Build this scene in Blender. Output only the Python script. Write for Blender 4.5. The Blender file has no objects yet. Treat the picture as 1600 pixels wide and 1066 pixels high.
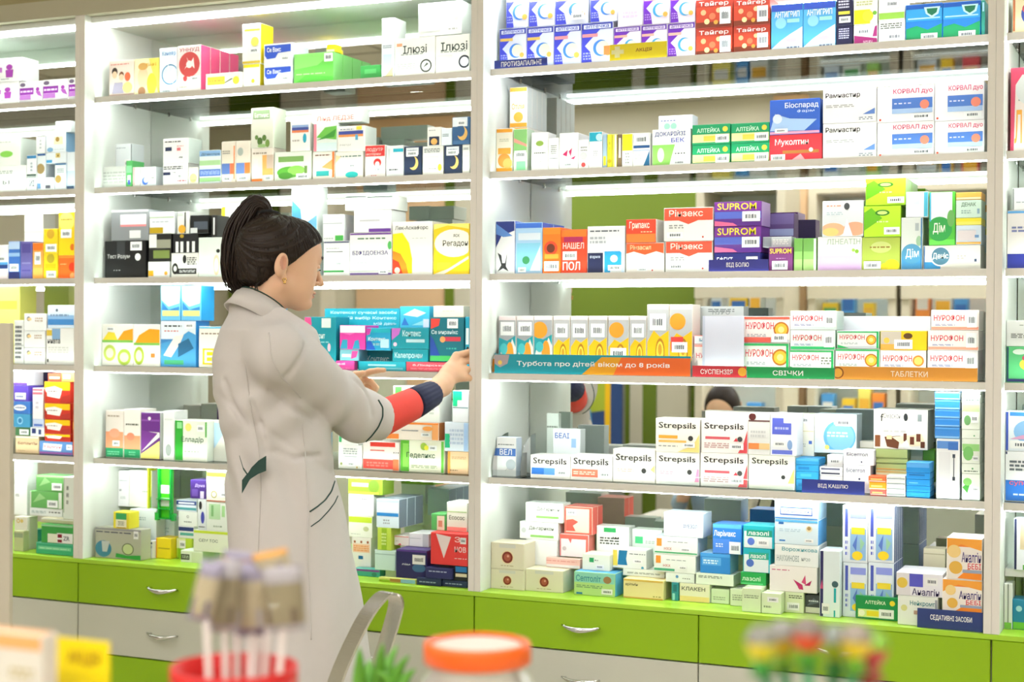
import bpy, bmesh, math, random
import numpy as np
from mathutils import Vector, Matrix
from mathutils.bvhtree import BVHTree
import openvdb

scene = bpy.context.scene
COL = scene.collection
rnd = random.Random(7)

# ------------------------------------------------------------------ camera
YAW, PITCH, ROLL = math.radians(24.0143), math.radians(0.3999), math.radians(0.3432)
FPX = 2389.30
EYE = np.array([0.0, -3.795, 1.42])
_r = np.array([math.cos(YAW), math.sin(YAW), 0]); _f = np.array([-math.sin(YAW), math.cos(YAW), 0]); _u = np.array([0, 0, 1.0])
FW = _f*math.cos(PITCH) - _u*math.sin(PITCH); _u2 = _u*math.cos(PITCH) + _f*math.sin(PITCH)
RT = _r*math.cos(ROLL) + _u2*math.sin(ROLL); UP = _u2*math.cos(ROLL) - _r*math.sin(ROLL)
cam_data = bpy.data.cameras.new('camera'); cam = bpy.data.objects.new('camera', cam_data); COL.objects.link(cam)
cam_data.sensor_width = 36; cam_data.lens = FPX/1600*36; cam_data.clip_start = 0.05
M = Matrix([[float(RT[i]), float(UP[i]), float(-FW[i]), float(EYE[i])] for i in range(3)]+[[0, 0, 0, 1]])
cam.matrix_world = M
cam_data.dof.use_dof = True; cam_data.dof.focus_distance = 3.75; cam_data.dof.aperture_fstop = 4.2
scene.camera = cam

# ------------------------------------------------------------------ world, exposure
scene.view_settings.view_transform = 'Standard'; scene.view_settings.look = 'None'
scene.view_settings.gamma = 1; scene.view_settings.use_curve_mapping = False
scene.view_settings.exposure = -0.1
w = bpy.data.worlds.new('world'); scene.world = w; w.use_nodes = True
w.node_tree.nodes['Background'].inputs[0].default_value = (0.9, 0.86, 0.78, 1)
w.node_tree.nodes['Background'].inputs[1].default_value = 0.25
LED = 38.0        # shelf light strips
ROOM = 10.2      # ceiling light panels
scene.cycles.max_bounces = 10; scene.cycles.transparent_max_bounces = 24
scene.cycles.glossy_bounces = 5; scene.cycles.diffuse_bounces = 4
scene.cycles.sample_clamp_indirect = 4.0
scene.cycles.use_denoising = True

def ray(x, y): return FW + RT*(x-800)/FPX + UP*(533-y)/FPX
def atY(x, y, Y):                     # a photograph point carried to the vertical plane at depth Y
    d = ray(x, y); return EYE + d*(Y-EYE[1])/d[1]
def atT(x, y, t): return EYE + ray(x, y)*t

# ------------------------------------------------------------------ materials
def lin(h):
    v = [int(h[i:i+2], 16)/255 for i in (0, 2, 4)]
    return tuple(c/12.92 if c <= .04045 else ((c+.055)/1.055)**2.4 for c in v)+(1,)
MATS = {}
def mat(name, col, rough=.5, metal=0, spec=.5, coat=0, noise=0, scale=30, bump=0, stretch=None, trans=0, alpha=1):
    if name in MATS: return MATS[name]
    m = bpy.data.materials.new(name); m.use_nodes = True; nt = m.node_tree; b = nt.nodes['Principled BSDF']
    c = lin(col) if isinstance(col, str) else col
    b.inputs['Base Color'].default_value = c; b.inputs['Roughness'].default_value = rough
    b.inputs['Metallic'].default_value = metal; b.inputs['Specular IOR Level'].default_value = spec
    b.inputs['Coat Weight'].default_value = coat; b.inputs['Transmission Weight'].default_value = trans; b.inputs['Alpha'].default_value = alpha
    if noise or bump:
        tc = nt.nodes.new('ShaderNodeTexCoord'); mp = nt.nodes.new('ShaderNodeMapping'); n = nt.nodes.new('ShaderNodeTexNoise')
        nt.links.new(tc.outputs['Object'], mp.inputs[0]); nt.links.new(mp.outputs[0], n.inputs['Vector'])
        if stretch: mp.inputs['Scale'].default_value = stretch
        n.inputs['Scale'].default_value = scale; n.inputs['Detail'].default_value = 4
        if noise:
            mx = nt.nodes.new('ShaderNodeMix'); mx.data_type = 'RGBA'
            mx.inputs['A'].default_value = tuple(x*(1-noise) for x in c[:3])+(1,); mx.inputs['B'].default_value = tuple(min(1, x*(1+noise)) for x in c[:3])+(1,)
            nt.links.new(n.outputs['Fac'], mx.inputs['Factor']); nt.links.new(mx.outputs['Result'], b.inputs['Base Color'])
        if bump:
            bp = nt.nodes.new('ShaderNodeBump'); bp.inputs['Strength'].default_value = bump; bp.inputs['Distance'].default_value = .002
            nt.links.new(n.outputs['Fac'], bp.inputs['Height']); nt.links.new(bp.outputs[0], b.inputs['Normal'])
    MATS[name] = m; return m
def emit(name, col, s):
    m = bpy.data.materials.new(name); m.use_nodes = True; nt = m.node_tree; nt.nodes.clear()
    e = nt.nodes.new('ShaderNodeEmission'); e.inputs[0].default_value = col; e.inputs[1].default_value = s
    o = nt.nodes.new('ShaderNodeOutputMaterial'); nt.links.new(e.outputs[0], o.inputs[0]); return m
def clear(name, tint, gloss_ior=1.45, rough=.02, keep=1.0, milky=0):
    m = bpy.data.materials.new(name); m.use_nodes = True; nt = m.node_tree; nt.nodes.clear()
    t = nt.nodes.new('ShaderNodeBsdfTransparent'); t.inputs[0].default_value = tint
    g = nt.nodes.new('ShaderNodeBsdfGlossy'); g.inputs['Roughness'].default_value = rough
    f = nt.nodes.new('ShaderNodeFresnel'); f.inputs[0].default_value = gloss_ior
    mx = nt.nodes.new('ShaderNodeMixShader'); nt.links.new(f.outputs[0], mx.inputs[0]); nt.links.new(t.outputs[0], mx.inputs[1]); nt.links.new(g.outputs[0], mx.inputs[2])
    out = mx
    if milky:
        d = nt.nodes.new('ShaderNodeBsdfTranslucent'); d.inputs[0].default_value = tint
        d2 = nt.nodes.new('ShaderNodeBsdfDiffuse'); d2.inputs[0].default_value = tint
        a = nt.nodes.new('ShaderNodeAddShader'); nt.links.new(d.outputs[0], a.inputs[0]); nt.links.new(d2.outputs[0], a.inputs[1])
        m2 = nt.nodes.new('ShaderNodeMixShader'); m2.inputs[0].default_value = milky
        nt.links.new(mx.outputs[0], m2.inputs[1]); nt.links.new(d2.outputs[0], m2.inputs[2]); out = m2
    o = nt.nodes.new('ShaderNodeOutputMaterial'); nt.links.new(out.outputs[0], o.inputs[0]); return m
def paper(h):                         # printed carton board
    return mat('print_'+h, h, rough=.42, spec=.4, coat=.08)

WHITE = mat('white_laminate', 'e4e8e3', .45, noise=.02, scale=8)
PILLAR = mat('panel_edge_beige', 'e9e5dd', .5, noise=.02, scale=20)
HEADER = mat('header_beige', 'b4ae96', .5, noise=.02, scale=20)
GREEN = mat('green_laminate', '93bd10', .38, noise=.03, scale=6)
GREENTOP = mat('green_counter_laminate', 'a9d63a', .3, noise=.02, scale=6)
DRAWERW = mat('pale_drawer_laminate', 'cccdbf', .42, noise=.02, scale=6)
DARK = mat('dark_gap', '20221a', .8, noise=.1)
CHROME = mat('chrome', 'd8d8d8', .16, metal=1, noise=.05, scale=60)
ALU = mat('brushed_aluminium', 'e4e1d9', .4, metal=.2, noise=.05, scale=40, stretch=(1, 30, 30))
STEEL = mat('polished_steel', 'e6e6e4', .22, metal=1, noise=.06, scale=40, stretch=(1, 1, 14), bump=.1)
LEDM = emit('led_diffuser', (0.93, 1.0, 0.95, 1), LED)
LEDB = emit('led_diffuser_cool', (0.88, 0.93, 1.0, 1), LED)
GLASS = clear('shelf_glass', (0.93, 0.975, 0.95, 1))
ACRY = clear('clear_acrylic', (0.96, 0.985, 0.985, 1), 1.5)
m_ = bpy.data.materials.new('mirror'); m_.use_nodes = True; nt_ = m_.node_tree; nt_.nodes.clear()
g_ = nt_.nodes.new('ShaderNodeBsdfGlossy'); g_.inputs[0].default_value = (0.88, 0.915, 0.89, 1); g_.inputs['Roughness'].default_value = 0.0
o_ = nt_.nodes.new('ShaderNodeOutputMaterial'); nt_.links.new(g_.outputs[0], o_.inputs[0]); MIRROR = m_

# ------------------------------------------------------------------ helpers
class MB:
    def __init__(s): s.v = []; s.f = []; s.m = []; s.mats = []
    def mi(s, m):
        if m not in s.mats: s.mats.append(m)
        return s.mats.index(m)
    def poly(s, pts, m):
        b = len(s.v); s.v += [tuple(p) for p in pts]; s.f.append(tuple(range(b, b+len(pts)))); s.m.append(s.mi(m))
    def box(s, x0, x1, y0, y1, z0, z1, m, sides=None):
        b = len(s.v); s.v += [(x, y, z) for z in (z0, z1) for y in (y0, y1) for x in (x0, x1)]
        F = [(0, 1, 5, 4), (1, 3, 7, 5), (3, 2, 6, 7), (2, 0, 4, 6), (4, 5, 7, 6), (0, 2, 3, 1)]   # front right back left top bottom
        for i, f in enumerate(F):
            s.f.append(tuple(b+k for k in f)); s.m.append(s.mi((sides or {}).get(i, m)))
    def cbox(s, x0, x1, y0, y1, z0, z1, m, c=.001, sides=None):   # box with chamfered edges
        bm = bmesh.new(); bmesh.ops.create_cube(bm, size=1)
        for v in bm.verts: v.co = Vector((x0+(v.co.x+.5)*(x1-x0), y0+(v.co.y+.5)*(y1-y0), z0+(v.co.z+.5)*(z1-z0)))
        c = min(c, (x1-x0)*.2, (z1-z0)*.2, (y1-y0)*.2)
        bmesh.ops.bevel(bm, geom=bm.edges[:], offset=c, segments=1, affect='EDGES')
        bm.normal_update(); b = len(s.v); s.v += [tuple(v.co) for v in bm.verts]
        for f in bm.faces:
            n = f.normal; k = None
            if sides:
                k = 1 if n.x > .9 else 3 if n.x < -.9 else 4 if n.z > .9 else 5 if n.z < -.9 else 0 if n.y < -.9 else 2 if n.y > .9 else None
            s.f.append(tuple(b+v.index for v in f.verts)); s.m.append(s.mi((sides or {}).get(k, m)))
        bm.free()
    def mesh(s, verts, faces, m):
        b = len(s.v); s.v += [tuple(p) for p in verts]; k = s.mi(m)
        for f in faces: s.f.append(tuple(b+i for i in f)); s.m.append(k)
    def tube(s, pts, rad, m, n=8, cap=True):
        P = [Vector(p) for p in pts]; R = rad if hasattr(rad, '__len__') else [rad]*len(P); b = len(s.v); k = s.mi(m); nrm = None
        for i, p in enumerate(P):
            t = (P[min(i+1, len(P)-1)]-P[max(i-1, 0)]).normalized()
            if nrm is None: nrm = t.orthogonal().normalized()
            nrm = (nrm-t*nrm.dot(t)).normalized() if (nrm-t*nrm.dot(t)).length > 1e-6 else t.orthogonal().normalized()
            bn = t.cross(nrm)
            for j in range(n):
                a = 2*math.pi*j/n; s.v.append(tuple(p+(nrm*math.cos(a)+bn*math.sin(a))*R[i]))
        for i in range(len(P)-1):
            for j in range(n):
                s.f.append((b+i*n+j, b+i*n+(j+1) % n, b+(i+1)*n+(j+1) % n, b+(i+1)*n+j)); s.m.append(k)
        if cap:
            s.f.append(tuple(b+j for j in range(n))[::-1]); s.m.append(k); e = b+(len(P)-1)*n
            s.f.append(tuple(e+j for j in range(n))); s.m.append(k)
    def lathe(s, prof, m, n=40, c=(0, 0, 0), mats=None):
        b = len(s.v)
        for r_, z_ in prof:
            for j in range(n):
                a = 2*math.pi*j/n; s.v.append((c[0]+r_*math.cos(a), c[1]+r_*math.sin(a), c[2]+z_))
        for i in range(len(prof)-1):
            k = s.mi(mats[i] if mats else m)
            for j in range(n):
                s.f.append((b+i*n+j, b+i*n+(j+1) % n, b+(i+1)*n+(j+1) % n, b+(i+1)*n+j)); s.m.append(k)
    def build(s, name, parent=None, loc=None, smooth=False, kind=None):
        me = bpy.data.meshes.new(name); me.from_pydata(s.v, [], s.f)
        for m in s.mats: me.materials.append(m)
        me.polygons.foreach_set('material_index', s.m)
        if smooth: me.polygons.foreach_set('use_smooth', [True]*len(s.f))
        me.update(); o = bpy.data.objects.new(name, me); COL.objects.link(o)
        if loc is not None: o.location = loc
        if parent: o.parent = parent
        if kind: o['kind'] = kind
        return o
def tag(o, label, cat, group=None):
    o['label'] = label; o['category'] = cat
    if group: o['group'] = group
    return o
def empty(name, loc=(0, 0, 0)):
    o = bpy.data.objects.new(name, None); o.location = loc; o.empty_display_size = .05; COL.objects.link(o); return o

TXT = {}
def text_mesh(t, bold=True):          # writing as a flat mesh normalised to a unit box
    if t in TXT: return TXT[t]
    c = bpy.data.curves.new('t', 'FONT'); c.body = t; c.resolution_u = 2; c.offset = .012 if bold else 0
    o = bpy.data.objects.new('t', c); COL.objects.link(o)
    dg = bpy.context.evaluated_depsgraph_get(); me = o.evaluated_get(dg).to_mesh()
    v = np.array([tuple(x.co) for x in me.vertices]); fs = [tuple(p.vertices) for p in me.polygons]
    if len(v) == 0: v = np.zeros((3, 3)); fs = []
    lo, hi = v.min(0), v.max(0); v = (v-lo)/np.maximum(hi-lo, 1e-6)
    o.evaluated_get(dg).to_mesh_clear(); bpy.data.objects.remove(o); bpy.data.curves.remove(c)
    TXT[t] = (v, fs); return TXT[t]
def put_text(mb, t, x0, x1, z0, z1, y, m):
    v, fs = text_mesh(t)
    mb.mesh([(x0+p[0]*(x1-x0), y, z0+p[1]*(z1-z0)) for p in v], fs, m)

def print_face(mb, dec, X0, X1, Z0, Z1, y, tags=None):
    """lays the printed picture of a carton on its front: rectangles, discs, polygons, fine print and words"""
    i = .0012; X0 += i; X1 -= i; Z0 += i; Z1 -= i; W_, H_ = X1-X0, Z1-Z0; L = 0
    X = lambda a: X0+min(max(a, 0), 1)*W_
    Zf = lambda a: Z0+min(max(a, 0), 1)*H_
    for tok in dec.split(';'):
        q = tok.split()
        if not q: continue
        L += 1; yy = y-.00025-.00009*L
        if q[0] == 'r':
            a, b, c, d = map(float, q[1:5]); mb.poly([(X(a), yy, Zf(b)), (X(c), yy, Zf(b)), (X(c), yy, Zf(d)), (X(a), yy, Zf(d))], paper(q[5]))
        elif q[0] in 'ce':
            if q[0] == 'c': a, b, r1 = map(float, q[1:4]); rx = r1*H_; rz = r1*H_; co = q[4]; rx = min(rx, W_*.5); rz = rx
            else: a, b, r1, r2 = map(float, q[1:5]); rx = r1*W_; rz = r2*H_; co = q[5]
            cx, cz = X0+a*W_, Z0+b*H_
            mb.poly([(min(max(cx+rx*math.cos(k*math.pi/12), X0), X1), yy, min(max(cz+rz*math.sin(k*math.pi/12), Z0), Z1)) for k in range(24)], paper(co))
        elif q[0] == 'p':
            P = [tuple(map(float, s.split(','))) for s in q[2:]]; mb.poly([(X(a), yy, Zf(b)) for a, b in P], paper(q[1]))
        elif q[0] == 'T':
            a, b, c, d = map(float, q[1:5]); put_text(mb, ' '.join(q[6:]).replace('_', ' '), X(a), X(c), Zf(b), Zf(d), yy, paper(q[5]))
        elif q[0] == 'l':
            a, b, c, d = map(float, q[1:5]); n = int(q[5])
            for k in range(n):
                zc = b+(d-b)*(k+.5)/n; hh = (d-b)/n*.28
                x = a; R_ = random.Random(int(a*97+b*31+k*7+c*13))
                while x < c-.01:
                    x2 = min(c, x+R_.uniform(.06, .2)*(c-a+.2)); mb.poly([(X(x), yy, Zf(zc-hh)), (X(x2), yy, Zf(zc-hh)), (X(x2), yy, Zf(zc+hh)), (X(x), yy, Zf(zc+hh))], paper(q[6])); x = x2+.03
        elif q[0] == 'P' and tags is not None:
            tags.append((X(float(q[1])), X(float(q[3])), Zf(float(q[2])), Zf(float(q[4])), yy))
TAGW = mat('price_label_paper', 'f4f6f6', .55, noise=.01); TAGI = mat('price_label_ink', '5a6068', .6, noise=.05)
def price_tags(tags, parent):
    for (a, b, c, d, y) in tags:
        t = MB(); t.box(a, b, y-.0008, y, c, d, TAGW)
        w_ = b-a; h_ = d-c; R_ = random.Random(int(a*9999)); x = .18
        while x < .8:
            ww = R_.uniform(.03, .09); t.poly([(a+x*w_, y-.0009, c+.3*h_), (a+(x+ww)*w_, y-.0009, c+.3*h_), (a+(x+ww)*w_, y-.0009, c+(.62+R_.uniform(0, .14))*h_), (a+x*w_, y-.0009, c+.68*h_)], TAGI); x += ww+.035
        t.build('price_tag', parent)
DECOR = [
'P .05 .66 .9 .98;r 0 .56 1 .64 1f4f88;r 0 .48 1 .5 88a8d8;p 1f6088 .6,0 1,.5 1,0;l .1 .2 .5 .4 2 c0c0c0',
'P .1 .2 .9 .7',
'P .1 .78 .7 .94;r .7 .28 .9 .36 4a70c0;l .1 .2 .5 .3 2 c0c8c0;r 0 .58 1 .6 e0d8b0',
'P .3 .1 .95 .8',
'P .3 .5 .9 .8;l .1 .1 .5 .3 1 8a9a7c',
'P .5 .7 .8 .9;l .1 .3 .6 .36 1 d0d4c8',
'T .03 .55 .8 .8 ffffff Ларімакс;r 0 .88 1 1 58b0ec;r 0 0 .6 .5 4a88e8;P .58 0 .98 .42;l .1 .2 .35 .36 2 dfe8fc',
'T .04 .4 .9 .74 d8f0f2 Контекс;r .1 .1 .9 .26 6ab8c4',
'T .04 .48 .66 .7 d84050 НУРОФОН;c .82 .55 .24 e07a20;c .82 .55 .17 fbc060;P .6 .2 .95 .4;r 0 .93 1 1 f09a90',
'T .04 .62 .36 .8 2a2418 арітмін;r 0 .9 1 1 e0b858;r 0 .0 1 .06 d8a850;l .75 .1 .95 .2 1 a89858',
'T .04 .72 .7 .9 222222 Рамнастир;l .05 .45 .6 .55 2 b0b0b0;p 5f83cc .75,.22 .98,.22 .98,.4;l .68 .05 .95 .15 2 8890a0',
'T .05 .3 .8 .7 dff8e4 лазолі;r 0 0 .9 .12 58cc80',
'T .05 .4 .4 .8 e8e8f8 ЕФЕКТ;P .7 .4 .95 .8',
'T .06 .15 .85 .75 c0e4ea Калепронен',
'T .06 .5 .5 .8 ffffff до-об;l .1 .1 .8 .2 1 f0a0cc',
'T .06 .55 .92 .9 161616 Strepsils;r .02 .12 .66 .44 d8735c;l .06 .2 .6 .36 2 f0c8b8;P .7 .14 .96 .36',
'T .06 .55 .92 .9 161616 Strepsils;r .02 .15 .62 .45 2f6fc4;r .34 .15 .62 .45 5a92d8;P .66 .14 .95 .38',
'T .06 .6 .92 .86 161616 Strepsils;l .1 .3 .5 .42 2 d8b0a0;c .74 .36 .08 3a3a3a;p e0e080 .9,.4 1,.55 1,.3',
'T .06 .62 .86 .84 3a3a2c КЛАКЕН;r 0 0 1 .3 f0d88c',
'T .06 .66 .86 .92 161616 Strepsils;p cfe070 .86,.1 1,.6 1,.1;c .76 .3 .07 3a3a3a',
'T .06 .66 .92 .9 161616 Strepsils;l .1 .3 .4 .42 2 d8a0b0;c .78 .4 .08 3a3a3a;p e888b0 .9,.1 .95,.5 1,.5 1,.1',
'T .06 .66 .92 .9 161616 Strepsils;r .06 .4 .5 .5 f0a83c;r .06 .28 .7 .35 f3bc62;c .8 .42 .08 3a3a3a;l .06 .14 .5 .2 1 a0a0a0;p f2dc8a 1,.55 1,0 .5,0 .85,.2;P .62 .14 .9 .28',
'T .06 .66 .92 .9 161616 Strepsils;r .08 .4 .62 .48 d85a66;l .06 .12 .6 .3 3 c8a0a0;p d83a4a .7,.35 .76,.46 .8,.35;p dc4a54 1,.7 1,0 .8,0 .92,.3;c .84 .42 .08 444444;P .62 .1 .92 .28',
'T .06 .8 .6 .92 3a68c0 БЕАІ;r .68 .6 .86 .8 9cc4ee',
'T .06 .8 .88 .97 3a4a9a ДОКАРІЙЗІ;T .5 .64 .85 .76 3a4ac0 БЕК;p 8cc860 0,0 .45,0 .6,.58 0,.58;e .22 .3 .09 .2 d8ecc8;P .55 .02 .88 .14;l .6 .3 .9 .36 1 404040',
'T .06 .84 .9 .93 404440 Лек-Аскафорс;p f4e01c 0,.78 .25,.8 .42,.6 .5,.3 .5,.02 0,.02;p f08a20 0,.46 .2,.4 .36,.2 .4,.02 0,.02;p d83a20 0,.3 .16,.24 .26,.02 0,.02;c .12 .08 .06 f4d8c8;l .5 .68 .85 .7 1 c0c0bc',
'T .08 .86 .95 .96 b8606a УННУД;c .52 .6 .27 c84a4a;p f0e4e2 .3,.5 .5,.66 .4,.76 .5,.6;p f0e4e2 .75,.5 .55,.62 .7,.74;c .52 .6 .08 f0e4e2;e .34 .3 .09 .06 d04a50;P .58 .24 .95 .34;l .1 .1 .4 .14 1 9a9a80',
'T .08 .9 .96 .96 c8f0f4 Контексат сучасні засоби;T .26 .81 .96 .87 c8f0f4 мій вибір Контекс;T .66 .72 .96 .78 b8e4ec мій день',
'T .1 .1 .86 .5 e0786a Лінд ЛЕДЗЕ',
'T .1 .5 .95 .68 7a3428 Бепантін;l .1 .1 .4 .16 1 b09068;r 0 .9 1 1 f0e8dc',
'T .1 .55 .75 .85 fff0f0 Муколтин;r .25 .28 .95 .4 a86a30;p e8a8b0 .4,0 .6,.26 .7,0;P .02 .0 .3 .26;c .8 .4 .08 f8f0e0',
'T .1 .6 .8 .85 282858 Бісептол;c .6 .2 .06 404060',
'T .12 .12 .98 .72 d83062 ВІД ГОЛОВНОГО БО',
'T .13 .2 .9 .8 ffffff ПРОТИЗАПАЛЬНІ',
'T .15 .25 .75 .7 ffffff СУСПЕНЗІЯ;c .93 .5 .4 f0b030',
'T .15 .5 .9 .8 ffd8dc б.Лікарська;l .1 .15 .9 .35 2 f08898',
'T .15 .6 .95 .84 3a4440 Ілюзі;l .15 .56 .9 .6 1 88908c;r .04 .2 .5 .5 d8d8d4;c .86 .3 .17 2a2c3a;c .86 .3 .12 e8e8f0',
'T .15 .82 .95 .94 5a9ad8 Канефр;c .62 .42 .42 2f7fb8;c .62 .42 .2 dff0f8;p e8f2f8 .3,.3 .6,.45 .5,.7 .45,.45;p e8f2f8 .8,.2 .6,.45 .9,.6;l .2 .04 .6 .08 1 8090a0',
'T .16 .66 .98 .9 3f9ea8 Ворожикова;T .04 .2 .56 .5 98a8a8 НАУХИНОВІ;T .62 .26 .82 .42 a0a8a8 №20',
'T .18 .28 .46 .38 d8dcf0 лім;P .54 .36 .96 .8;e .75 .18 .22 .2 3f6a98;r 0 .92 1 1 5a3a90',
'T .18 .78 .5 .92 6a6a6a Омаскон;l .18 .4 .6 .5 1 c0c0c0;r .02 .04 .12 .34 8a5230;p 6a3a22 .2,.3 .5,.34 .46,.0 .25,.05;r .24 .24 .34 .34 f0dca8;p f2e4c4 .34,.3 .9,.4 .98,.1 .6,.06;r .56 .2 .62 .4 5a2c18;r .68 .12 .76 .32 6a3420;r .8 .2 .88 .4 6a3420;r .88 .04 .96 .2 5a2c18;p e8ecee .46,.04 .62,.24 .7,.02;e .6 .82 .04 .1 202428;r .82 .72 .9 .9 808a8c;T .12 .7 .18 .9 404040 f',
'T .2 .4 .84 .72 ffffff СЕДАТИВНІ ЗАСОБИ',
'T .2 .6 .8 .82 3a4440 Ілюзі;l .15 .56 .7 .6 1 88908c;r .04 .8 .18 .88 e0a078;l .06 .2 .5 .36 3 c0c4c0;c .78 .26 .17 3a3c3a;c .78 .26 .13 e8e8e0;p 505450 .7,.2 .8,.34 .85,.3',
'T .2 .6 .8 .88 4a7058 ДЕНАК;l .2 .2 .6 .45 2 90b0a8;r .85 .2 .95 .5 90b0c0',
'T .22 .66 .72 .86 f0f8e0 АЛТЕЙКА;c .88 .75 .12 f0d830;r .05 .06 .9 .42 dcec9a;r .26 .12 .6 .36 f0dc30;c .14 .24 .14 f4f4d8;P .56 .06 .92 .46',
'T .26 .36 .74 .7 ffffff ВІД КАШЛЮ',
'T .28 .76 .98 .93 d8306a КОРВАЛ_дуо;r .26 .22 .98 .66 4a78c8;r .26 .22 .98 .36 a8c4ea;c .84 .46 .13 e8846c;l .3 .48 .6 .54 1 e0e4ff;P .6 .04 .96 .2;c .05 .06 .03 e05030',
'T .3 .2 .8 .7 404a58 ИІ;r 0 .96 1 1 2f6a50',
'T .3 .25 .65 .7 ffffff СВІЧКИ',
'T .3 .28 .68 .74 ffffff ВІД БОЛЮ',
'T .3 .3 .5 .45 404a48 b1;l .2 .7 .6 .84 2 a8b0ac',
'T .3 .5 .95 .8 3a8a8c Нейкромп;r .4 .1 .6 .3 c8a890;c .15 .4 .16 d8d890;r .94 0 1 .9 a8acb0',
'T .3 .6 .95 .8 c8b8f0 Дуна;r .1 .1 .5 .5 6a50a8;r .66 0 .9 .4 d8d0f0',
'T .3 .72 .98 .92 e8f2ff Біоспарад;T .55 .6 .9 .7 c8dcff фарм;p a8c8f0 0,.1 .7,.08 .95,.4 .4,.45 .1,.6;r 0 .0 1 .07 f0a0c0;c .15 .45 .14 dde8f8;P .1 .04 .36 .16',
'T .3 .84 .9 .94 303838 зора;e .1 .5 .06 .1 c0a060',
'T .4 .28 .66 .7 fff0d8 ТАБЛЕТКИ;c .02 .5 .46 8a4a10;c .02 .5 .36 f0b040',
'T .46 .42 .74 .68 8a3a08 АКЦІЯ;r .03 .4 .25 .66 f4f0b0;r .09 .18 .18 .88 f4f0b0',
'T .5 .38 .86 .54 3a5a90 ІМЕЗОЛ;r .06 .25 .42 .5 f0d8dc;l .1 .62 .4 .72 2 d0b8b8',
'c .2 .7 .14 506070;e .24 .68 .1 .1 e8c890;l .5 .5 .85 .8 2 b89880;r 0 .96 1 1 dfe0e0',
'c .3 .36 .16 b89a58;r 0 .94 1 1 2a6aa0;l .2 .6 .8 .8 3 a8b8c0',
'c .3 .5 .3 d8b848;c .3 .5 .18 eceada;c .6 .5 .25 e0c870',
'c .4 .36 .24 a89060;r 0 .92 1 1 2a5a98',
'c .4 .5 .3 90d0f0;c .4 .5 .2 3f88c0',
'c .4 .6 .2 5a90c8;l .6 .3 .9 .5 1 707870',
'c .5 .3 .1 b8e8e8;c .8 .6 .14 c8f0e8;c .2 .7 .1 a8dce4;r 0 0 .8 .24 68b838',
'c .5 .3 .3 f0e890;l .2 .1 .8 .2 1 909888;r .1 .7 .9 .95 d8dcd8',
'c .5 .45 .27 f0dcb0;c .5 .45 .23 7a2c1c;c .5 .45 .15 a8543c;c .52 .5 .05 d89a80;l .3 .1 .72 .14 1 a08850;r .25 .82 .75 .97 d8d8cc',
'c .5 .66 .1 606060;c .5 .66 .07 f0f4ee;l .3 .2 .7 .35 1 808880',
'c .5 .78 .42 f8e870;l .15 .8 .9 .86 1 a89030;P .15 .4 .85 .6;e .9 .18 .14 .08 e07020',
'c .5 .8 .2 d8a830;P .15 .06 .95 .38',
'c .5 .82 .2 b8a030;P .2 .02 .9 .3;r .1 .4 .9 .6 e0b818',
'c .6 .42 .42 6ab4e4;c .62 .42 .36 86c6ee;r .46 .74 .96 1 e6f2f8;P .5 .7 .9 .88;r .2 0 1 .08 e6f2f8;l .3 .4 .8 .56 2 e8f6fc;c .3 .14 .06 f0e080',
'c .6 .5 .1 58a068;l .1 .1 .9 .3 1 607060',
'c .7 .3 .1 68a878',
'e .2 .22 .2 .2 9aa0e8;e .26 .26 .14 .14 e8eef2;P .55 .5 .9 .66;l .05 .9 .6 .94 1 b0b8c0;r .95 .0 1 1 2f3c48',
'e .26 .18 .3 .2 f8b890;e .8 .2 .28 .2 f6a888;e .2 .12 .2 .12 f8d080;p e8ecf4 .5,0 .6,.5 .75,0;e .6 .85 .07 .1 404448;l .1 .84 .45 .9 1 e8a080;l .1 .6 .5 .7 2 b8c8d0',
'e .3 .24 .22 .22 4a78d8;e .36 .3 .16 .16 e6eef4;P .65 .3 .95 .5',
'e .4 .5 .4 .26 eef4fa;l .1 .4 .7 .6 1 5a6aa0',
'e .5 .2 .3 .12 a0a8a4;l .1 .8 .9 .86 1 d8dcd8',
'e .5 .42 .24 .12 88cc58;l .2 .84 .7 .9 1 b8c0b8',
'e .5 .7 .28 .18 c0c878;l .2 .66 .75 .74 1 90702a;e .8 .12 .2 .2 f2e020;e .6 .08 .1 .12 e8d820;P .04 .02 .5 .26',
'e .5 .72 .24 .07 8fae4a;l .15 .44 .85 .5 1 70706a;l .2 .2 .7 .26 2 b0b0a8',
'e .6 .4 .24 .2 4a50b8;e .3 .8 .2 .14 202428;l .1 .06 .9 .12 1 404848',
'e .62 .62 .1 .12 a040a8;p a040a8 .5,.5 .75,.5 .72,.15 .52,.15;r .0 .4 .4 .62 b868c0;l .0 .66 .35 .8 2 c898d0;P .3 .04 .7 .16',
'e .75 .3 .14 .26 e8c8a8;e .75 .3 .08 .18 dfe8e0;e .82 .66 .08 .05 282828;l .2 .1 .5 .16 1 c8d0c8',
'l .0 .6 .9 .8 1 e09a90;r 0 0 1 .3 f4f0ee',
'l .0 .75 .95 .8 1 8a9a90',
'l .02 .2 .98 .8 4 b0b4b0',
'l .02 .7 .8 .9 2 404048;r .0 .42 .3 .58 2a3050;l .4 .5 .5 .6 1 303030;P .6 .2 .8 .5;l .6 .06 .95 .16 1 b03050',
'l .05 .3 .5 .7 3 98b0b0;l .6 .4 .95 .7 1 404840',
'l .05 .62 .6 .76 2 a0b8c0',
'l .06 .5 .7 .8 2 708070',
'l .06 .6 .9 .9 3 666a60;P .3 .05 .95 .4',
'l .06 .76 .85 .94 3 70787c;r .1 .3 .8 .62 dcdad6;e .85 .16 .1 .14 c8d838;l .3 .1 .7 .14 1 606060',
'l .06 .8 .95 .88 1 507068;e .6 .14 .24 .12 28b0ae;P .5 .4 .75 .56;p f2d0a0 0,.6 .2,.84 0,.9',
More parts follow.
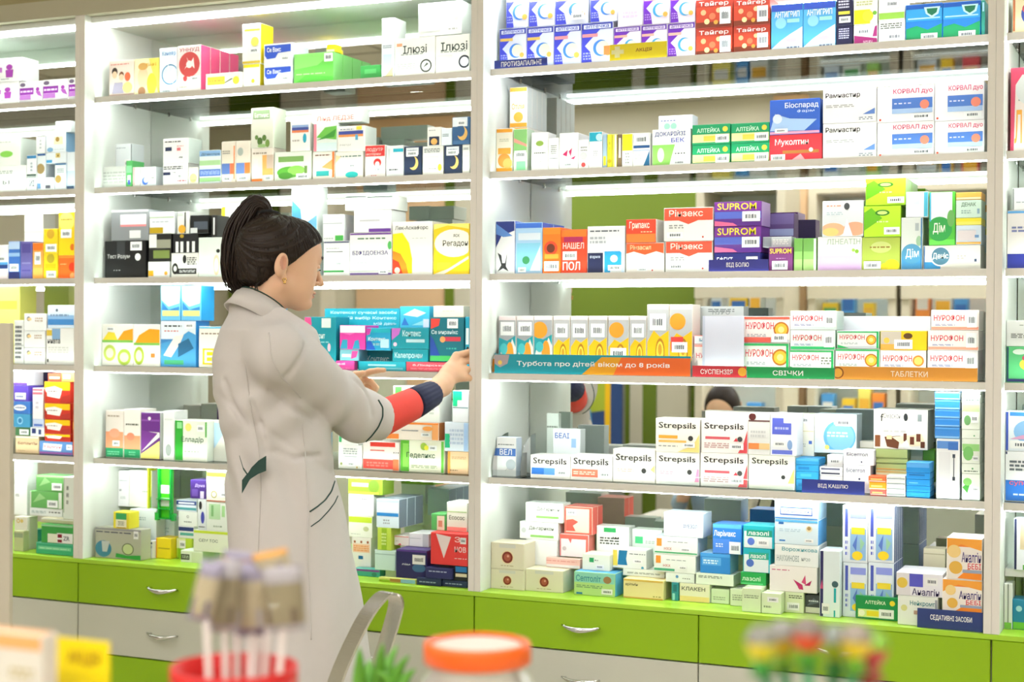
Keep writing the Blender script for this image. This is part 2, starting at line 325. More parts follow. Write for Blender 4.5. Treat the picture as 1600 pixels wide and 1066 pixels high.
'l .06 .84 .7 .92 1 303038;r .08 .5 .34 .66 2a3458;r .55 .5 .7 .62 e07880;l .55 .66 .85 .72 1 e0a0a0;P .6 .14 .85 .3',
'l .06 .88 .5 .92 1 7080b0;c .25 .78 .07 a0e0c0;c .45 .78 .07 a0e0c0',
'l .06 .88 .8 .93 1 e08a80;e .22 .7 .12 .12 3a2a20;e .22 .62 .1 .1 efc8a8;e .5 .6 .1 .1 7a4a30;e .5 .54 .1 .09 efc8a8;e .75 .55 .12 .12 e8704a;p a8a0b8 .1,.1 .6,.1 .55,.4 .2,.4;e .75 .25 .2 .15 e8d880;r 0 0 1 .08 b89a90',
'l .06 .88 .85 .93 1 505560;l .06 .62 .5 .8 2 b0b4bc;r 0 0 .42 .43 1d2348;T .06 .3 .34 .38 d0d8f0 фарма;p 2b9fd6 .46,0 .62,0 .62,.14 .9,.14 .96,.24 .96,.4 .88,.46 .46,.46;e .72 .3 .1 .08 e8f4fa;P .56 .04 .9 .16;r .92 0 1 .42 c8ddf2',
'l .1 .1 .2 .2 1 a0b0a0',
'l .1 .1 .8 .9 8 505458;r 0 .4 1 .44 b0b0b0',
'l .1 .2 .8 .5 2 a8b89a',
'l .1 .3 .8 .4 1 b0b8c0;r 0 0 .04 1 909898',
'l .1 .3 .8 .6 1 98a8c8',
'l .1 .3 .8 .6 1 b0b8e0',
'l .1 .3 .8 .7 3 a0a890',
'l .1 .3 .9 .5 3 707470;l .3 .8 .9 .86 1 909890',
'l .1 .3 .9 .6 2 88988c',
'l .1 .3 .9 .7 2 a0b8a0',
'l .1 .5 .7 .7 2 788890',
'l .1 .5 .7 .7 2 b0c8cc;P .4 .1 .7 .3',
'l .1 .5 .8 .56 2 98a0b0;r .1 .2 .8 .4 c8dcf0;p f0e8a8 .3,.04 .9,.04 .9,.2;r .1 0 .9 .04 b0a070',
'l .1 .5 .9 .7 2 90a080',
'l .1 .6 .4 .7 2 606860',
'l .1 .62 .8 .95 3 d8d8f0;r .1 .4 .85 .52 e8dc50;P .15 .08 .9 .32',
'l .1 .7 .9 .74 1 b0b8c0;l .1 .4 .3 .5 1 606870;l .2 .2 .7 .28 2 b8c0c0',
'l .1 .8 .9 .9 2 70787c;r .1 .3 .9 .6 dcdad6',
'l .1 .84 .8 .92 1 704838;p f0a868 .9,.7 .9,.3 .4,.4;r .15 .06 .75 .26 2fa4a4;r .9 0 1 1 ee7a38',
'l .1 .9 .5 .94 1 b0b0a0',
'l .12 .3 .8 .9 5 c8c8e8',
'l .2 .2 1 .5 1 687870',
'l .2 .4 .8 .7 2 98a890',
'l .2 .5 .8 .8 5 8a8a8a;l .1 .35 .9 .4 1 606060',
'l .2 .6 .8 .9 3 a0a4a8;P .4 .1 .7 .3;c .12 .2 .06 a0a870;c .8 .06 .04 c8a838;r .25 .5 .8 .54 b0b4b8',
'l .2 .6 .9 .8 2 909090;c .5 .45 .14 c0c0c0;c .5 .15 .08 c84a4a',
'l .2 .7 .95 .9 2 606a50;P .1 .1 .8 .5',
'l .2 .8 .8 .94 2 606868;T .3 .72 .7 .9 707878 НУРО',
'l .25 .66 .85 .8 2 b8b8b8;r .05 .12 .5 .4 e2e4e4;c .88 .5 .08 c8c8c8;l .7 .12 .9 .2 1 b0b0b0',
'l .3 .2 .5 .8 3 505850;r 0 0 .1 1 b8c8b0',
'l .3 .3 .7 .8 3 c0b020;c .5 .15 .3 b8a010',
'l .3 .5 .7 .6 1 c0bca8',
'l .4 .2 .6 .8 3 a0a8b0;r 0 .95 1 1 404438',
'p 18c088 0,.5 .3,.5 .3,.7 .6,.7 .6,1 0,1;r 0 .44 1 .48 8098a0',
'p 202f78 0,1 1,1 1,.82 .3,.72 0,.5;p 5a84c8 0,.96 .9,.72 .4,.7 0,.76;p 303034 .1,.4 .3,.35 .35,.2 .5,.2 .62,.4 .55,.14 .7,.04 .4,.1 .1,.04 .3,.16',
'p 28b468 0,0 1,0 1,.15 0,.15;T .05 .45 .7 .78 d83a4c НУРОФОН;P .76 .12 .97 .9;l .08 .2 .5 .3 2 8088b8',
'p 2f52c0 .02,.96 .95,.96 .95,.62 .5,.58 .4,.35 .1,.32 .02,.5;T .1 .64 .6 .86 ffffff Се Вакс;P .6 .2 .9 .42',
'p 2f52c0 .02,.96 .95,.96 .95,.66 .5,.6 .4,.35 .1,.32 .02,.5;T .1 .6 .6 .84 ffffff Се Вакс;P .6 .2 .9 .42',
'p 48a040 0,.3 .5,.7 .3,0;e .3 .6 .25 .2 88c870;P .6 .1 .95 .35',
'p 58b0ec 0,.5 .4,.6 .35,.75 0,.86;p 78c0f0 .5,.4 1,.5 1,.68 .6,.6;l .1 .84 .6 .94 2 98a8b8;p 3f90d8 .7,.3 1,.36 1,.5',
'p 8cd870 0,.5 .6,.6 1,1 0,1;l .05 .3 .8 .36 1 b8e8a0;p 58b844 0,0 1,0 1,.2 .3,.3;P .78 .7 1 .98',
'p a0286e 0,0 1,0 1,.3 .5,.4 0,.5;p a0286e .8,.4 1,.4 1,.95 .9,.9;P .1 .5 .75 .85;l .4 .1 .8 .22 2 f0d0e0',
'p b868c0 0,1 .25,1 .2,.7 0,.4;T .3 .6 .8 .9 c8e8ec Контекс;r .4 .3 .9 .46 b8d8e0;e .1 .2 .05 .1 e8c0d8',
'p b8d8f0 .0,.3 .4,.7 .3,.95 .0,.95;l .3 .7 .7 .8 1 7aa0c8',
'p b8ea2a 0,0 1,0 1,1 0,1;p 68b812 0,.2 .5,.6 .2,.95 0,.8;e .5 .78 .2 .1 2f7a18;e .5 .78 .14 .06 c8f080;l .35 .45 .7 .52 1 e8ffc0;P .55 .06 .98 .3',
'p c0205e .15,.42 .45,.55 .4,.36;p c0205e .5,.5 .7,.6 .62,.36;p c0205e .6,.3 .9,.38 .8,.28;P .2 .08 .75 .2',
'p c0286a .5,.5 .7,.3 .72,.1 .64,.12;p d04a7c .68,.4 .76,.7 .78,.3;p b02060 .74,.28 .9,.5 .86,.28;p c83a70 .6,.2 .7,.3 .64,.1;l .04 .82 .42 .88 1 c84a80',
'p d84a98 .66,.9 1,.9 .9,.3 .6,.1;r .1 .3 .6 .6 d8eef4',
'p d8e8e4 0,0 1,0 1,.15 0,.15;T .05 .45 .7 .78 d83a4c НУРОФОН;P .76 .12 .97 .9;l .08 .2 .5 .3 2 8088b8',
'p d8f0fa .1,.6 .5,.9 .9,.7 .6,.5;p 2f78d0 .05,.1 .15,.5 .3,.1;p 88d8f0 .4,.1 .9,.4 .95,.1;r .8 0 1 .4 c8d8f0',
'p dfe6f0 .1,.3 .66,.24 .7,.8 .12,.86;T .14 .4 .66 .74 c0405a Кермун;r 0 0 1 .16 9a58a8;P .84 .4 1 .8',
'p e04038 .02,.98 .3,.98 .26,.82 .02,.74;P .52 .76 .84 .98;T .04 .6 .84 .72 d8f0f4 Се миранікс;r .36 .46 .92 .56 c83a4c;c .38 .5 .07 e89a60;r 0 .0 1 .12 3fa858;p 20489a 0,.12 .3,.12 .1,.5 0,.6;l .5 .26 .8 .32 1 3fb0a0',
'p e0485a .2,0 .5,0 .4,.2;r 0 .9 1 1 e89890;l .1 .3 .3 .6 1 d8d0d0',
'p e8508c 0,1 .2,1 .22,.86 .1,.78 0,.8;r .55 .8 .85 .98 d8ece0;T .24 .56 .66 .7 e8f4f0 Лакрит;l .24 .5 .8 .54 1 8cd0d8;e .8 .42 .05 .08 e8c0d0;r 0 .5 .1 .86 2a3a88',
'p e8a21e .46,0 1,0 1,.9 .56,.9;p ee6a26 .62,0 1,0 1,.9 .66,.9;p b0a0a4 0,.96 .08,.96 .07,.5 .03,.3 0,.5;c .03 .55 .12 f0d060;T .12 .35 .9 .66 ffffff Турбота про дітей віком до 8 років',
'p ee5238 0,.62 .3,.62 .5,.5 .7,.62 1,.62 1,1 0,1;T .1 .74 .8 .95 ffe6da Рінзекс;l .1 .36 .4 .5 2 9a9a9a;P .06 .08 .4 .26;c .8 .1 .03 c84030',
'p ef5a2c 0,.65 .2,.72 .5,.6 .8,.72 1,.64 1,1 0,1;T .1 .78 .66 .95 ffd8a8 Рінзасил;p e8e8e4 .06,.1 .3,.1 .2,.55 .06,.55;P .3 .04 .56 .14;c .7 .06 .03 c04040',
'p efe4e0 .08,.0 1,0 1,.92 .3,.92 .12,.8;l .2 .6 .9 .7 3 a0a8a8;T .1 .1 .3 .5 f0a840 Л;c .6 .74 .2 dfe4e4',
'p f0dc58 0,.1 .14,.1 .12,.95 0,.95;p 1878a8 .14,.15 .44,.15 .4,.5 .44,.95 .18,.95;l .5 .75 .98 .82 1 404850;P .62 .3 .9 .5;c .9 .05 .08 50a0c0',
'p f0e480 0,0 1,0 1,.4 0,.1;p f4efe8 0,.14 1,.48 1,.58 .1,.6 0,.6;r 0 .82 1 .86 8a50a8;e .45 .88 .08 .04 f0e8f0;p 7a3a94 0,.14 .9,.56 0,.62',
'p f2a58c 0,0 1,0 1,.15 0,.15;T .05 .45 .7 .78 d83a4c НУРОФОН;P .76 .12 .97 .9;l .08 .2 .5 .3 2 8088b8',
'p f2a58c 0,0 1,0 1,.15 0,.15;T .05 .45 .7 .78 d83a4c НУРОФОН;c .84 .5 .28 e8862a;c .84 .5 .2 fbd06a;l .08 .2 .5 .3 2 8088b8',
'p f2f8fc .05,.95 .95,.95 .95,.5 .4,.4 .05,.6;p 2f80c8 .05,.55 .4,.3 .95,.4 .95,.3 .05,.3;r .08 .12 .95 .28 e8e08a',
'p f4ecc0 0,0 1,0 .6,1 0,1;e .35 .5 .22 .3 efcfa8;e .35 .8 .2 .1 d8a860;e .3 .12 .16 .12 a87a58;T .5 .78 .9 .88 e0a820 Біфі;e .72 .3 .2 .3 f4e848',
'p f8e8e8 .14,.98 .56,.9 .36,.2;T .66 .74 .98 .92 ffd8d8 За;T .66 .42 .98 .6 ffd8d8 нов;l .66 .2 1 .24 1 ffe0e0;P .82 .7 .98 .9',
'p fae878 0,.9 .4,.98 1,.9 1,1 0,1;e .58 .62 .56 .28 f8f4e8;T .26 .54 .98 .68 3a3a2a Регадон;T .56 .74 .74 .8 606050 яск;r .1 .06 .5 .24 d8bc30;p f8f0d0 0,0 .3,0 1,.3 1,.36 .4,.1',
'p fbbd10 0,0 1,0 1,.6 .6,.5 .3,.56 0,.42;p b9babd 0,.42 .3,.56 .6,.5 1,.6 1,1 0,1;r 0 0 1 .1 f28a1e;e .6 .26 .22 .22 b87a18;e .6 .26 .17 .17 ffd84a;e .6 .3 .09 .09 d89a28;r 0 .93 1 1 eadadc;P .12 .6 .88 .86',
'p fbbd10 0,0 1,0 1,.6 .6,.5 .3,.56 0,.42;p b9babd 0,.42 .3,.56 .6,.5 1,.6 1,1 0,1;r 0 0 1 .1 f28a1e;e .6 .26 .22 .22 b87a18;e .6 .26 .17 .17 ffd84a;e .6 .3 .09 .09 d89a28;r 0 .93 1 1 eadadc;c .35 .74 .13 e89a2a;r .05 .28 .6 .5 e0403a;P .1 .26 .8 .42',
'p fbbd10 0,0 1,0 1,.6 .6,.5 .3,.56 0,.42;p b9babd 0,.42 .3,.56 .6,.5 1,.6 1,1 0,1;r 0 0 1 .1 f28a1e;e .6 .26 .22 .22 b87a18;e .6 .26 .17 .17 ffd84a;e .6 .3 .09 .09 d89a28;r 0 .93 1 1 eadadc;c .4 .74 .15 e89a2a;P .1 .2 .9 .4',
'p fbbd10 0,0 1,0 1,.6 .6,.5 .3,.6 0,.42;p b9babd 0,.42 .3,.6 .6,.5 1,.6 1,1 0,1;r 0 0 1 .1 f28a1e;e .6 .26 .22 .22 b87a18;e .6 .26 .17 .17 ffd84a;e .6 .3 .09 .09 d89a28;r 0 .93 1 1 eadadc;P .12 .6 .88 .86',
'r .0 .0 .06 1 c0c8dc',
'r .0 .6 1 1 dfe8f0;l .1 .86 .6 .92 1 303840;l .1 .76 .5 .8 1 d05050;p 4a9ad0 .0,0 1,0 1,.7 .8,.78 .5,.62 0,.5;p f2e6dc .08,.24 .3,.2 .55,.5 .66,.7 .4,.66 .2,.4;p 2a648c .5,.5 .8,.62 .95,.4 .5,.2;r .1 .04 .66 .14 48a878;P .7 .84 .95 .96',
'r .0 .8 .2 .96 d8b840;r .2 .7 .5 1 7a9cc0;T .04 .58 .5 .7 303438 нивта;l .06 .3 .8 .5 3 c8c4c0;e .05 .1 .03 .05 303030',
'r .0 0 .2 .5 6a98c8;r .5 0 .8 .3 606070',
'r .0 0 .3 1 e6e4e8;c .12 .55 .24 e8c850;p 5a5ac8 .28,.4 .58,.4 .58,.98 .28,.98;P .64 .5 .9 .85;T .34 .02 .94 .34 3a3068 Аналгін',
'r .02 .2 .16 .8 3aae70',
'r .02 0 .95 .75 e6f2f4;r .1 .52 .95 .82 1f9c84;T .15 .58 .85 .78 ffffff лазолі;c .25 .28 .17 5a7ad8;P .45 .1 .85 .4',
'r .02 0 .95 .75 e6f2f4;r .2 .55 .95 .85 2fae94;T .25 .6 .85 .8 ffffff лазолі;c .25 .38 .17 4a70c8',
'r .04 .2 .8 .75 d8ccd0;r 0 0 1 .12 e8a850;r .75 .35 .92 .5 6a90c0',
'r .04 .3 .55 .8 ecd84a;l .1 .5 .5 .6 1 e07a50;c .88 .5 .25 f0e040;p 707060 .55,.35 .8,.6 .75,.65 .55,.42',
'r .04 .45 .16 .9 f09a3a;r 0 .06 1 .14 4ab078;T .22 .24 .4 .4 c04a40 НХХ;P .6 .2 .85 .42;l .3 .7 .8 .76 1 707880',
'r .04 .5 .16 .95 f09a3a;r 0 .06 .5 .2 4aa880;T .22 .3 .4 .45 c04a40 НХХ;P .6 .2 .8 .4;l .3 .7 .8 .76 1 707880',
'r .04 .68 .95 .82 3a4a98;r .04 .58 .95 .68 e09050;r .7 .86 .9 1 e8d840;r .66 .44 .76 .66 58a8d0;l .1 .86 .6 .92 1 6a7aa0;T .1 .2 .5 .3 b0b0b0 Натрі',
'r .05 .25 .9 .75 3a3a50',
'r .05 .25 .9 .75 5a5a78',
'r .05 .25 .9 .75 f8f8f8',
'r .05 .4 .7 .8 58a8ea;l .1 .45 .6 .7 2 dff0fc;r 0 .85 1 1 48a0e8',
'r .05 .4 .95 .7 7cd0a8;l .1 .45 .9 .6 1 b8e8d0;r 0 .94 1 1 68c8a8',
'r .05 .4 .95 .75 f4c8a8;r .1 .78 .2 .88 a85a30;r .45 .78 .55 .88 a85a30;r .8 .78 .9 .88 a85a30;l .1 .44 .9 .7 3 e89a60;r .35 .12 .6 .26 1f6ca0',
'r .05 .5 .8 .9 5a66d0;r .5 .78 .84 .94 f2f4fb;l .15 .6 .7 .7 1 b8c0f8;P .1 .2 .6 .34;r .05 .02 .85 .12 6a78d8;e .75 .25 .1 .12 88a8d8',
'r .05 0 .3 1 48a848;r .5 0 .75 1 3a7838',
'r .06 .7 .95 .8 3a4a90;r .06 .62 .95 .7 d87a50;r .06 .8 .95 .88 88a0c8;e .75 .42 .1 .16 2fa4c0;l .1 .3 .5 .4 1 b0a8a0',
'r .08 .45 .2 .95 4a58b8;r .3 .78 .95 .92 8f9ae8;r .3 .62 .95 .76 e8eefa;r .3 .04 .95 .6 8fb8e0;r .35 .5 .9 .62 f0d83a;e .6 .12 .22 .08 f4d428;p 5878c8 .4,.3 .6,.5 .55,.2;p 98c8a8 .7,.45 .9,.35 .72,.2;l .1 .1 .2 .4 3 5868c8',
'r .08 .72 .85 .95 88a078;T .15 .76 .8 .88 e8f0e0 Баттмикс;e .4 .16 .12 .1 4a6a30;e .6 .24 .1 .08 5a7a38;e .25 .26 .08 .06 68884a;e .5 .04 .2 .05 98b878;e .75 .1 .1 .1 78984a',
'r .1 .0 .22 .6 eceeee;r .3 .0 .42 .6 eceeee;r .56 .0 .66 .6 eceeee;r .78 .0 .9 .6 eceeee;e .36 .9 .08 .1 b89a30',
'r .1 .0 .9 .3 e0d020',
'r .1 .06 .46 .46 f0c818;T .16 .1 .4 .42 f8f4e0 Е;l .06 .8 .7 .86 1 907a68;r 0 .96 1 1 58b8e8',
'r .1 .1 .8 .5 2088c8',
'r .1 .1 .9 .4 5a78c8',
'r .1 .1 .9 .55 e8ecf6;l .2 .2 .7 .4 1 6a78b0',
'r .1 .2 .6 .7 1f7cc0',
'r .1 .3 .4 .9 303c78;r .6 .2 .8 .8 405088',
'r .1 .3 .5 .5 70c0f0',
'r .1 .3 .7 .8 f0e0b8',
'r .1 .3 .8 .6 fbc070;r 0 0 1 .12 f8e0d0',
'r .1 .3 .9 .6 f0d0a0',
'r .1 .3 .9 .8 48c0dc',
'r .1 .4 .6 .95 b8dcb0;r .2 .5 .3 .9 80b878;r .66 .5 .8 .9 a8d898;l .3 .1 .7 .2 1 a0b0a0',
'r .1 .45 .6 .7 e0ecb0;e .75 .5 .16 .4 70902a;r 0 0 .9 .14 c8e048',
'r .1 .5 .8 .8 1868b0',
'r .1 .5 .9 .8 e8f0f4;e .6 .4 .4 .06 202020',
'r .1 .5 1 1 2878b8;r .1 .06 1 .36 e8dcc0',
'r .1 .6 .36 .8 50cc88;l .45 .6 .9 .7 2 b8c8bc',
'r .1 .66 .8 .85 78a058;e .4 .3 .34 .2 58a038;e .6 .36 .24 .16 88c858;e .3 .18 .2 .12 488830;P .6 .04 .95 .24;r .82 .2 .9 .5 6a8a48',
'r .1 .7 .9 .95 54448a;r .1 .3 .9 .5 2c2050',
'r .1 .7 .9 .95 544c94;r .1 .4 .9 .44 8c88c0;r .1 .2 .9 .24 544c94',
'r .1 .82 1 .88 f2de3a;r 0 0 1 .06 d8b83a;c .7 .55 .12 f0e060;P .4 .25 .95 .4',
'r .12 .02 .9 .5 24304c;e .5 .22 .25 .18 e8b060;l .1 .8 .6 .9 1 b0b0b0',
'r .12 .18 .88 .6 2f58b0;r .14 .24 .86 .54 e8f2fc;T .2 .28 .8 .5 2f58a8 мукодекстромін;r 0 0 1 .06 3a88d8;e .2 .85 .08 .08 b8c0c0',
'r .15 .55 .85 .95 3fae68;r .15 .05 .85 .55 f4f4d8;l .3 .15 .7 .45 3 707058;r .2 .0 .8 .06 c8a020',
'r .2 .0 .6 .5 eef0dc;r .5 0 1 .56 f4f4f4;r .52 .3 .66 .5 8a1c30;r .52 .04 .66 .2 8a1c30;T .7 .16 .9 .4 404458 ZR;r 0 .9 1 1 98c8a0',
'r .2 .12 .95 .36 202020;l .3 .18 .9 .3 3 d0d0d0;e .14 .35 .12 .24 181818;e .14 .35 .06 .12 d0d0c8;e .5 .75 .07 .18 202020;l .6 .5 .95 .85 4 404040',
'r .2 .2 1 .66 48505c;r 0 .0 .4 .3 d8dcdc',
'r .2 .3 .7 .7 48b0e8',
'r .2 .3 .8 .7 2a98e0',
'r .2 .3 .8 .7 5ab868',
'r .2 .5 .8 .7 a0d8e0;r .4 .1 .95 .3 70c0d0',
'r .2 .5 .8 .9 186878;r .1 0 .5 .4 98d8d8',
'r .2 .7 .9 .95 a8d8f0',
'r .22 .78 .6 .95 2fa45c;l .1 .3 .7 .6 3 505850;l .5 .5 .7 .64 1 202820',
'r .25 .5 .42 .8 2a9a5a;l .45 .6 .6 .7 1 606a60;P .5 .1 .8 .35',
'r .25 .5 .95 .85 eceef2;r .25 .45 .95 .52 e88a90;r .5 .06 .8 .32 eceeee;r 0 .94 1 1 c8cccc',
'r .28 .1 .9 .24 8cc868;T .24 .5 .9 .78 505a50 Де-гарикон;c .1 .5 .16 c8d0cc',
'r .28 .1 .9 .24 8cc868;T .3 .5 .92 .78 505a50 Де-гарикон;c .12 .5 .16 c8d0cc',
'r .3 .1 .6 .9 a87840;r .6 0 1 1 88b8d8;r 0 0 .3 .5 98b828',
'r .3 .1 .6 .9 e8e8e8',
'r .3 .3 .9 .9 e0d8d0',
'r .3 .5 .5 1 34363a;T .06 .5 .62 .64 d8d8d8 Тест Розум;l .22 .18 .42 .22 1 a0a0a0;e .82 .56 .07 .1 f4f4f4;P .64 .74 .92 .98',
'r .3 0 .7 1 98c030;l .3 .2 .66 .8 4 e0f0a0',
'r .4 .0 .95 .9 e8d8c4;r .5 .2 .8 .6 d88a70',
'r .4 .1 .9 .3 68c088',
'r .4 .4 .85 .8 f0e8c8;c .58 .66 .13 a88840;e .2 .12 .16 .12 78a8d0;l .4 .1 .9 .14 1 b0c0c8',
'r .4 .78 1 .9 28b0c8;l .15 .1 .7 .2 1 505058;r .1 .3 .2 .9 d0d4d6',
'r .4 0 .6 1 909890;r 0 0 1 .14 78b848',
'r .4 0 1 .16 6a3a98;r .15 .5 .7 .58 c8c8cc;l .15 .66 .7 .7 1 d0d0d8',
'r .48 .5 .7 .95 d8c070;r 0 0 .3 .3 48a8e0;c .6 .7 .1 806830',
'r .5 .2 1 .8 f0a860;r .7 .4 1 .8 c8b0a0;r 0 0 .5 .1 f07a30;r .1 .1 .3 .7 e0d8d8;l .06 .82 .7 .9 1 988878;P .6 .02 .95 .2',
'r .5 0 1 1 f8f8f0',
'r .6 0 .75 1 505450;c .4 .2 .2 e0a830;r 0 .8 .5 1 b8c0b8',
'r .7 0 1 1 c0c4c8;r 0 .6 .6 .64 b0b4b8',
'r .82 0 1 1 48b0cc;r .35 .5 .6 .85 d0d8e4',
'r .92 0 1 1 d8dc30;l .6 .4 .9 .46 1 709080;r .94 0 1 .3 3a9a40',
'r 0 .0 .55 .28 b89a18;r .55 0 1 .28 f0f0ee;r .0 .72 1 .8 a8b8a0;l .1 .5 .8 .6 1 b0b8c0',
'r 0 .0 1 .12 c8ccd2;T .05 .5 .66 .8 d83a4c НУРОФОН;c .82 .5 .3 c06a18;c .82 .5 .24 fbb93a;c .82 .5 .12 ffe08a;l .08 .22 .5 .34 2 a0a4ac;p 18a858 .0,0 .3,0 .0,.2;r 0 .92 1 1 2fb060;r .95 0 1 1 18a858',
'r 0 .0 1 .12 c8ccd2;T .05 .5 .66 .8 d83a4c НУРОФОН;c .82 .5 .3 c06a18;c .82 .5 .24 fbb93a;c .82 .5 .12 ffe08a;l .08 .22 .5 .34 2 a0a4ac;r 0 .9 1 1 e8604c;r 0 0 .6 .2 d8584c;P .62 .02 .95 .34',
'r 0 .0 1 .12 c8ccd2;T .05 .5 .66 .8 d83a4c НУРОФОН;l .72 .3 .95 .7 3 8a8a80;l .08 .22 .5 .34 2 a0a4ac;p 18a858 .0,0 .3,0 .0,.2;r 0 .92 1 1 2fb060;r .95 0 1 1 18a858',
'r 0 .0 1 1 20304e;r .1 .68 .85 .96 e8ecf2;l .2 .76 .75 .88 2 60708c;e .55 .35 .28 .26 e8c070;e .42 .42 .26 .24 20304e;P .12 .62 .8 .84',
'r 0 .02 1 .26 97c94c;P .25 .45 .8 .75',
'r 0 .04 .84 .38 e85048;l .1 .1 .7 .3 2 f08078;r .2 .84 .9 1 e03c34;r .84 0 1 .4 e87850;r .2 .68 .6 .72 e86860;l .85 .6 1 .68 1 606060',
'r 0 .1 .22 .6 28b884;l .2 .2 .8 .8 4 b8c8e0;r .82 0 1 1 a8c8f0',
'r 0 .1 1 .4 8a9090;r .05 .5 .8 .7 d8dcd8',
'r 0 .18 1 .46 f2a078;e .4 .44 .25 .08 e89070;r 0 0 1 .18 1f8a5a;l .1 .66 .9 .72 1 606050;l .3 .04 .7 .14 2 70c098',
'r 0 .2 .2 1 c0e890;r .04 .66 .18 .98 48b048;l .3 .2 .9 .4 2 d0d8d0',
'r 0 .2 .4 .7 3a4038;l .05 .3 .35 .6 2 d0d8c8;r .5 0 1 .9 dfe8cc',
'r 0 .2 1 .55 f2a078;e .5 .52 .3 .1 f0a888;r 0 0 1 .2 1f8a5a;l .1 .04 .8 .14 2 70c098;P .4 .24 .8 .36;l .1 .86 .8 .92 1 b0a090',
'r 0 .22 .7 .48 6a88c8;r .6 .22 1 .48 f08040;P .1 .04 .8 .18;e .3 .75 .2 .1 a8b0a8',
'r 0 .22 .9 .48 5a78b8;r .6 .22 .95 .48 e8704a;r .88 .1 .96 .9 f08040;P .1 .04 .7 .18;l .06 .7 .6 .8 2 908a80',
'r 0 .3 1 .42 203878;r 0 .42 1 .5 58a0d8;P .3 .5 .9 .7;r 0 0 1 .2 e8d8dc',
'r 0 .3 1 .5 f09a48;r 0 .7 1 .85 a83820',
'r 0 .3 1 .6 1a78c0',
'r 0 .35 .62 .7 8a2f9c;r 0 .1 .5 .34 b070bc;e .14 .86 .12 .1 70607c;l .04 .44 .6 .6 1 e8d0f0;e .8 .6 .08 .1 a040a8;p a858b0 .7,.5 .9,.5 1,.2 .8,.3;r 0 0 1 .05 d8d0d8',
'r 0 .38 1 .42 c8c4bc',
'r 0 .4 1 .52 2f88d0;l .3 .1 .6 .3 2 a0a8b0;r 0 .9 1 1 b8d4e8',
'r 0 .4 1 .9 4a6cb8;l .05 .5 .95 .8 5 a8bce4;r 0 0 1 .3 98c888',
'r 0 .4 1 1 e8472e;T .1 .55 .8 .92 fff4e8 Грипакс;r 0 .0 1 .38 f08038;l .5 .42 .9 .5 1 ffd0a0',
'r 0 .45 .9 1 e4e8f0;r 0 .0 1 .1 68d050;c .4 .3 .38 e0f4d8;c .4 .3 .32 2f9a48;T .14 .2 .62 .42 f4f8e8 Дім;e .85 .5 .15 .16 68a858;r 0 .45 .06 1 48a8d0',
'r 0 .45 1 1 8cc878;p e8a090 0,.7 1,.58 1,.64 0,.8;P .05 .3 .95 .5;r .2 .04 .9 .24 88dca0',
'r 0 .5 .35 1 eaeaea;r .2 .1 .95 .4 7a8a48;r .35 .48 1 .8 9a9a88;r .0 .42 .8 .48 303030',
'r 0 .5 .6 1 e4e8b8;P .2 .5 .6 .9;r .1 0 .5 .5 88b828',
'r 0 .5 1 .53 707870;r 0 .9 1 1 384840',
'r 0 .5 1 .53 888f88;r 0 .9 1 1 384840;l .2 .7 .7 .76 1 e0a890',
'r 0 .5 1 .56 7ab850;p f0a020 .05,.56 1,.56 1,.88 .6,.9 .2,.74;e .2 .24 .2 .22 a8bc40;e .2 .24 .12 .14 e4ecc0;r .66 .2 .82 .3 e8803a',
'r 0 .5 1 .6 a8a080',
'r 0 .5 1 .8 8ce0a0;r .2 .1 .8 .4 f0f4f8;r .3 0 .7 .2 4a60c0',
'r 0 .5 1 .8 98cf80;e .35 .4 .3 .3 78bc68;P .6 .1 .95 .3',
'r 0 .5 1 .8 b0bcae',
'r 0 .5 1 1 0e9a63;T .12 .6 .74 .88 d8f5e4 АЛТЕЙКА;c .88 .75 .14 f2cf4a;r 0 .08 1 .5 f0e9a8;r .3 .15 .62 .42 e8cf50;P .62 .05 .98 .48',
'r 0 .5 1 1 58a8ec',
'r 0 .5 1 1 ecdf1c;l .3 .1 .7 .45 4 909090',
'r 0 .5 1 1 f0dc30',
'r 0 .52 1 .72 4a78c8;T .15 .55 .8 .7 ffffff ВЕЛ;l .05 .8 .9 .84 1 707880;p 202428 .4,.1 .9,.38 .95,.42 .5,.16;c .75 .3 .14 b8c0c8',
'r 0 .55 1 1 8ccfc0;T .04 .6 .66 .88 2f7f94 Септоліт;e .82 .72 .1 .16 a07a50;l .05 .3 .7 .45 2 7aa070;P .68 .08 .95 .32;r .05 .02 .2 .1 2070a8',
'r 0 .56 1 .62 7ab850;p f2d838 .02,.62 .5,.62 .4,.8 .2,.82;p f0a020 .5,.62 1,.62 1,.9 .7,.84;P .15 .84 .4 .94;e .25 .3 .2 .2 b8c858;e .25 .3 .12 .12 e4ecc0;e .72 .2 .22 .2 a8c048;e .72 .2 .14 .12 dfe8b8',
'r 0 .6 1 .9 9aa88c',
'r 0 .6 1 .95 2a3a78;r .1 .2 1 .45 58a8a0',
'r 0 .6 1 1 304a8c;r .0 .1 1 .35 48a0a8;r .1 .7 .9 .86 e8f0f8',
'r 0 .6 1 1 4a8a1a',
'r 0 .6 1 1 58b8e8',
'r 0 .6 1 1 f8c012;p f4eee8 .02,.7 .4,.8 .7,.66 .6,.2 .1,.3;l .1 .5 .5 .6 1 705850;r 0 0 .1 .5 b83020;p b03028 .6,0 1,0 1,.4 .7,.3',
'r 0 .62 1 1 7a2f98;T .06 .68 .9 .96 f6e23a SUPROM;r 0 .0 1 .3 5c2a8c;r 0 .3 1 .6 5868c8;P .6 .18 .98 .6;p e86a9a 0,0 .5,0 .4,.12 0,.22',
'r 0 .66 .9 1 e6ecf2;e .6 .4 .3 .26 e8b868;e .48 .5 .26 .22 2f5a88;r 0 .0 1 .14 3f6a98;P .3 .68 .8 .9',
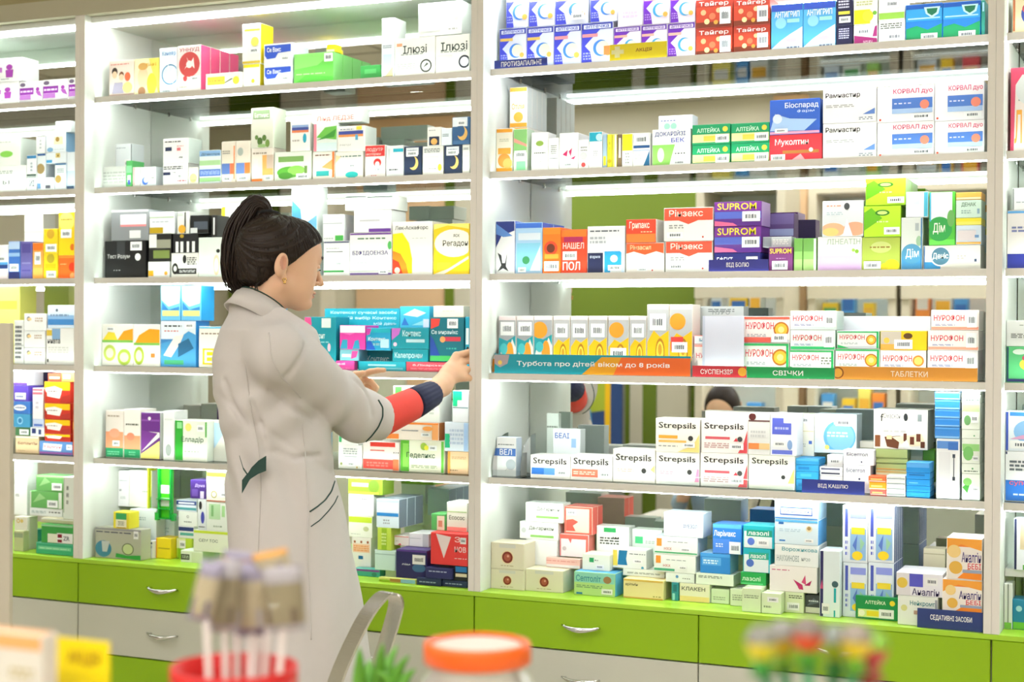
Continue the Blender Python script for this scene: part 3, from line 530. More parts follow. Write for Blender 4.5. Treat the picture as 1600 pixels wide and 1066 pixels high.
'r 0 .66 .95 .68 9098a0;r .6 0 1 .2 4ab050;l .05 .06 .5 .12 1 b0b8b8;r 0 .9 1 1 dfe4e8',
'r 0 .66 1 .7 b0cc90;T .1 .4 .9 .55 405a48 Есосос;r 0 0 1 .14 f0908a',
'r 0 .66 1 1 8ab4e0;T .08 .68 .95 .86 304058 Дітекспра;r 0 .1 1 .4 a8cc98',
'r 0 .66 1 1 dc3838;T .05 .8 .9 .92 ffe4e0 ЛОДУТР;T .05 .68 .8 .78 ffd0c8 аспірин;e .62 .46 .2 .13 d03030;e .62 .4 .12 .1 f0e8e4;P .45 .16 .8 .34;l .3 .04 .6 .08 1 d07070',
'r 0 .7 1 .9 2a2c68;l 0 .2 1 .5 2 6a6ca0',
'r 0 .7 1 .98 c4dc3a;e .75 .4 .12 .12 c8d0a0;l .1 .1 .5 .16 1 c0c4b8',
'r 0 .7 1 1 7a3a90;e .8 .3 .1 .3 2f7a70',
'r 0 .7 1 1 7c2a70;T .02 .74 .96 .96 f0de40 SUPROM;P .12 .04 .8 .42;l .3 .5 .7 .56 1 c090c0',
'r 0 .7 1 1 b8dc98;e .3 .35 .2 .2 70a868;P .5 .25 .95 .6',
'r 0 .7 1 1 eef0fa;p 2f9cc0 .0,0 .3,.0 .3,.4 .1,.4;p 2f9cc0 .5,0 .8,0 .75,.4 .6,.35;p f070c0 .0,.7 .4,.6 .6,.7',
'r 0 .7 1 1 f0f0e8;r .1 .1 .9 .2 b0a888',
'r 0 .75 1 1 10a4c0;c .8 .86 .1 bfeaf2;l .3 .3 .7 .5 4 9a9a9a',
'r 0 .8 1 .84 6a4a4a;c .18 .92 .09 5a2020;r 0 .12 1 .27 ee8a4a;r .5 .12 1 .27 f0c890;l .1 .4 .8 .6 2 c8c8c8',
'r 0 .8 1 .84 98b8b8',
'r 0 .8 1 1 14a6b8;p c83aa0 0,1 .22,1 .14,.72 0,.66;T .08 .42 .8 .6 dff4f6 Контекс;l .1 .2 .7 .32 2 a8dce4;p 1f58c0 0,0 .4,0 .2,.4 0,.4;r .6 .1 .95 .5 b8e4f0',
'r 0 .8 1 1 b8d0f0;r 0 .6 1 .7 98c0ec;P .1 .2 .9 .4;r .1 .04 .9 .12 c8b870;r 0 .0 1 .18 28306a',
'r 0 .8 1 1 f06a5c;r 0 .0 .04 .8 e88080;p e86868 .3,.8 .42,.8 .38,.6;r .92 0 1 .8 f07468;c .16 .35 .1 c8c0c0',
'r 0 .8 1 1 f07080;r 0 .88 1 .92 f8e0e0;l .3 .3 .6 .6 2 c0b8c8',
'r 0 .8 1 1 f07828;P .2 .4 .8 .75;r 0 .1 1 .3 d8b058',
'r 0 .8 1 1 f28a3a;p f6a640 0,.62 .4,.86 1,.72 1,1 0,1;T .42 .42 .98 .68 3a2a80 Аналгін;T .6 .26 .98 .4 d8304a БЕБІ;c .2 .68 .16 f8d890;c .25 .28 .16 e8b850;p f7902c .3,.02 1,0 1,.2 .6,.26;r .45 .16 1 .24 9aa8c0',
'r 0 .82 1 1 5a4a7c;r 0 .62 1 .74 8088b0;r 0 .4 1 .58 3a2458',
'r 0 .84 .95 .97 5a8cd0;r .5 .82 .95 .95 3a70c0;T .7 .3 .82 .75 3a4050 І;r .1 .1 .6 .78 e6e6ea;l .3 .02 .9 .1 3 c0c0c4',
'r 0 .84 1 1 22309a;r .06 .86 .94 .96 dfe4fb;T .12 .875 .88 .95 2a3fa8 аптечка;p 3c44c8 0,.84 .0,0 .34,0 .28,.3 .1,.45 .6,.84;r .02 .66 .5 .74 e3bd5c;c .62 .38 .2 3f7fd8;c .68 .38 .17 dfe9c8;l .05 .1 .3 .3 3 9fa8f0;c .85 .25 .07 f0b050',
'r 0 .84 1 1 22309a;r .06 .86 .94 .96 dfe4fb;T .12 .875 .88 .95 2a3fa8 аптечка;p 3c44c8 0,.84 .0,0 .34,0 .28,.3 .1,.45 .6,.84;r .02 .66 .5 .74 e3bd5c;c .62 .38 .2 3f7fd8;c .68 .38 .17 dfe9c8;l .05 .1 .3 .3 3 9fa8f0;c .85 .25 .07 f0b050;P .5 .1 .9 .3',
'r 0 .84 1 1 22309a;r .06 .86 .94 .96 dfe4fb;T .12 .875 .88 .95 2a3fa8 аптечка;p 3c44c8 0,.84 .0,0 .34,0 .28,.3 .1,.45 .6,.84;r .02 .66 .52 .74 e8909a;c .62 .38 .2 3f7fd8;c .68 .38 .17 dfe9c8;l .05 .1 .3 .3 3 9fa8f0;c .85 .25 .07 f0b050',
'r 0 .84 1 1 22309a;r .06 .86 .94 .96 dfe4fb;T .12 .875 .88 .95 2a3fa8 аптечка;p 3c44c8 0,.84 .0,0 .34,0 .28,.3 .1,.45 .6,.84;r .02 .66 .52 .74 e8909a;c .62 .38 .2 3f7fd8;c .68 .38 .17 dfe9c8;l .05 .1 .3 .3 3 9fa8f0;c .85 .25 .07 f0b050;r .72 .2 .95 .42 ee8244',
'r 0 .84 1 1 54209a;r .06 .86 .94 .96 e8dcf5;T .12 .875 .88 .95 5a2fa0 аптечка;p 6a24b8 0,.84 .0,0 .34,0 .28,.3 .1,.45 .6,.84;r .02 .66 .5 .74 efb0a0;c .62 .38 .2 3f9fd8;c .68 .38 .17 e6e9d8;l .05 .1 .3 .3 3 b98fe8;c .85 .25 .07 f0b050',
'r 0 .84 1 1 b4d030;T .2 .54 .7 .66 607068 СЕМ ТОС;c .26 .24 .12 b0a850;c .26 .24 .09 f0f0e0;P .5 .16 .74 .34;p 98c858 .9,.1 1,.5 1,.1;r 0 .0 1 .04 b05840',
'r 0 .84 1 1 c8b8f0;l .2 .2 .8 .6 4 d8c8f2',
'r 0 .84 1 1 f07a28;r .1 .72 .85 .84 b02858;T .06 .56 .9 .7 ffe0d8 НАШЕЛ;P .06 .3 .62 .5;T .06 .06 .75 .26 ffffff ПОЛ',
'r 0 .85 1 .88 b8b8a0',
'r 0 .85 1 1 f0d82a;r .2 .3 .8 .6 e8e4d0;c .6 .2 .1 e0b830',
'r 0 .86 1 1 3050b8;T .1 .72 .9 .85 ffffff АНТИГРИП;r .5 .6 .9 .68 9fe0d8;p dff0fc 0,0 1,0 1,.5 .6,.35 .3,.22 0,.05;e .65 .22 .17 .05 f0b0c0;l .5 .03 .9 .09 1 7080a0;c .3 .6 .12 8fd0f5',
'r 0 .86 1 1 3f88c0;l .4 .2 .6 .7 3 8090a0;r 0 0 1 .08 204838',
'r 0 .86 1 1 c8dc3a;T .15 .4 .7 .56 607068 СЕМ ТОС',
'r 0 .86 1 1 f08a28;c .45 .55 .16 e04a2a;c .45 .55 .1 6a3020;r .1 .32 .9 .42 f8a840;P .08 .04 .92 .26',
'r 0 .88 1 1 0a50a8;p 2f9bd8 0,.55 1,.55 1,.88 0,.88;p 0f8f58 0,0 1,0 1,.45 .6,.3 .3,.42 0,.35;p bfe8e8 .5,.92 .95,.92 .9,.72 .72,.62 .55,.74;p 0b6a48 .57,.88 .88,.88 .85,.76 .72,.68 .6,.76;r .05 .6 .95 .64 a8d8f5;P .42 .02 .88 .2',
'r 0 .88 1 1 ee8838;r 0 0 .25 .3 f08a40;r .88 0 1 .9 f0a868;r .3 .5 .62 .54 506070;P .68 .2 .84 .4;e .8 .66 .1 .14 f0a050',
'r 0 .9 1 1 3f6fd0;r .1 .66 .95 .8 d8e0ec;p 88c8e4 .05,.05 .7,.05 .95,.6 .05,.6;p e8f2f8 .55,.05 .95,.05 .95,.55;P .1 .02 .4 .12;c .4 .26 .08 3a8a5a',
'r 0 .9 1 1 5aaee4;r .08 .8 .2 .9 2f6cb8;r .1 .1 .24 .16 2f7cc8;l .1 .5 .6 .64 2 b8d0e0;c .8 .66 .13 e8dcb8;c .8 .68 .08 a88a58;P .7 .1 .9 .24',
'r 0 .9 1 1 a8cc98;P .55 .08 .9 .55;p 98cc88 .1,.3 .5,.6 .3,.9',
'r 0 .9 1 1 c8b070;l .1 .2 .7 .7 4 a8b090',
'r 0 .9 1 1 dfe8ec',
'r 0 .9 1 1 f08a30;c .9 .5 .2 d83018;l .1 .6 .5 .66 1 f8c080;c .9 .1 .14 f8a060',
'r 0 .9 1 1 f0ec90;r .1 .1 .9 .4 c8b840',
'r 0 .9 1 1 f2a530;r 0 0 1 .1 f2a530;T .1 .45 .85 .6 e8a818 Отілія;c .5 .25 .13 f2b84a',
'r 0 .92 1 1 f2a530;r 0 0 1 .1 f2a530;r .1 .42 .9 .56 e8a840;c .5 .27 .16 ee9440;c .72 .2 .12 f0b060;l .2 .7 .8 .78 2 c8c8b0',
'r 0 .94 1 1 98989c;l .02 .84 .8 .9 1 303458;e .18 .3 .18 .28 3f80a8;p c8ccd0 .14,.56 .32,.56 .26,.2 .16,.2;p 2f9a48 .45,.04 1,.0 1,.16 .7,.12 .46,.18;e .72 .34 .13 .2 606850;e .72 .34 .11 .17 c8d4a0;P .85 .7 .95 .96',
'r 0 .94 1 1 ee5a4a;r 0 0 .04 1 ee5a4a;r .9 0 1 1 ee5a4a;P .08 .68 .42 .9;p ea5a4c .05,.1 .4,.1 .3,.3 .5,.45 .3,.55 .05,.5;r 0 0 1 .05 e8604c',
'r 0 .96 1 1 303868;r .1 .66 .75 .68 303848;P .45 .2 .8 .36;r 0 0 .8 .06 3a9a50;l .1 .76 .6 .8 1 b0b0b0',
'r 0 .96 1 1 6a3a90;l .18 .84 .85 .9 1 507858;T .06 .46 .92 .58 3a2f78 БІФІДОЕНЗА;r 0 0 1 .05 78609a;l .1 .2 .45 .32 2 c0c4c8;P .7 .02 .92 .12;e .96 .7 .05 .1 58b860;r 0 .08 1 .1 c0c8c0',
'r 0 0 .04 1 203858;e .6 .5 .3 .2 e8dc48;e .5 .68 .14 .1 c04060;e .3 .86 .16 .08 d8e4d8;r 0 0 1 .08 28306a;e .5 .46 .04 .1 402818',
'r 0 0 .04 1 e0e8dc;r .9 0 1 1 e0e8dc;P .55 .04 .88 .5;p 98cc88 .1,.3 .5,.6 .3,.9',
'r 0 0 .06 1 2a48a8;r .1 .9 1 1 3f88e0;e .6 .5 .4 .3 88b8e4;p d8a0c8 .1,.3 .9,.3 .9,.5 .4,.4;P .1 .06 .9 .26',
'r 0 0 .06 1 c8704a;e .55 .5 .32 .36 3848a0;e .62 .6 .22 .24 f0c838;e .6 .4 .16 .18 e8e0f0;e .4 .66 .14 .14 c84a5c',
'r 0 0 .06 1 e88a20;r .15 .48 .95 .52 a08818',
'r 0 0 .08 1 20284a;r .2 .4 .4 .9 c8b898;r .3 0 1 .1 58a848',
'r 0 0 .12 1 f0889a;p 6cb84a .12,.5 1,.4 1,.9 .5,.86;p 3f8f34 .12,.4 .9,.5 1,.8 .4,.5;r .15 .0 1 .3 d8ecec',
'r 0 0 .12 1 f0a040;l .2 .66 .9 .8 2 c8a078;l .1 .1 .5 .2 1 a08060',
'r 0 0 .16 1 2a2860;p c84a80 0,.42 .16,.42 .1,.56;r .72 .22 .84 .44 18a8b0;r .72 0 .8 .1 18a8b0;c .78 .5 .05 406068;P .1 .04 .5 .2',
'r 0 0 .2 1 5aae34;r .05 .14 .18 .9 88cc58;r .94 0 1 1 6ab848;T .14 .42 .8 .62 284830 Геделикс;c .54 .82 .12 98b84a;c .6 .78 .08 e8e040;l .25 .12 .85 .22 2 a8b090;P .66 .7 .84 .86',
'r 0 0 .2 1 f0d420;l .4 .8 .9 .9 2 b0b0a8',
'r 0 0 .25 .4 d8a020;r .3 .05 .75 .5 f0f0f0;c .85 .2 .14 e89a30',
'r 0 0 .25 1 2fa034;r .06 .8 .22 .96 8fd890;e .42 .84 .1 .1 f0e880;T .2 .44 .9 .6 406048 Елладір;P .7 .74 .92 .9;l .3 .2 .8 .26 1 b0b8a8;r .95 .6 1 .98 60b050',
'r 0 0 .3 .3 2f88c0;c .3 .55 .44 e8ecec;c .3 .55 .38 4a7890;T .16 .4 .44 .7 f4f4f0 Деніс;l .6 .4 .75 .6 2 b8b0a8;r .9 .3 .94 .42 3a4868;r 0 0 .02 1 2060a0',
'r 0 0 .3 1 8a8f98;l .35 .2 .9 .8 3 f4f4f4',
'r 0 0 .3 1 d8b8b8',
'r 0 0 .4 .1 405878;r 0 .5 1 1 e8eef6',
'r 0 0 .45 1 c8bcae;c .13 .5 .16 f0c050;r 0 0 .6 .3 e8a84a;e .6 .75 .1 .16 5a3a10;P .3 .04 .7 .55',
'r 0 0 .45 1 e8eef2;P .75 .1 .98 .9;l .1 .3 .4 .7 2 3a80a8',
'r 0 0 .7 .55 f0e61a;e .6 .3 .24 .22 e8d83a;c .9 .4 .08 70b030;l .1 .7 .8 .9 2 c8c890',
'r 0 0 1 .1 7a8a50',
'r 0 0 1 .15 58683a',
'r 0 0 1 .18 8cc4f4;r 0 .85 1 1 58a4ec',
'r 0 0 1 .2 6a48b0;e .4 .5 .4 .1 a8b0e0',
'r 0 0 1 .2 d89a50',
'r 0 0 1 .24 f08a1e;p 1d98a4 0,.2 .2,.5 .5,.3 .8,.6 1,.45 1,.66 .5,.56 0,.62;p a7a9ae 0,.62 .5,.56 1,.66 1,1 0,1;e .66 .28 .24 .26 f29a2e;e .3 .42 .22 .1 48b6bc;r 0 .93 1 1 eadadc;P .1 .66 .92 .9',
'r 0 0 1 .24 f08a1e;p 1d98a4 0,.2 .2,.5 .5,.3 .8,.6 1,.45 1,.66 .5,.56 0,.62;p a7a9ae 0,.62 .5,.56 1,.66 1,1 0,1;e .66 .28 .24 .26 f29a2e;e .3 .42 .22 .1 48b6bc;r 0 .93 1 1 eadadc;c .3 .74 .16 e89a2a',
'r 0 0 1 .25 26308c;r 0 .96 1 1 58a0dc;l .1 .62 .9 .74 2 7078a8',
'r 0 0 1 .3 3f80c0;r 0 .3 1 .5 88b0d8;l .1 .4 .8 .6 1 7890b0;e .35 .76 .05 .08 505868',
'r 0 0 1 .3 3f8cc0;c .5 .3 .42 c8e0ec;c .5 .3 .36 4a90b8;T .2 .2 .85 .4 f0f4f4 Дім;r .66 .75 .84 .9 a8b0b4;e .85 .55 .14 .1 98b898;r .94 0 1 1 2070a8',
'r 0 0 1 .3 e8a848;r 0 .6 1 .8 3f70b8',
'r 0 0 1 .3 e8dfb0',
'r 0 0 1 .3 e8e8d8',
'r 0 0 1 .32 d8d8c8;p 58606a .1,.4 .5,.85 .9,.6;l .2 .6 .8 .75 1 c8ccd0',
'r 0 0 1 .35 a8cf80;r 0 .35 1 .6 8cbc68',
'r 0 0 1 .35 a8cf80;r 0 .35 1 .6 8cbc68;r .82 0 1 1 f2f8ee',
'r 0 0 1 .42 2a6cc0;r 0 .95 .04 1 202a58;T .1 .3 .7 .4 e85a60 супер;l .1 .6 .9 .84 3 606870;l .2 .1 .9 .16 1 c8dcf0',
'r 0 0 1 .42 d8b4e2;T .2 .78 .98 .95 a8b8a8 ЛІНЕАТІН;c .9 .56 .06 88b838;c .82 .6 .05 a0c850',
'r 0 0 1 .75 c8452c;r 0 .0 1 .2 7a2f18;c .2 .55 .1 e8b080;c .45 .4 .12 e07850;c .62 .6 .09 efc090;c .3 .22 .1 f0d8a0;c .55 .18 .08 d8a040;e .8 .2 .08 .05 e8e070;T .08 .74 .9 .94 fff0ea Тайгер;P .66 .1 .96 .7',
]
STOCK = [
('F1', 0, -3.6097, 0.1253, 0.0868, 0.08, 2.1429, 0.0763, 'f0eff0', '', 1, 0.86, 'white box with purple figure, lower, top shelf beyond the beige post', 83),
('F1', 0, -3.4829, 0.0948, 0.0868, 0.08, 2.1429, 0.0719, 'f0eff0', '', 1, 0.92, 'white and purple box, first of three, top shelf beyond the beige post', 269),
('F1', 0, -3.3866, 0.102, 0.0868, 0.08, 2.1429, 0.0728, 'f0eff0', '', 1, 0.92, 'white and purple box, second of three, top shelf beyond the beige post', 269),
('F1', 0, -3.2832, 0.0861, 0.0868, 0.08, 2.1429, 0.0726, 'f0eff0', '', 1, 0.91, 'white and purple box, third of three, top shelf beyond the beige post', 269),
('F1', 0, -3.61, 0.1372, 0.0868, 0.08, 2.2199, 0.0764, 'f0eff0', '', 1, 1, 'white box with purple figure, upper, top shelf beyond the beige post', 83),
('F2', 0, -3.5931, 0.1399, 0.0868, 0.08, 1.8589, 0.0872, 'eef0ee', '', 1, 1, 'white box with small digits, second shelf beyond the beige post', 50),
('F2', 0, -3.4517, 0.0407, 0.0868, 0.07, 1.8589, 0.0488, 'e8ecf0', '', 1, 0.83, 'narrow white box with slanted line, second shelf beyond the beige post', 47),
('F2', 0, -3.4087, 0.069, 0.0868, 0.07, 1.8589, 0.0433, 'e8f0f4', '', 1, 0.83, 'white box with blue corner dot, second shelf beyond the beige post', 172),
('F2', 0, -3.337, 0.0465, 0.0868, 0.07, 1.8589, 0.0879, 'eaf0f6', '98c0e4', 1, 0.92, 'white box with gold seal, lower, second shelf beyond the beige post', 59),
('F2', 0, -3.2884, 0.0712, 0.0868, 0.07, 1.8589, 0.1216, 'c8dcf0', '', 1, 1, 'blue white box half behind pillar, second shelf beyond the beige post', 367),
('F2', 0, -3.409, 0.0353, 0.0868, 0.07, 1.9028, 0.0777, 'e8f0f4', '', 1, 1, 'narrow white box with tan seal, second shelf beyond the beige post', 61),
('F2', 0, -3.452, 0.0407, 0.0868, 0.07, 1.9083, 0.068, 'e8ecf0', '', 1, 1, 'narrow white box with blue lid, second shelf beyond the beige post', 333),
('F2', 0, -3.5935, 0.1145, 0.0868, 0.08, 1.9467, 0.089, 'eef2ec', 'e4ece4', 2, 1, 'white box with green smear, second shelf beyond the beige post', 79),
('F2', 0, -3.3724, 0.0816, 0.0868, 0.07, 1.9473, 0.0341, 'eaf0f6', '', 1, 1, 'white blue box with gold square, second shelf beyond the beige post', 244),
('F2', 0, -3.4138, 0.0368, 0.0868, 0.07, 1.9811, 0.0587, 'eef2f2', '', 1, 1, 'narrow pale box with dark edge, second shelf beyond the beige post', 131),
('F2', 0, -3.3726, 0.0802, 0.0868, 0.07, 1.982, 0.0629, 'eaf2f8', '98c0e4', 1, 1, 'white box with gold square, upper, second shelf beyond the beige post', 240),
('F2', 0, -3.3348, 0.0609, 0.0868, 0.07, 2.0455, 0.0349, 'eef4f4', '', 1, 1, 'plain white box at pile top, second shelf beyond the beige post', 342),
('F3', 0, -3.5919, 0.0643, 0.0868, 0.07, 1.5769, 0.1116, 'f2f2f4', '', 1, 1, 'white box with navy lines, third shelf beyond the beige post', 266),
('F3', 0, -3.5261, 0.048, 0.0868, 0.07, 1.5769, 0.1223, '3f72c4', '', 1, 1, 'blue box with pale bands, third shelf beyond the beige post', 315),
('F3', 0, -3.4758, 0.0476, 0.0868, 0.07, 1.5769, 0.1214, '6a64a8', '', 1, 1, 'violet grey box, third shelf beyond the beige post', 214),
('F3', 0, -3.426, 0.0428, 0.0868, 0.07, 1.5769, 0.1159, 'e8a850', '', 1, 1, 'orange and tan upright box, third shelf beyond the beige post', 318),
('F3', 0, -3.3809, 0.0571, 0.0868, 0.08, 1.5769, 0.0803, 'f2cf22', '', 1, 1, 'yellow box with tag, lower, third shelf beyond the beige post', 70),
('F3', 0, -3.3202, 0.063, 0.0868, 0.08, 1.5769, 0.0736, 'ee6420', '', 1, 1, 'orange box with red spots, third shelf beyond the beige post', 343),
('F3', 0, -3.3207, 0.063, 0.0868, 0.08, 1.6511, 0.1385, 'f8d21c', '', 1, 1, 'tall yellow box with pale circle, third shelf beyond the beige post', 68),
('F3', 0, -3.3813, 0.0571, 0.0868, 0.08, 1.6578, 0.0792, 'f4d426', '', 1, 1, 'yellow box with tag, upper, third shelf beyond the beige post', 69),
('F3', 0, -3.5748, 0.0802, 0.2148, 0.06, 1.6989, 0.0981, 'e4e0da', '', 1, 1, 'plain cream carton at the back, third shelf beyond the beige post', 270),
('F4', 0, -3.5015, 0.0404, 0.0868, 0.08, 1.3016, 0.1413, 'dededc', '', 1, 1, 'narrow pile with dark labels, fourth shelf beyond the beige post', 100),
('F4', 0, -3.4594, 0.0858, 0.0868, 0.08, 1.3016, 0.0531, 'e6e6e4', '', 1, 1, 'off-white box with round photo, lower, fourth shelf beyond the beige post', 58),
('F4', 0, -3.3683, 0.1124, 0.0868, 0.09, 1.3016, 0.1164, 'dfdcd8', '', 1, 1, 'large off-white carton with small photo, fourth shelf beyond the beige post', 171),
('F4', 0, -3.4597, 0.0858, 0.0868, 0.08, 1.3553, 0.0541, 'e6e6e4', '', 1, 1, 'off-white box with round photo, middle, fourth shelf beyond the beige post', 58),
('F4', 0, -3.46, 0.0906, 0.0868, 0.08, 1.4099, 0.0552, 'e6e6e4', '', 1, 1, 'off-white box with round photo, upper, fourth shelf beyond the beige post', 58),
('F4', 0, -3.364, 0.1075, 0.0868, 0.08, 1.4186, 0.0732, 'cfdff0', '', 1, 0.88, 'pale blue box with deep blue foot, fourth shelf beyond the beige post', 379),
('F4', 0, -3.6603, 0.1077, 0.1698, 0.08, 1.3016, 0.2628, 'dfd96a', '', 1, 0.36, 'translucent yellow case under shelf, fourth shelf beyond the beige post', 344),
('F5', 0, -3.4939, 0.0952, 0.0868, 0.075, 1.0128, 0.0553, 'dcbf98', '', 1, 1, 'tan box with dark red word, fifth shelf beyond the beige post', 29),
('F5', 0, -3.3957, 0.1338, 0.0868, 0.08, 1.0128, 0.0421, '5a84c0', '', 1, 1, 'blue box with pink word, fifth shelf beyond the beige post', 149),
('F5', 0, -3.2609, 0.0549, 0.0868, 0.08, 1.0128, 0.1667, 'c8502a', '', 1, 0.72, 'rust orange cartons half behind pillar, fifth shelf beyond the beige post', 267),
('F5', 0, -3.3741, 0.1037, 0.0868, 0.08, 1.0555, 0.0237, 'c83428', '', 1, 0.88, 'yellow and red carton, layer four from top, fifth shelf beyond the beige post', 297),
('F5', 0, -3.4949, 0.0597, 0.0868, 0.075, 1.0687, 0.0268, '4a7a50', '', 1, 1, 'dark green box with white tag, fifth shelf beyond the beige post', 3),
('F5', 0, -3.433, 0.0572, 0.0868, 0.08, 1.0687, 0.0288, 'e8ecf0', '', 1, 1, 'tiny navy white box, fifth shelf beyond the beige post', 200),
('F5', 0, -3.3748, 0.1042, 0.0868, 0.08, 1.0798, 0.0456, 'c83428', '', 1, 1, 'yellow and red carton, layer three from top, fifth shelf beyond the beige post', 297),
('F5', 0, -3.5025, 0.0672, 0.0868, 0.075, 1.0962, 0.0425, '4aa0d0', '', 1, 1, 'sky blue box with white circle, fifth shelf beyond the beige post', 62),
('F5', 0, -3.4235, 0.0457, 0.0868, 0.08, 1.0981, 0.0262, 'c8d4ee', '', 1, 1, 'small blue white cube box, fifth shelf beyond the beige post', 197),
('F5', 0, -3.3757, 0.1049, 0.0868, 0.08, 1.126, 0.0514, 'c83428', '', 1, 1, 'yellow and red carton, layer two from top, fifth shelf beyond the beige post', 297),
('F5', 0, -3.4238, 0.0421, 0.0868, 0.07, 1.1249, 0.0993, 'f2eef0', '', 1, 1, 'white upright box with red cap, fifth shelf beyond the beige post', 317),
('F5', 0, -3.5027, 0.0672, 0.0868, 0.075, 1.1393, 0.0403, '3f78c8', '', 1, 1, 'blue box with white scroll, fifth shelf beyond the beige post', 77),
('F5', 0, -3.376, 0.1049, 0.0868, 0.08, 1.178, 0.0687, 'c83428', '', 1, 1, 'yellow and red carton, layer one from top, fifth shelf beyond the beige post', 297),
('F5', 0, -3.5125, 0.0461, 0.1648, 0.08, 1.0128, 0.2605, '3f3068', '', 1, 0.37, 'dark purple upright box, fifth shelf beyond the beige post', 213),
('F5', 0, -3.503, 0.0582, 0.0868, 0.075, 1.1802, 0.0507, '6048b8', '', 1, 1, 'violet box with white patch, fifth shelf beyond the beige post', 198),
('F5', 0, -3.5032, 0.0582, 0.0868, 0.075, 1.2315, 0.045, 'eceef8', '', 1, 1, 'white and indigo box, fifth shelf beyond the beige post', 374),
('F5', 0, -3.3616, 0.054, 0.0868, 0.07, 1.2473, 0.0258, 'd84a30', '', 1, 1, 'small red carton on yellow one, fifth shelf beyond the beige post', 204),
('F5', 0, -3.3061, 0.0506, 0.0868, 0.07, 1.2473, 0.029, 'e8a050', '', 1, 1, 'small orange cream carton on yellow one, fifth shelf beyond the beige post', 202),
('F6', 0, -3.3566, 0.148, 0.029, 0.06, 0.7015, 0.0364, '3fae84', '', 1, 1, 'long teal green box, green counter beyond the beige post', 186),
('F6', 0, -3.4947, 0.0372, 0.1291, 0.05, 0.7015, 0.0557, 'e4ecd0', '38b0b8', 1, 1, 'pale green box with aqua side, green counter beyond the beige post', 121),
('F6', 0, -3.4576, 0.0394, 0.04, 0.027, 0.7015, 0.0651, 'c8cca0', '', 1, 0.8, 'low olive box, green counter beyond the beige post', 292),
('F6', 0, -3.3361, 0.1272, 0.029, 0.08, 0.7385, 0.0586, '3fa04c', '', 1, 1, 'grass green box with red white label, green counter beyond the beige post', 219),
('F6', 0, -3.3551, 0.1299, 0.05, 0.08, 0.7978, 0.0158, 'd0c8a8', '', 1, 1, 'flat sandy box, green counter beyond the beige post', 310),
('F6', 0, -3.4821, 0.0521, 0.07, 0.05, 0.7015, 0.1064, 'eceada', '', 1, 0.25, 'small cream box with gold loop, green counter beyond the beige post', 60),
('F6', 0, -3.4279, 0.1319, 0.08, 0.07, 0.8141, 0.0245, 'e8eeec', '', 1, 1, 'white box with slanted writing, green counter beyond the beige post', 89),
('F6', 0, -3.511, 0.054, 0.1, 0.05, 0.8085, 0.1003, 'f0f2f0', '', 1, 1, 'tall white box, lower left pile, green counter beyond the beige post', 113),
('F6', 0, -3.2672, 0.0444, 0.05, 0.06, 0.8141, 0.133, 'ecf2ea', '', 1, 0.86, 'white box with dark spine writing, green counter beyond the beige post', 128),
('F6', 0, -3.4282, 0.1319, 0.08, 0.07, 0.8393, 0.0538, '6aae60', '', 1, 1, 'green box with white edges, lower, green counter beyond the beige post', 352),
('F6', 0, -3.4025, 0.1183, 0.08, 0.07, 0.8937, 0.0512, '6aae60', '', 1, 1, 'green box with white edges, upper, green counter beyond the beige post', 340),
('F6', 0, -3.5099, 0.0525, 0.1, 0.05, 0.9094, 0.0722, 'f2f4f2', '', 1, 1, 'white box with black word, green counter beyond the beige post', 54),
('L1', 0, -3.1222, 0.0963, 0.0868, 0.07, 2.1429, 0.1159, 'f4e2d8', '', 1, 1, 'cream box with three children, top shelf in the bay she faces', 97),
('L1', 0, -3.0246, 0.0933, 0.0868, 0.07, 2.1429, 0.1151, 'f2e26a', '', 1, 1, 'yellow box with a face and teddy, top shelf in the bay she faces', 162),
('L1', 0, -2.9294, 0.0656, 0.0868, 0.07, 2.1429, 0.1425, 'eaf2f8', '', 1, 1, 'white box with blue leaf circle, top shelf in the bay she faces', 37),
('L1', 0, -2.8624, 0.0868, 0.0868, 0.05, 2.1429, 0.1448, 'eadfdd', 'f0508c', 4, 1, 'pale grey pink box with red leaf circle, top shelf in the bay she faces', 26),
('L1', 0, -2.7484, 0.1259, 0.0748, 0.05, 2.1429, 0.0505, 'f4f2ea', '', 1, 1, 'white low box with yellow band, top shelf in the bay she faces', 178),
('L1', 0, -2.6215, 0.0595, 0.0868, 0.07, 2.1429, 0.0731, 'f2f2ea', 'f2d822', 1, 0.89, 'tall yellow sided box, lower, top shelf in the bay she faces', 331),
('L1', 0, -2.5476, 0.1003, 0.0868, 0.09, 2.1429, 0.061, 'eef0f6', 'dfe8ee', 1, 0.91, 'blue and white flat box, lower, top shelf in the bay she faces', 136),
('L1', 0, -2.4424, 0.1345, 0.0868, 0.055, 2.1429, 0.0913, '6cc854', '8cd87c', 4, 1, 'wide grass green carton, top shelf in the bay she faces', 139),
('L1', 0, -2.2216, 0.0669, 0.0948, 0.08, 2.1429, 0.0444, '3fa050', '4aa458', 1, 0.8, 'dark green carton behind, top shelf in the bay she faces', 224),
('L1', 0, -2.1472, 0.0426, 0.0868, 0.07, 2.1429, 0.1748, 'eaeff4', 'e6ece8', 1, 1, 'tall narrow pale box, top shelf in the bay she faces', 111),
('L1', 0, -2.1036, 0.1301, 0.0868, 0.12, 2.1429, 0.1126, 'f0eee8', '', 1, 1, 'white box with black oval script, top shelf in the bay she faces', 42),
('L1', 0, -1.9723, 0.1067, 0.0868, 0.12, 2.1429, 0.111, 'f0eee8', '', 1, 1, 'white box with black oval script by pillar, top shelf in the bay she faces', 36),
('L1', 0, -2.5479, 0.1003, 0.0868, 0.09, 2.2046, 0.0659, 'eef0f6', 'dfe8ee', 1, 1, 'blue and white flat box, upper, top shelf in the bay she faces', 135),
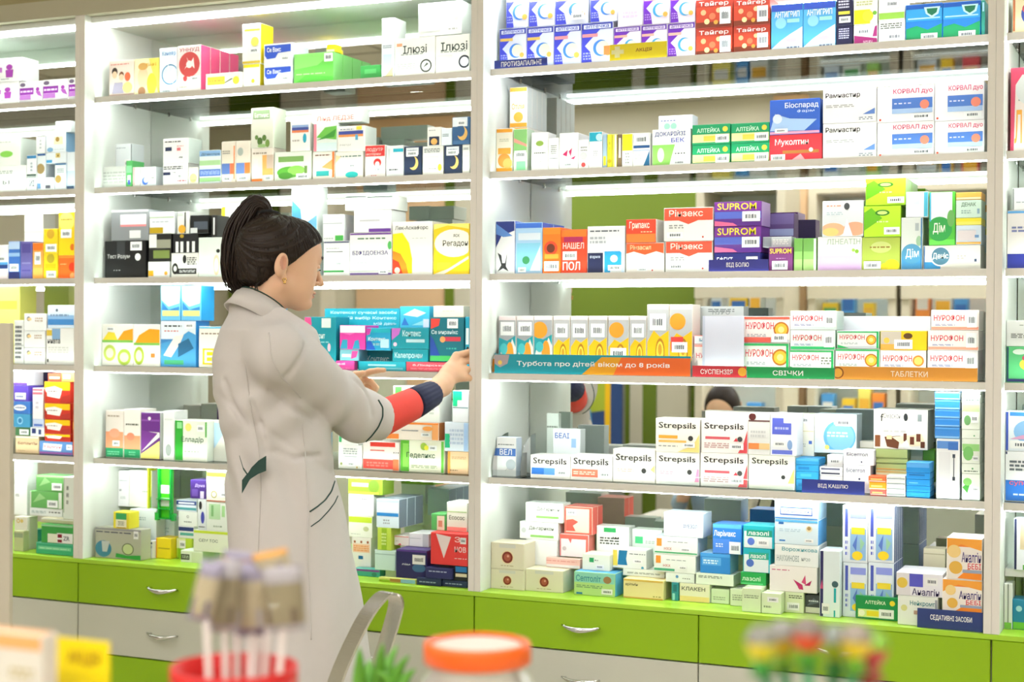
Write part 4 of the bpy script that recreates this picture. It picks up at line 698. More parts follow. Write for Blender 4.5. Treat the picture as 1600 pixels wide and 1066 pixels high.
('L1', 0, -2.625, 0.0647, 0.0868, 0.07, 2.2166, 0.1204, 'f2f4f0', 'f2d822', 1, 1, 'tall yellow sided box, upper, top shelf in the bay she faces', 215),
('L1', 0, -2.3362, 0.0282, 0.0948, 0.04, 2.2348, 0.0236, 'f2e01e', '', 1, 1, 'small yellow box on green carton, top shelf in the bay she faces', 383),
('L1', 0, -2.0282, 0.1383, 0.0868, 0.1, 2.2561, 0.0936, 'eff4f2', '', 1, 1, 'white box resting on script boxes, top shelf in the bay she faces', 127),
('L2', 0, -3.1464, 0.0902, 0.0868, 0.08, 1.8589, 0.0684, 'd8dcd8', '', 1, 1, 'grey striped low box, second shelf in the bay she faces', 87),
('L2', 0, -2.9995, 0.0583, 0.0868, 0.07, 1.8589, 0.0627, 'e6eef4', '', 1, 0.93, 'small white box with blue swirl, second shelf in the bay she faces', 76),
('L2', 0, -3.055, 0.0236, 0.0868, 0.06, 1.8589, 0.0846, '58b868', '', 1, 0.9, 'narrow green and white box, second shelf in the bay she faces', 282),
('L2', 0, -3.0299, 0.029, 0.0868, 0.06, 1.8589, 0.0633, 'eceeec', '', 1, 0.89, 'narrow white box by green one, second shelf in the bay she faces', 366),
('L2', 0, -2.9141, 0.0923, 0.0868, 0.07, 1.8589, 0.0688, 'f4f4f4', '', 1, 0.89, 'white box with navy print, lower, second shelf in the bay she faces', 88),
('L2', 0, -2.8191, 0.036, 0.0868, 0.06, 1.8589, 0.0552, 'f0efe2', '', 1, 0.87, 'small cream box with yellow dot, second shelf in the bay she faces', 65),
('L2', 0, -2.7791, 0.0791, 0.0868, 0.08, 1.8589, 0.0517, 'dfe8ee', '', 1, 0.85, 'blue and green banded box, lower, second shelf in the bay she faces', 272),
('L2', 0, -2.6977, 0.0508, 0.0868, 0.07, 1.8589, 0.1277, 'e6dccc', '', 1, 1, 'beige box with blue and orange panel, second shelf in the bay she faces', 265),
('L2', 0, -2.6458, 0.0523, 0.0868, 0.07, 1.8589, 0.1277, 'e6dcce', '', 1, 1, 'beige box with orange edge, second shelf in the bay she faces', 264),
('L2', 0, -2.5902, 0.0777, 0.0868, 0.07, 1.8589, 0.1028, 'e8ddd2', '', 1, 1, 'cream box with orange photo, second shelf in the bay she faces', 245),
('L2', 0, -2.5086, 0.1276, 0.0868, 0.07, 1.8589, 0.0876, 'dfe6d8', '', 1, 1, 'pale green box with leaf photograph, second shelf in the bay she faces', 212),
('L2', 0, -2.3761, 0.0748, 0.0868, 0.07, 1.8589, 0.0831, 'eee6dc', '', 1, 0.93, 'cream box with orange wave and teal, second shelf in the bay she faces', 117),
('L2', 0, -2.2988, 0.0918, 0.0868, 0.07, 1.8589, 0.0795, 'f0eade', '', 1, 1, 'cream box with teal oval, second shelf in the bay she faces', 94),
('L2', 0, -2.1996, 0.0663, 0.0868, 0.07, 1.8589, 0.0947, 'f0e8e4', '', 1, 1, 'white box with red top, second shelf in the bay she faces', 303),
('L2', 0, -2.1298, 0.0564, 0.0868, 0.07, 1.8589, 0.0907, 'e2e4e6', '', 1, 0.91, 'silver box with teal stripe, second shelf in the bay she faces', 241),
('L2', 0, -2.0717, 0.0564, 0.0868, 0.07, 1.8589, 0.0861, '24344e', '', 1, 0.88, 'navy box with gold crescent, second shelf in the bay she faces', 255),
('L2', 0, -2.0118, 0.0655, 0.0868, 0.07, 1.8589, 0.0833, 'ecebe6', '', 1, 0.88, 'white box with grey lines and lime dot, second shelf in the bay she faces', 93),
('L2', 0, -1.943, 0.0556, 0.0868, 0.07, 1.8589, 0.0836, '24344e', '', 1, 0.9, 'navy box with gold crescent, farther, second shelf in the bay she faces', 255),
('L2', 0, -1.8857, 0.022, 0.0868, 0.07, 1.8589, 0.0839, 'ecebe6', '', 1, 0.89, 'white box tucked at the pillar, second shelf in the bay she faces', 116),
('L2', 0, -2.7794, 0.0791, 0.0868, 0.08, 1.9112, 0.052, 'e4ecee', '', 1, 1, 'blue and green banded box, upper, second shelf in the bay she faces', 302),
('L2', 0, -3.1464, 0.0656, 0.1498, 0.06, 1.8589, 0.1472, 'e8eef2', '', 1, 1, 'pale box with lilac swirl, second shelf in the bay she faces', 74),
('L2', 0, -2.9144, 0.095, 0.0868, 0.07, 1.9283, 0.077, 'f4f4f4', 'e8f4ee', 1, 1, 'white box with navy print, upper, second shelf in the bay she faces', 95),
('L2', 0, -2.3741, 0.0797, 0.0868, 0.07, 1.9426, 0.0828, 'e8f0ea', '', 1, 1, 'green white box with pink spine, second shelf in the bay she faces', 357),
('L2', 0, -2.4537, 0.0672, 0.0868, 0.07, 1.947, 0.089, 'f2eee8', '', 1, 1, 'white box with sunset stripe, first, second shelf in the bay she faces', 190),
('L2', 0, -2.2932, 0.0926, 0.0868, 0.07, 1.939, 0.0735, 'f2eee8', 'e8f0ea', 1, 1, 'white box with sunset stripe, second, second shelf in the bay she faces', 181),
('L2', 0, -2.5924, 0.0794, 0.0868, 0.07, 1.9623, 0.1203, 'd8d8c8', 'eaf2dc', 1, 1, 'tall white box with green sprig, second shelf in the bay she faces', 192),
('L2', 0, -1.9973, 0.0436, 0.0868, 0.07, 1.9428, 0.0535, 'eeece8', '', 1, 1, 'white box with gold moon picture, second shelf in the bay she faces', 216),
('L2', 0, -1.9525, 0.033, 0.0868, 0.07, 1.9431, 0.0482, 'e6f0f6', '', 1, 1, 'pale blue white box, second shelf in the bay she faces', 109),
('L2', 0, -1.9184, 0.0542, 0.0868, 0.07, 1.9433, 0.0773, '2f5a88', '', 1, 1, 'navy box with gold crescent, upper, second shelf in the bay she faces', 299),
('L2', 0, -2.3856, 0.1677, 0.0948, 0.05, 2.0259, 0.0431, 'eef2ec', '', 1, 1, 'white box with red letters across, second shelf in the bay she faces', 28),
('L3', 0, -3.1369, 0.158, 0.0868, 0.11, 1.5769, 0.1165, '141416', '', 1, 1, 'glossy black box with white dot, third shelf in the bay she faces', 236),
('L3', 0, -2.9691, 0.0804, 0.0868, 0.08, 1.5769, 0.0494, 'e4e4e0', '', 1, 0.93, 'white box with amber base, third shelf in the bay she faces', 362),
('L3', 0, -2.8817, 0.1001, 0.0868, 0.07, 1.5769, 0.0748, 'e8e6e0', '', 1, 1, 'white box with black car and barcode, third shelf in the bay she faces', 220),
('L3', 0, -2.7804, 0.0883, 0.0868, 0.065, 1.5769, 0.1205, 'dfe8e0', '', 1, 1, 'pale green white box with hand drawing, third shelf in the bay she faces', 84),
('L3', 0, -2.7446, 0.0672, 0.1548, 0.07, 1.5769, 0.2206, 'f4f2e8', '', 1, 1, 'yellow spined box beside the ponytail, third shelf in the bay she faces', 361),
('L3', 0, -2.1082, 0.1291, 0.0868, 0.1, 1.5769, 0.1525, 'efeee8', '', 1, 1, 'white box with yellow orange petals, third shelf in the bay she faces', 25),
('L3', 0, -2.4483, 0.0882, 0.0868, 0.06, 1.5769, 0.2642, 'eef6fa', 'e6ece8', 1, 1, 'white box with light blue ripples, third shelf in the bay she faces', 138),
('L3', 0, -2.2488, 0.1389, 0.0868, 0.09, 1.5769, 0.1238, 'f2f0ee', '6a4a90', 1, 1, 'white box with purple rim and green word, third shelf in the bay she faces', 350),
('L3', 0, -2.3376, 0.0877, 0.0868, 0.09, 1.5769, 0.1009, 'f0f2f2', '', 1, 0.91, 'white box with navy line and green foot, third shelf in the bay she faces', 349),
('L3', 0, -1.9757, 0.1125, 0.0868, 0.1, 1.5769, 0.1435, 'f2cc20', '', 1, 1, 'yellow box with large white oval, third shelf in the bay she faces', 164),
('L3', 0, -2.9667, 0.084, 0.0868, 0.08, 1.6269, 0.0852, '1e1e1e', '', 1, 1, 'black box with olive window, third shelf in the bay she faces', 276),
('L3', 0, -2.8757, 0.0924, 0.0868, 0.08, 1.6523, 0.058, '202226', '', 1, 1, 'black box with white bottles, third shelf in the bay she faces', 193),
('L3', 0, -2.3405, 0.0707, 0.0868, 0.09, 1.6784, 0.0782, 'f0f4f4', '', 1, 1, 'white box with green corner, third shelf in the bay she faces', 300),
('L3', 0, -3.1128, 0.1444, 0.0868, 0.09, 1.694, 0.0959, '8c9094', 'a4a8aa', 1, 1, 'smoky grey box with white label, third shelf in the bay she faces', 230),
('L3', 0, -2.7334, 0.0204, 0.0868, 0.065, 1.698, 0.0671, '202020', '', 1, 1, 'slim black box with white stripe, third shelf in the bay she faces', 234),
('L3', 0, -2.9644, 0.0938, 0.0868, 0.08, 1.7127, 0.0672, 'e8ecec', '', 1, 1, 'pale box with mustard strip, third shelf in the bay she faces', 251),
('L3', 0, -2.8598, 0.0442, 0.0868, 0.08, 1.7108, 0.0682, 'd8dad4', '', 1, 1, 'narrow silver box with gold dot, third shelf in the bay she faces', 247),
('L3', 0, -2.8116, 0.0659, 0.0868, 0.08, 1.7108, 0.0555, '141618', '', 1, 1, 'black box with grey band, third shelf in the bay she faces', 221),
('L3', 0, -2.2361, 0.1239, 0.0868, 0.09, 1.7013, 0.0645, 'f2f2f4', 'f2f4f4', 1, 1, 'white box with green cap, third shelf in the bay she faces', 243),
('L3', 0, -2.2654, 0.0722, 0.0868, 0.09, 1.7664, 0.0428, 'eceee8', '', 1, 1, 'flat white box, upper pair, third shelf in the bay she faces', 278),
('L3', 0, -2.192, 0.0853, 0.0868, 0.09, 1.7664, 0.0404, 'e8ebe4', '', 1, 1, 'flat pale box, upper pair, third shelf in the bay she faces', 279),
('L4', 0, -2.4015, 0.1067, 0.0868, 0.08, 1.3016, 0.1546, '128c9c', '', 1, 1, 'teal box with pink corner, fourth shelf in the bay she faces', 152),
('L4', 0, -2.2938, 0.0615, 0.0868, 0.02, 1.3016, 0.0268, 'e0489c', '', 1, 1, 'magenta sign strip, fourth shelf in the bay she faces', 14),
('L4', 0, -2.2239, 0.0878, 0.1398, 0.08, 1.3016, 0.0567, '0f8c98', '', 1, 1, 'teal box with white script, lower, fourth shelf in the bay she faces', 7),
('L4', 0, -2.2179, 0.1551, 0.0868, 0.05, 1.3016, 0.0264, '1a9cb0', '', 1, 1, 'low turquoise box at shelf edge, fourth shelf in the bay she faces', 225),
('L4', 0, -2.061, 0.1354, 0.0868, 0.05, 1.3016, 0.0264, 'd84a5c', '', 1, 1, 'red strip box at shelf edge, fourth shelf in the bay she faces', 35),
('L4', 0, -1.8739, 0.0135, 0.0868, 0.08, 1.3016, 0.1555, '1a98b8', '', 1, 1, 'teal box edge behind the hand, fourth shelf in the bay she faces', 209),
('L4', 0, -2.7776, 0.1286, 0.0868, 0.07, 1.3016, 0.1248, 'f2eee4', '48b0e8', 1, 1, 'white box with yellow letter behind coat, fourth shelf in the bay she faces', 195),
('L4', 0, -2.9201, 0.1318, 0.0868, 0.07, 1.3016, 0.1419, '3f86c4', '3f9ee0', 1, 1, 'blue box with folded tissue picture, fourth shelf in the bay she faces', 170),
('L4', 0, -3.023, 0.1002, 0.0868, 0.08, 1.3016, 0.1304, 'f4f2ea', '', 1, 1, 'white box with orange arc and one slice, fourth shelf in the bay she faces', 280),
('L4', 0, -3.1461, 0.1217, 0.0868, 0.08, 1.3016, 0.1305, 'f4f2ea', '', 1, 1, 'white box with orange arc and lime slices, fourth shelf in the bay she faces', 291),
('L4', 0, -2.2809, 0.0628, 0.0868, 0.08, 1.329, 0.0322, '78b8c8', '', 1, 1, 'pale teal box with magenta leaf, fourth shelf in the bay she faces', 146),
('L4', 0, -2.1063, 0.1153, 0.0868, 0.08, 1.3286, 0.0357, '108898', '', 1, 1, 'teal box with silver word, fourth shelf in the bay she faces', 13),
('L4', 0, -1.9856, 0.1071, 0.0868, 0.08, 1.3306, 0.1248, '0f6878', '', 1, 1, 'dark teal box with red tab and tag, fourth shelf in the bay she faces', 150),
('L4', 0, -2.1932, 0.0807, 0.0868, 0.08, 1.3597, 0.065, '1f9cc8', '', 1, 1, 'blue teal box with pink corner, fourth shelf in the bay she faces', 314),
('L4', 0, -2.2812, 0.0856, 0.0868, 0.08, 1.3618, 0.0699, 'e040a4', '', 1, 1, 'magenta and white box, fourth shelf in the bay she faces', 309),
('L4', 0, -2.1101, 0.1211, 0.0868, 0.08, 1.365, 0.0603, '128c9c', '', 1, 1, 'teal box with lilac flag, fourth shelf in the bay she faces', 141),
('L4', 0, -2.0866, 0.0954, 0.0948, 0.08, 1.4258, 0.0614, '3fb8e4', '', 1, 1, 'cyan box in clear wrap, fourth shelf in the bay she faces', 148),
('L4', 0, -2.9208, 0.0743, 0.0868, 0.07, 1.4441, 0.1071, '6cc0f0', '28a4e4', 1, 1, 'light blue box with yellow strip, first, fourth shelf in the bay she faces', 161),
('L4', 0, -2.8437, 0.0734, 0.0868, 0.07, 1.4441, 0.1067, '6cc0f0', '28a4e4', 1, 1, 'light blue box with yellow strip, second, fourth shelf in the bay she faces', 161),
('L4', 0, -1.9746, 0.0956, 0.0868, 0.09, 1.456, 0.0321, 'e8e4d4', '', 1, 1, 'flat white cream box on top, fourth shelf in the bay she faces', 130),
('L4', 2, -2.3913, 0.2556, 0.1848, 0.002, 1.3016, 0.181, '159db2', '', 1, 1, 'wide teal advertising card with white words, fourth shelf in the bay she faces', 27),
('L5', 0, -1.9273, 0.0656, 0.0868, 0.08, 1.0128, 0.0637, 'eec8a0', '', 1, 1, 'peach box with orange spine, fifth shelf in the bay she faces', 358),
('L5', 0, -2.0787, 0.141, 0.0868, 0.08, 1.0128, 0.0914, 'edeeda', '', 1, 1, 'white box with green side bars and dark word, fifth shelf in the bay she faces', 360),
('L5', 0, -2.2019, 0.1197, 0.0868, 0.08, 1.0128, 0.0825, 'f0e6e2', '', 1, 1, 'red and white box behind green word box, fifth shelf in the bay she faces', 257),
('L5', 0, -2.284, 0.0797, 0.0868, 0.08, 1.0128, 0.0695, 'eeeeea', '', 1, 1, 'white box with grey letter row, fifth shelf in the bay she faces', 123),
('L5', 0, -2.7448, 0.0945, 0.1198, 0.08, 1.0128, 0.1257, 'e6e6dc', '', 1, 1, 'cream box with light blue slash, fifth shelf in the bay she faces', 142),
('L5', 0, -2.8656, 0.1199, 0.0868, 0.08, 1.0128, 0.1246, 'e9ecdf', '', 1, 1, 'green edged box with pale word, fifth shelf in the bay she faces', 363),
('L5', 0, -2.9939, 0.0726, 0.0868, 0.08, 1.0128, 0.1446, '6a2f86', 'e8ece6', 1, 1, 'purple box with yellow foot, fifth shelf in the bay she faces', 158),
('L5', 0, -3.1306, 0.0701, 0.0868, 0.08, 1.0128, 0.1476, 'f0e8e0', '', 1, 1, 'white box with peach blossom, first, fifth shelf in the bay she faces', 263),
('L5', 0, -3.0591, 0.0638, 0.0868, 0.08, 1.0128, 0.1539, 'f0ebe4', '', 1, 1, 'white box with peach blossom, second, fifth shelf in the bay she faces', 260),
('L5', 0, -2.9091, 0.0406, 0.0868, 0.07, 1.0128, 0.152, 'eceeec', '', 1, 1, 'white box with grey smudge, fifth shelf in the bay she faces', 78),
('L5', 0, -2.6553, 0.0549, 0.0748, 0.04, 1.0128, 0.101, 'a8c8e8', '', 1, 0.7, 'blue white box beside green belt, fifth shelf in the bay she faces', 381),
('L5', 0, -1.9368, 0.0748, 0.0868, 0.08, 1.0772, 0.0817, 'dfe9f6', '', 1, 1, 'pale blue stacked box with green chip, fifth shelf in the bay she faces', 258),
('L5', 0, -2.2843, 0.0677, 0.0868, 0.08, 1.0829, 0.0318, 'f0f4f0', '', 1, 1, 'white box with a small green square, fifth shelf in the bay she faces', 174),
('L5', 0, -2.1274, 0.1721, 0.0868, 0.09, 1.1048, 0.0509, 'f4e8dc', 'b87038', 1, 1, 'orange and white flat box, fifth shelf in the bay she faces', 337),
('L5', 0, -1.9949, 0.0407, 0.1698, 0.08, 1.0128, 0.2, 'e8f0e6', '', 1, 1, 'white box with dark green bars, fifth shelf in the bay she faces', 189),
('L5', 0, -1.9123, 0.0497, 0.0868, 0.08, 1.1595, 0.0893, 'eceff4', '', 1, 1, 'white box with emerald block, fifth shelf in the bay she faces', 132),
('L5', 0, -2.1031, 0.1485, 0.0868, 0.08, 1.1563, 0.1023, 'f0f4ee', '', 1, 1, 'white box with lime tab, fifth shelf in the bay she faces', 261),
('L6', 0, -1.9172, 0.0763, 0.0396, 0.05, 0.7015, 0.0187, '26345c', '', 1, 1, 'flat navy box by the pillar, green counter in the bay she faces', 103),
('L6', 0, -1.9944, 0.0763, 0.0308, 0.0162, 0.7015, 0.0203, '26345c', '', 1, 1, 'flat navy box at counter front, green counter in the bay she faces', 103),
('L6', 0, -2.1155, 0.118, 0.0304, 0.0166, 0.7015, 0.0131, 'dce078', '', 1, 1, 'flat yellow green leaflet box, green counter in the bay she faces', 233),
('L6', 0, -1.882, 0.0415, 0.0396, 0.07, 0.7208, 0.04, '1a1c20', '', 1, 0.82, 'black and blue flat box, green counter in the bay she faces', 210),
('L6', 0, -2.2354, 0.089, 0.0922, 0.0348, 0.7015, 0.0215, '3f9c94', '', 1, 1, 'flat teal box with purple lid, green counter in the bay she faces', 306),
('L6', 0, -1.9653, 0.0823, 0.0308, 0.07, 0.7224, 0.0306, '2c2f68', '', 1, 0.63, 'flat indigo box with white top, green counter in the bay she faces', 104),
('L6', 0, -2.0709, 0.0989, 0.05, 0.08, 0.7015, 0.0937, '282860', '3a2870', 1, 0.67, 'dark indigo box with white tag, green counter in the bay she faces', 39),
('L6', 0, -2.1636, 0.0677, 0.0922, 0.07, 0.7236, 0.0573, 'd4ecea', '', 1, 1, 'pale mint box, green counter in the bay she faces', 313),
('L6', 0, -1.955, 0.1141, 0.0396, 0.12, 0.7614, 0.0893, 'ec4040', '', 1, 1, 'large red box with white triangle, green counter in the bay she faces', 163),
('L6', 0, -2.8393, 0.0809, 0.084, 0.09, 0.7015, 0.0364, 'edf4e4', 'e4f2e8', 1, 1, 'low white box with black tag, green counter in the bay she faces', 262),
('L6', 0, -2.2622, 0.0647, 0.13, 0.07, 0.7015, 0.1065, 'f0ede6', '', 1, 0.69, 'white box with orange pattern, green counter in the bay she faces', 187),
('L6', 0, -3.1383, 0.1769, 0.0482, 0.0488, 0.7015, 0.0946, 'b8b8aa', '', 1, 1, 'silver grey box with green caliper drawing, green counter in the bay she faces', 347),
('L6', 0, -2.9568, 0.0569, 0.1155, 0.0615, 0.7015, 0.0638, 'f2d420', '', 1, 1, 'yellow box with orange spine, green counter in the bay she faces', 355),
('L6', 0, -2.8988, 0.0586, 0.1423, 0.08, 0.7015, 0.0638, 'b8cf3a', '', 1, 1, 'lime box with white patch, green counter in the bay she faces', 277),
('L6', 0, -2.7923, 0.129, 0.084, 0.08, 0.7385, 0.0652, 'f0f4e4', '', 1, 0.91, 'white box with lime lid line, lower, green counter in the bay she faces', 334),
('L6', 0, -2.9747, 0.0169, 0.1, 0.027, 0.7015, 0.0543, 'eceef2', '', 1, 0.53, 'small white box with navy lines, green counter in the bay she faces', 304),
('L6', 0, -3.0024, 0.0681, 0.18, 0.05, 0.7015, 0.1213, 'dcecee', '', 1, 0.85, 'pale aqua box with grey print, green counter in the bay she faces', 110),
('L6', 0, -2.1549, 0.0444, 0.0922, 0.06, 0.7815, 0.065, 'c4dc50', '', 1, 1, 'lime green box with white stripes, green counter in the bay she faces', 237),
('L6', 0, -2.1096, 0.0486, 0.11, 0.08, 0.7959, 0.0282, 'f4ecea', '', 1, 1, 'white box with red corner, green counter in the bay she faces', 151),
('L6', 0, -2.0599, 0.0622, 0.11, 0.08, 0.7959, 0.0386, 'e8e8ea', '', 1, 1, 'grey white drum shaped box, green counter in the bay she faces', 248),
('L6', 0, -3.0677, 0.1016, 0.13, 0.047, 0.7015, 0.1468, 'e4f0f2', '', 1, 0.62, 'pale blue white box, green counter in the bay she faces', 90),
('L6', 0, -2.8915, 0.0584, 0.1423, 0.07, 0.7659, 0.0376, 'f0f2f4', '', 1, 1, 'navy banded box on counter, green counter in the bay she faces', 293),
('L6', 0, -2.2738, 0.0801, 0.13, 0.07, 0.8086, 0.0623, 'eff2e6', '', 1, 1, 'white box with lime strip, green counter in the bay she faces', 305),
('L6', 0, -1.925, 0.0636, 0.08, 0.08, 0.8513, 0.0821, 'eef2e4', '', 1, 1, 'pale green white box on the red one, green counter in the bay she faces', 301),
('L6', 0, -1.9739, 0.0447, 0.08, 0.06, 0.8513, 0.047, '58b060', '', 1, 1, 'green box with cream window, green counter in the bay she faces', 238),
('L6', 0, -2.745, 0.0852, 0.084, 0.08, 0.8043, 0.0875, 'e8efe8', '', 1, 1, 'clear box with green vials, green counter in the bay she faces', 206),
('L6', 0, -2.7768, 0.0305, 0.084, 0.07, 0.8043, 0.0943, 'e4ecf0', '', 1, 1, 'narrow white box with indigo oval, green counter in the bay she faces', 82),
('L6', 0, -3.0681, 0.0606, 0.0482, 0.05, 0.7967, 0.0512, 'f2e640', '', 1, 1, 'small yellow box with green cap, green counter in the bay she faces', 218),
('L6', 0, -2.1585, 0.0733, 0.0922, 0.05, 0.8471, 0.083, 'dcecf6', '7a8a98', 3, 1, 'pale blue box with bright blue line, green counter in the bay she faces', 271),
('L6', 0, -2.8917, 0.0719, 0.1423, 0.07, 0.8042, 0.0447, 'f0f4ee', '', 1, 1, 'white box with eye drawing, green counter in the bay she faces', 67),
('L6', 0, -2.2742, 0.0849, 0.13, 0.07, 0.8715, 0.0631, 'eff2ea', '', 1, 1, 'white box with faint mark, green counter in the bay she faces', 5),
('L6', 0, -2.9001, 0.0774, 0.1423, 0.07, 0.8495, 0.0339, 'dfe8f0', '', 1, 1, 'blue banded flat box, green counter in the bay she faces', 294),
('L6', 0, -3.1464, 0.0426, 0.17, 0.05, 0.8485, 0.1154, 'f0f2f4', '', 1, 1, 'tall white leaflet box, green counter in the bay she faces', 115),
('L6', 0, -3.1024, 0.0873, 0.17, 0.05, 0.8489, 0.1181, 'eceee2', '', 1, 1, 'tall cream box with yellow edge, green counter in the bay she faces', 250),
('L6', 0, -2.7454, 0.1047, 0.084, 0.08, 0.8924, 0.0918, 'f0f4e4', '', 1, 1, 'white box with lime lid line, upper, green counter in the bay she faces', 327),
('L6', 0, -2.8051, 0.0571, 0.084, 0.06, 0.8993, 0.0571, '4a3084', '', 1, 1, 'violet box beside lime lid box, green counter in the bay she faces', 52),
('L6', 0, -2.2758, 0.1161, 0.13, 0.07, 0.9352, 0.0488, '8cb030', '', 1, 1, 'olive lime box at shelf underside, green counter in the bay she faces', 207),
('N1', 0, -0.4064, 0.0827, 0.0868, 0.08, 2.1429, 0.0903, 'f0deb8', '', 1, 0.91, 'cream box with multicolour circle and red edge, top shelf in the bay at frame edge', 354),
('N2', 0, -0.4096, 0.0877, 0.0868, 0.08, 1.8589, 0.2043, 'd8486a', '', 1, 1, 'tall crimson box with pale blister, second shelf in the bay at frame edge', 156),
('N3', 0, -0.4151, 0.098, 0.0868, 0.08, 1.5769, 0.1407, 'efe9e8', '', 1, 1, 'white box with deep blue foot, third shelf in the bay at frame edge', 378),
('N3', 0, -0.4042, 0.0864, 0.0868, 0.08, 1.7182, 0.0539, 'f0f2f4', '', 1, 1, 'plain white box on deep blue one, third shelf in the bay at frame edge', 102),
('N4', 0, -0.4144, 0.0998, 0.0868, 0.08, 1.3016, 0.0866, '58b878', '', 1, 1, 'green box with yellow fruit, fourth shelf in the bay at frame edge', 351),
('N4', 0, -0.415, 0.0998, 0.0868, 0.08, 1.3888, 0.0625, 'e4e6e4', '', 1, 1, 'silver box above green one, fourth shelf in the bay at frame edge', 106),
('N5', 0, -0.4151, 0.0921, 0.0868, 0.08, 1.0128, 0.1209, 'f0f2f4', '', 1, 1, 'blue white box with red word, lower, fifth shelf in the bay at frame edge', 387),
('N5', 0, -0.4151, 0.0912, 0.0868, 0.08, 1.1343, 0.0961, 'e8f0f8', '', 1, 1, 'blue white box with foot picture, fifth shelf in the bay at frame edge', 353),
('N5B', 0, -0.3934, 0.0684, 0.0868, 0.05, 0.8463, 0.1253, 'e8eef4', '', 1, 1, 'white box with dark spine on riser, riser in the bay at frame edge', 356),
('N6', 0, -0.3956, 0.0718, 0.0889, 0.06, 0.7015, 0.0733, '2080a8', '', 1, 1, 'teal box with white bubbles, green counter in the bay at frame edge', 64),
('N6', 0, -0.4147, 0.0188, 0.082, 0.06, 0.7015, 0.111, 'e8ece8', '', 1, 1, 'white upright boxes by teal one, green counter in the bay at frame edge', 242),
('R1', 0, -1.7731, 0.0816, 0.0868, 0.07, 2.1429, 0.1158, 'dfe5fb', '', 1, 0.88, 'blue and white box with gold tab, top shelf in the orange-banner bay', 322),
('R1', 0, -1.6904, 0.0803, 0.0868, 0.07, 2.1429, 0.1141, 'dfe5fb', '', 1, 0.92, 'blue and white box with tan strip, top shelf in the orange-banner bay', 322),
('R1', 0, -1.609, 0.0801, 0.0868, 0.07, 2.1429, 0.1134, 'dfe5fb', '', 1, 1, 'blue and white box with pink tab, top shelf in the orange-banner bay', 324),
('R1', 0, -1.5278, 0.0913, 0.0868, 0.07, 2.1429, 0.1132, 'dfe5fb', '', 1, 1, 'blue white box with orange square, top shelf in the orange-banner bay', 325),
('R1', 0, -1.4345, 0.077, 0.0868, 0.07, 2.1429, 0.0955, 'efe6f8', '', 1, 0.88, 'purple box behind the yellow sign, top shelf in the orange-banner bay', 326),
('R1', 0, -1.3565, 0.0728, 0.0868, 0.07, 2.1429, 0.0951, 'efe6f8', '', 1, 0.93, 'purple and lilac box above yellow sign, top shelf in the orange-banner bay', 326),
('R1', 0, -1.2823, 0.0762, 0.0868, 0.07, 2.1429, 0.0941, 'efe6f8', '', 1, 1, 'purple white box next to red cartons, top shelf in the orange-banner bay', 326),
('R1', 0, -1.2041, 0.0997, 0.0868, 0.09, 2.1429, 0.0735, 'b83a28', '', 1, 1, 'red carton of brown sweets, top shelf in the orange-banner bay', 389),
('R1', 0, -1.1022, 0.097, 0.0868, 0.09, 2.1429, 0.072, 'b83a28', '', 1, 0.92, 'red carton beside pale blue boxes, top shelf in the orange-banner bay', 389),
('R1', 0, -1.0021, 0.0827, 0.0868, 0.08, 2.1429, 0.1205, '55b0ea', '', 1, 1, 'sky blue box with dark blue top, top shelf in the orange-banner bay', 332),
('R1', 0, -0.9185, 0.0831, 0.0868, 0.08, 2.1429, 0.1201, '55b0ea', '', 1, 1, 'sky blue box next to navy box, top shelf in the orange-banner bay', 332),
('R1', 0, -0.8334, 0.041, 0.0868, 0.07, 2.1429, 0.0539, '1c1c40', '', 1, 0.91, 'small navy box with white lines, top shelf in the orange-banner bay', 119),
('R1', 0, -0.7897, 0.0595, 0.0868, 0.07, 2.1429, 0.0526, 'f4eef4', '', 1, 1, 'white box with magenta corner, top shelf in the orange-banner bay', 140),
('R1', 0, -0.7276, 0.0649, 0.0868, 0.07, 2.1429, 0.0584, 'f6f6f0', '', 1, 0.92, 'white box with thin black script, top shelf in the orange-banner bay', 92),
('R1', 0, -0.6611, 0.0891, 0.0868, 0.08, 2.1429, 0.0925, '1b78cc', '', 1, 1, 'blue and green box with shield crest, top shelf in the orange-banner bay', 336),
('R1', 0, -0.5712, 0.09, 0.0868, 0.08, 2.1429, 0.0914, '1b78cc', '', 1, 1, 'blue and green shield box by panel, top shelf in the orange-banner bay', 336),
('R1', 0, -0.4795, 0.0085, 0.0868, 0.08, 2.1429, 0.0907, '2a8f80', '', 1, 1, 'green edged sliver box against panel, top shelf in the orange-banner bay', 227),
('R1', 0, -1.2046, 0.0997, 0.0868, 0.09, 2.217, 0.0754, 'b83a28', '', 1, 1, 'red carton with a tall tag, upper, top shelf in the orange-banner bay', 389),
('R1', 0, -1.7534, 0.0677, 0.0868, 0.07, 2.2594, 0.1107, 'dfe5fb', '', 1, 1, 'pale blue box with grey bear circle in upper row, top shelf in the orange-banner bay', 322),
('R1', 0, -1.6846, 0.077, 0.0868, 0.07, 2.2577, 0.1061, 'dfe5fb', '', 1, 1, 'pale blue box with blue ring in upper row, top shelf in the orange-banner bay', 322),
('R1', 0, -1.6059, 0.0969, 0.0868, 0.07, 2.257, 0.0992, 'dfe5fb', '', 1, 1, 'pale blue box with a white tag in upper row, top shelf in the orange-banner bay', 323),
('R1', 0, -1.5028, 0.078, 0.0868, 0.07, 2.2567, 0.0914, 'dfe5fb', '', 1, 1, 'pale blue box with orange pacifier in upper row, top shelf in the orange-banner bay', 322),
('R1', 0, -1.4232, 0.0707, 0.0868, 0.07, 2.239, 0.1026, 'ece6fa', '', 1, 1, 'washed-out lilac box in upper row, top shelf in the orange-banner bay', 328),
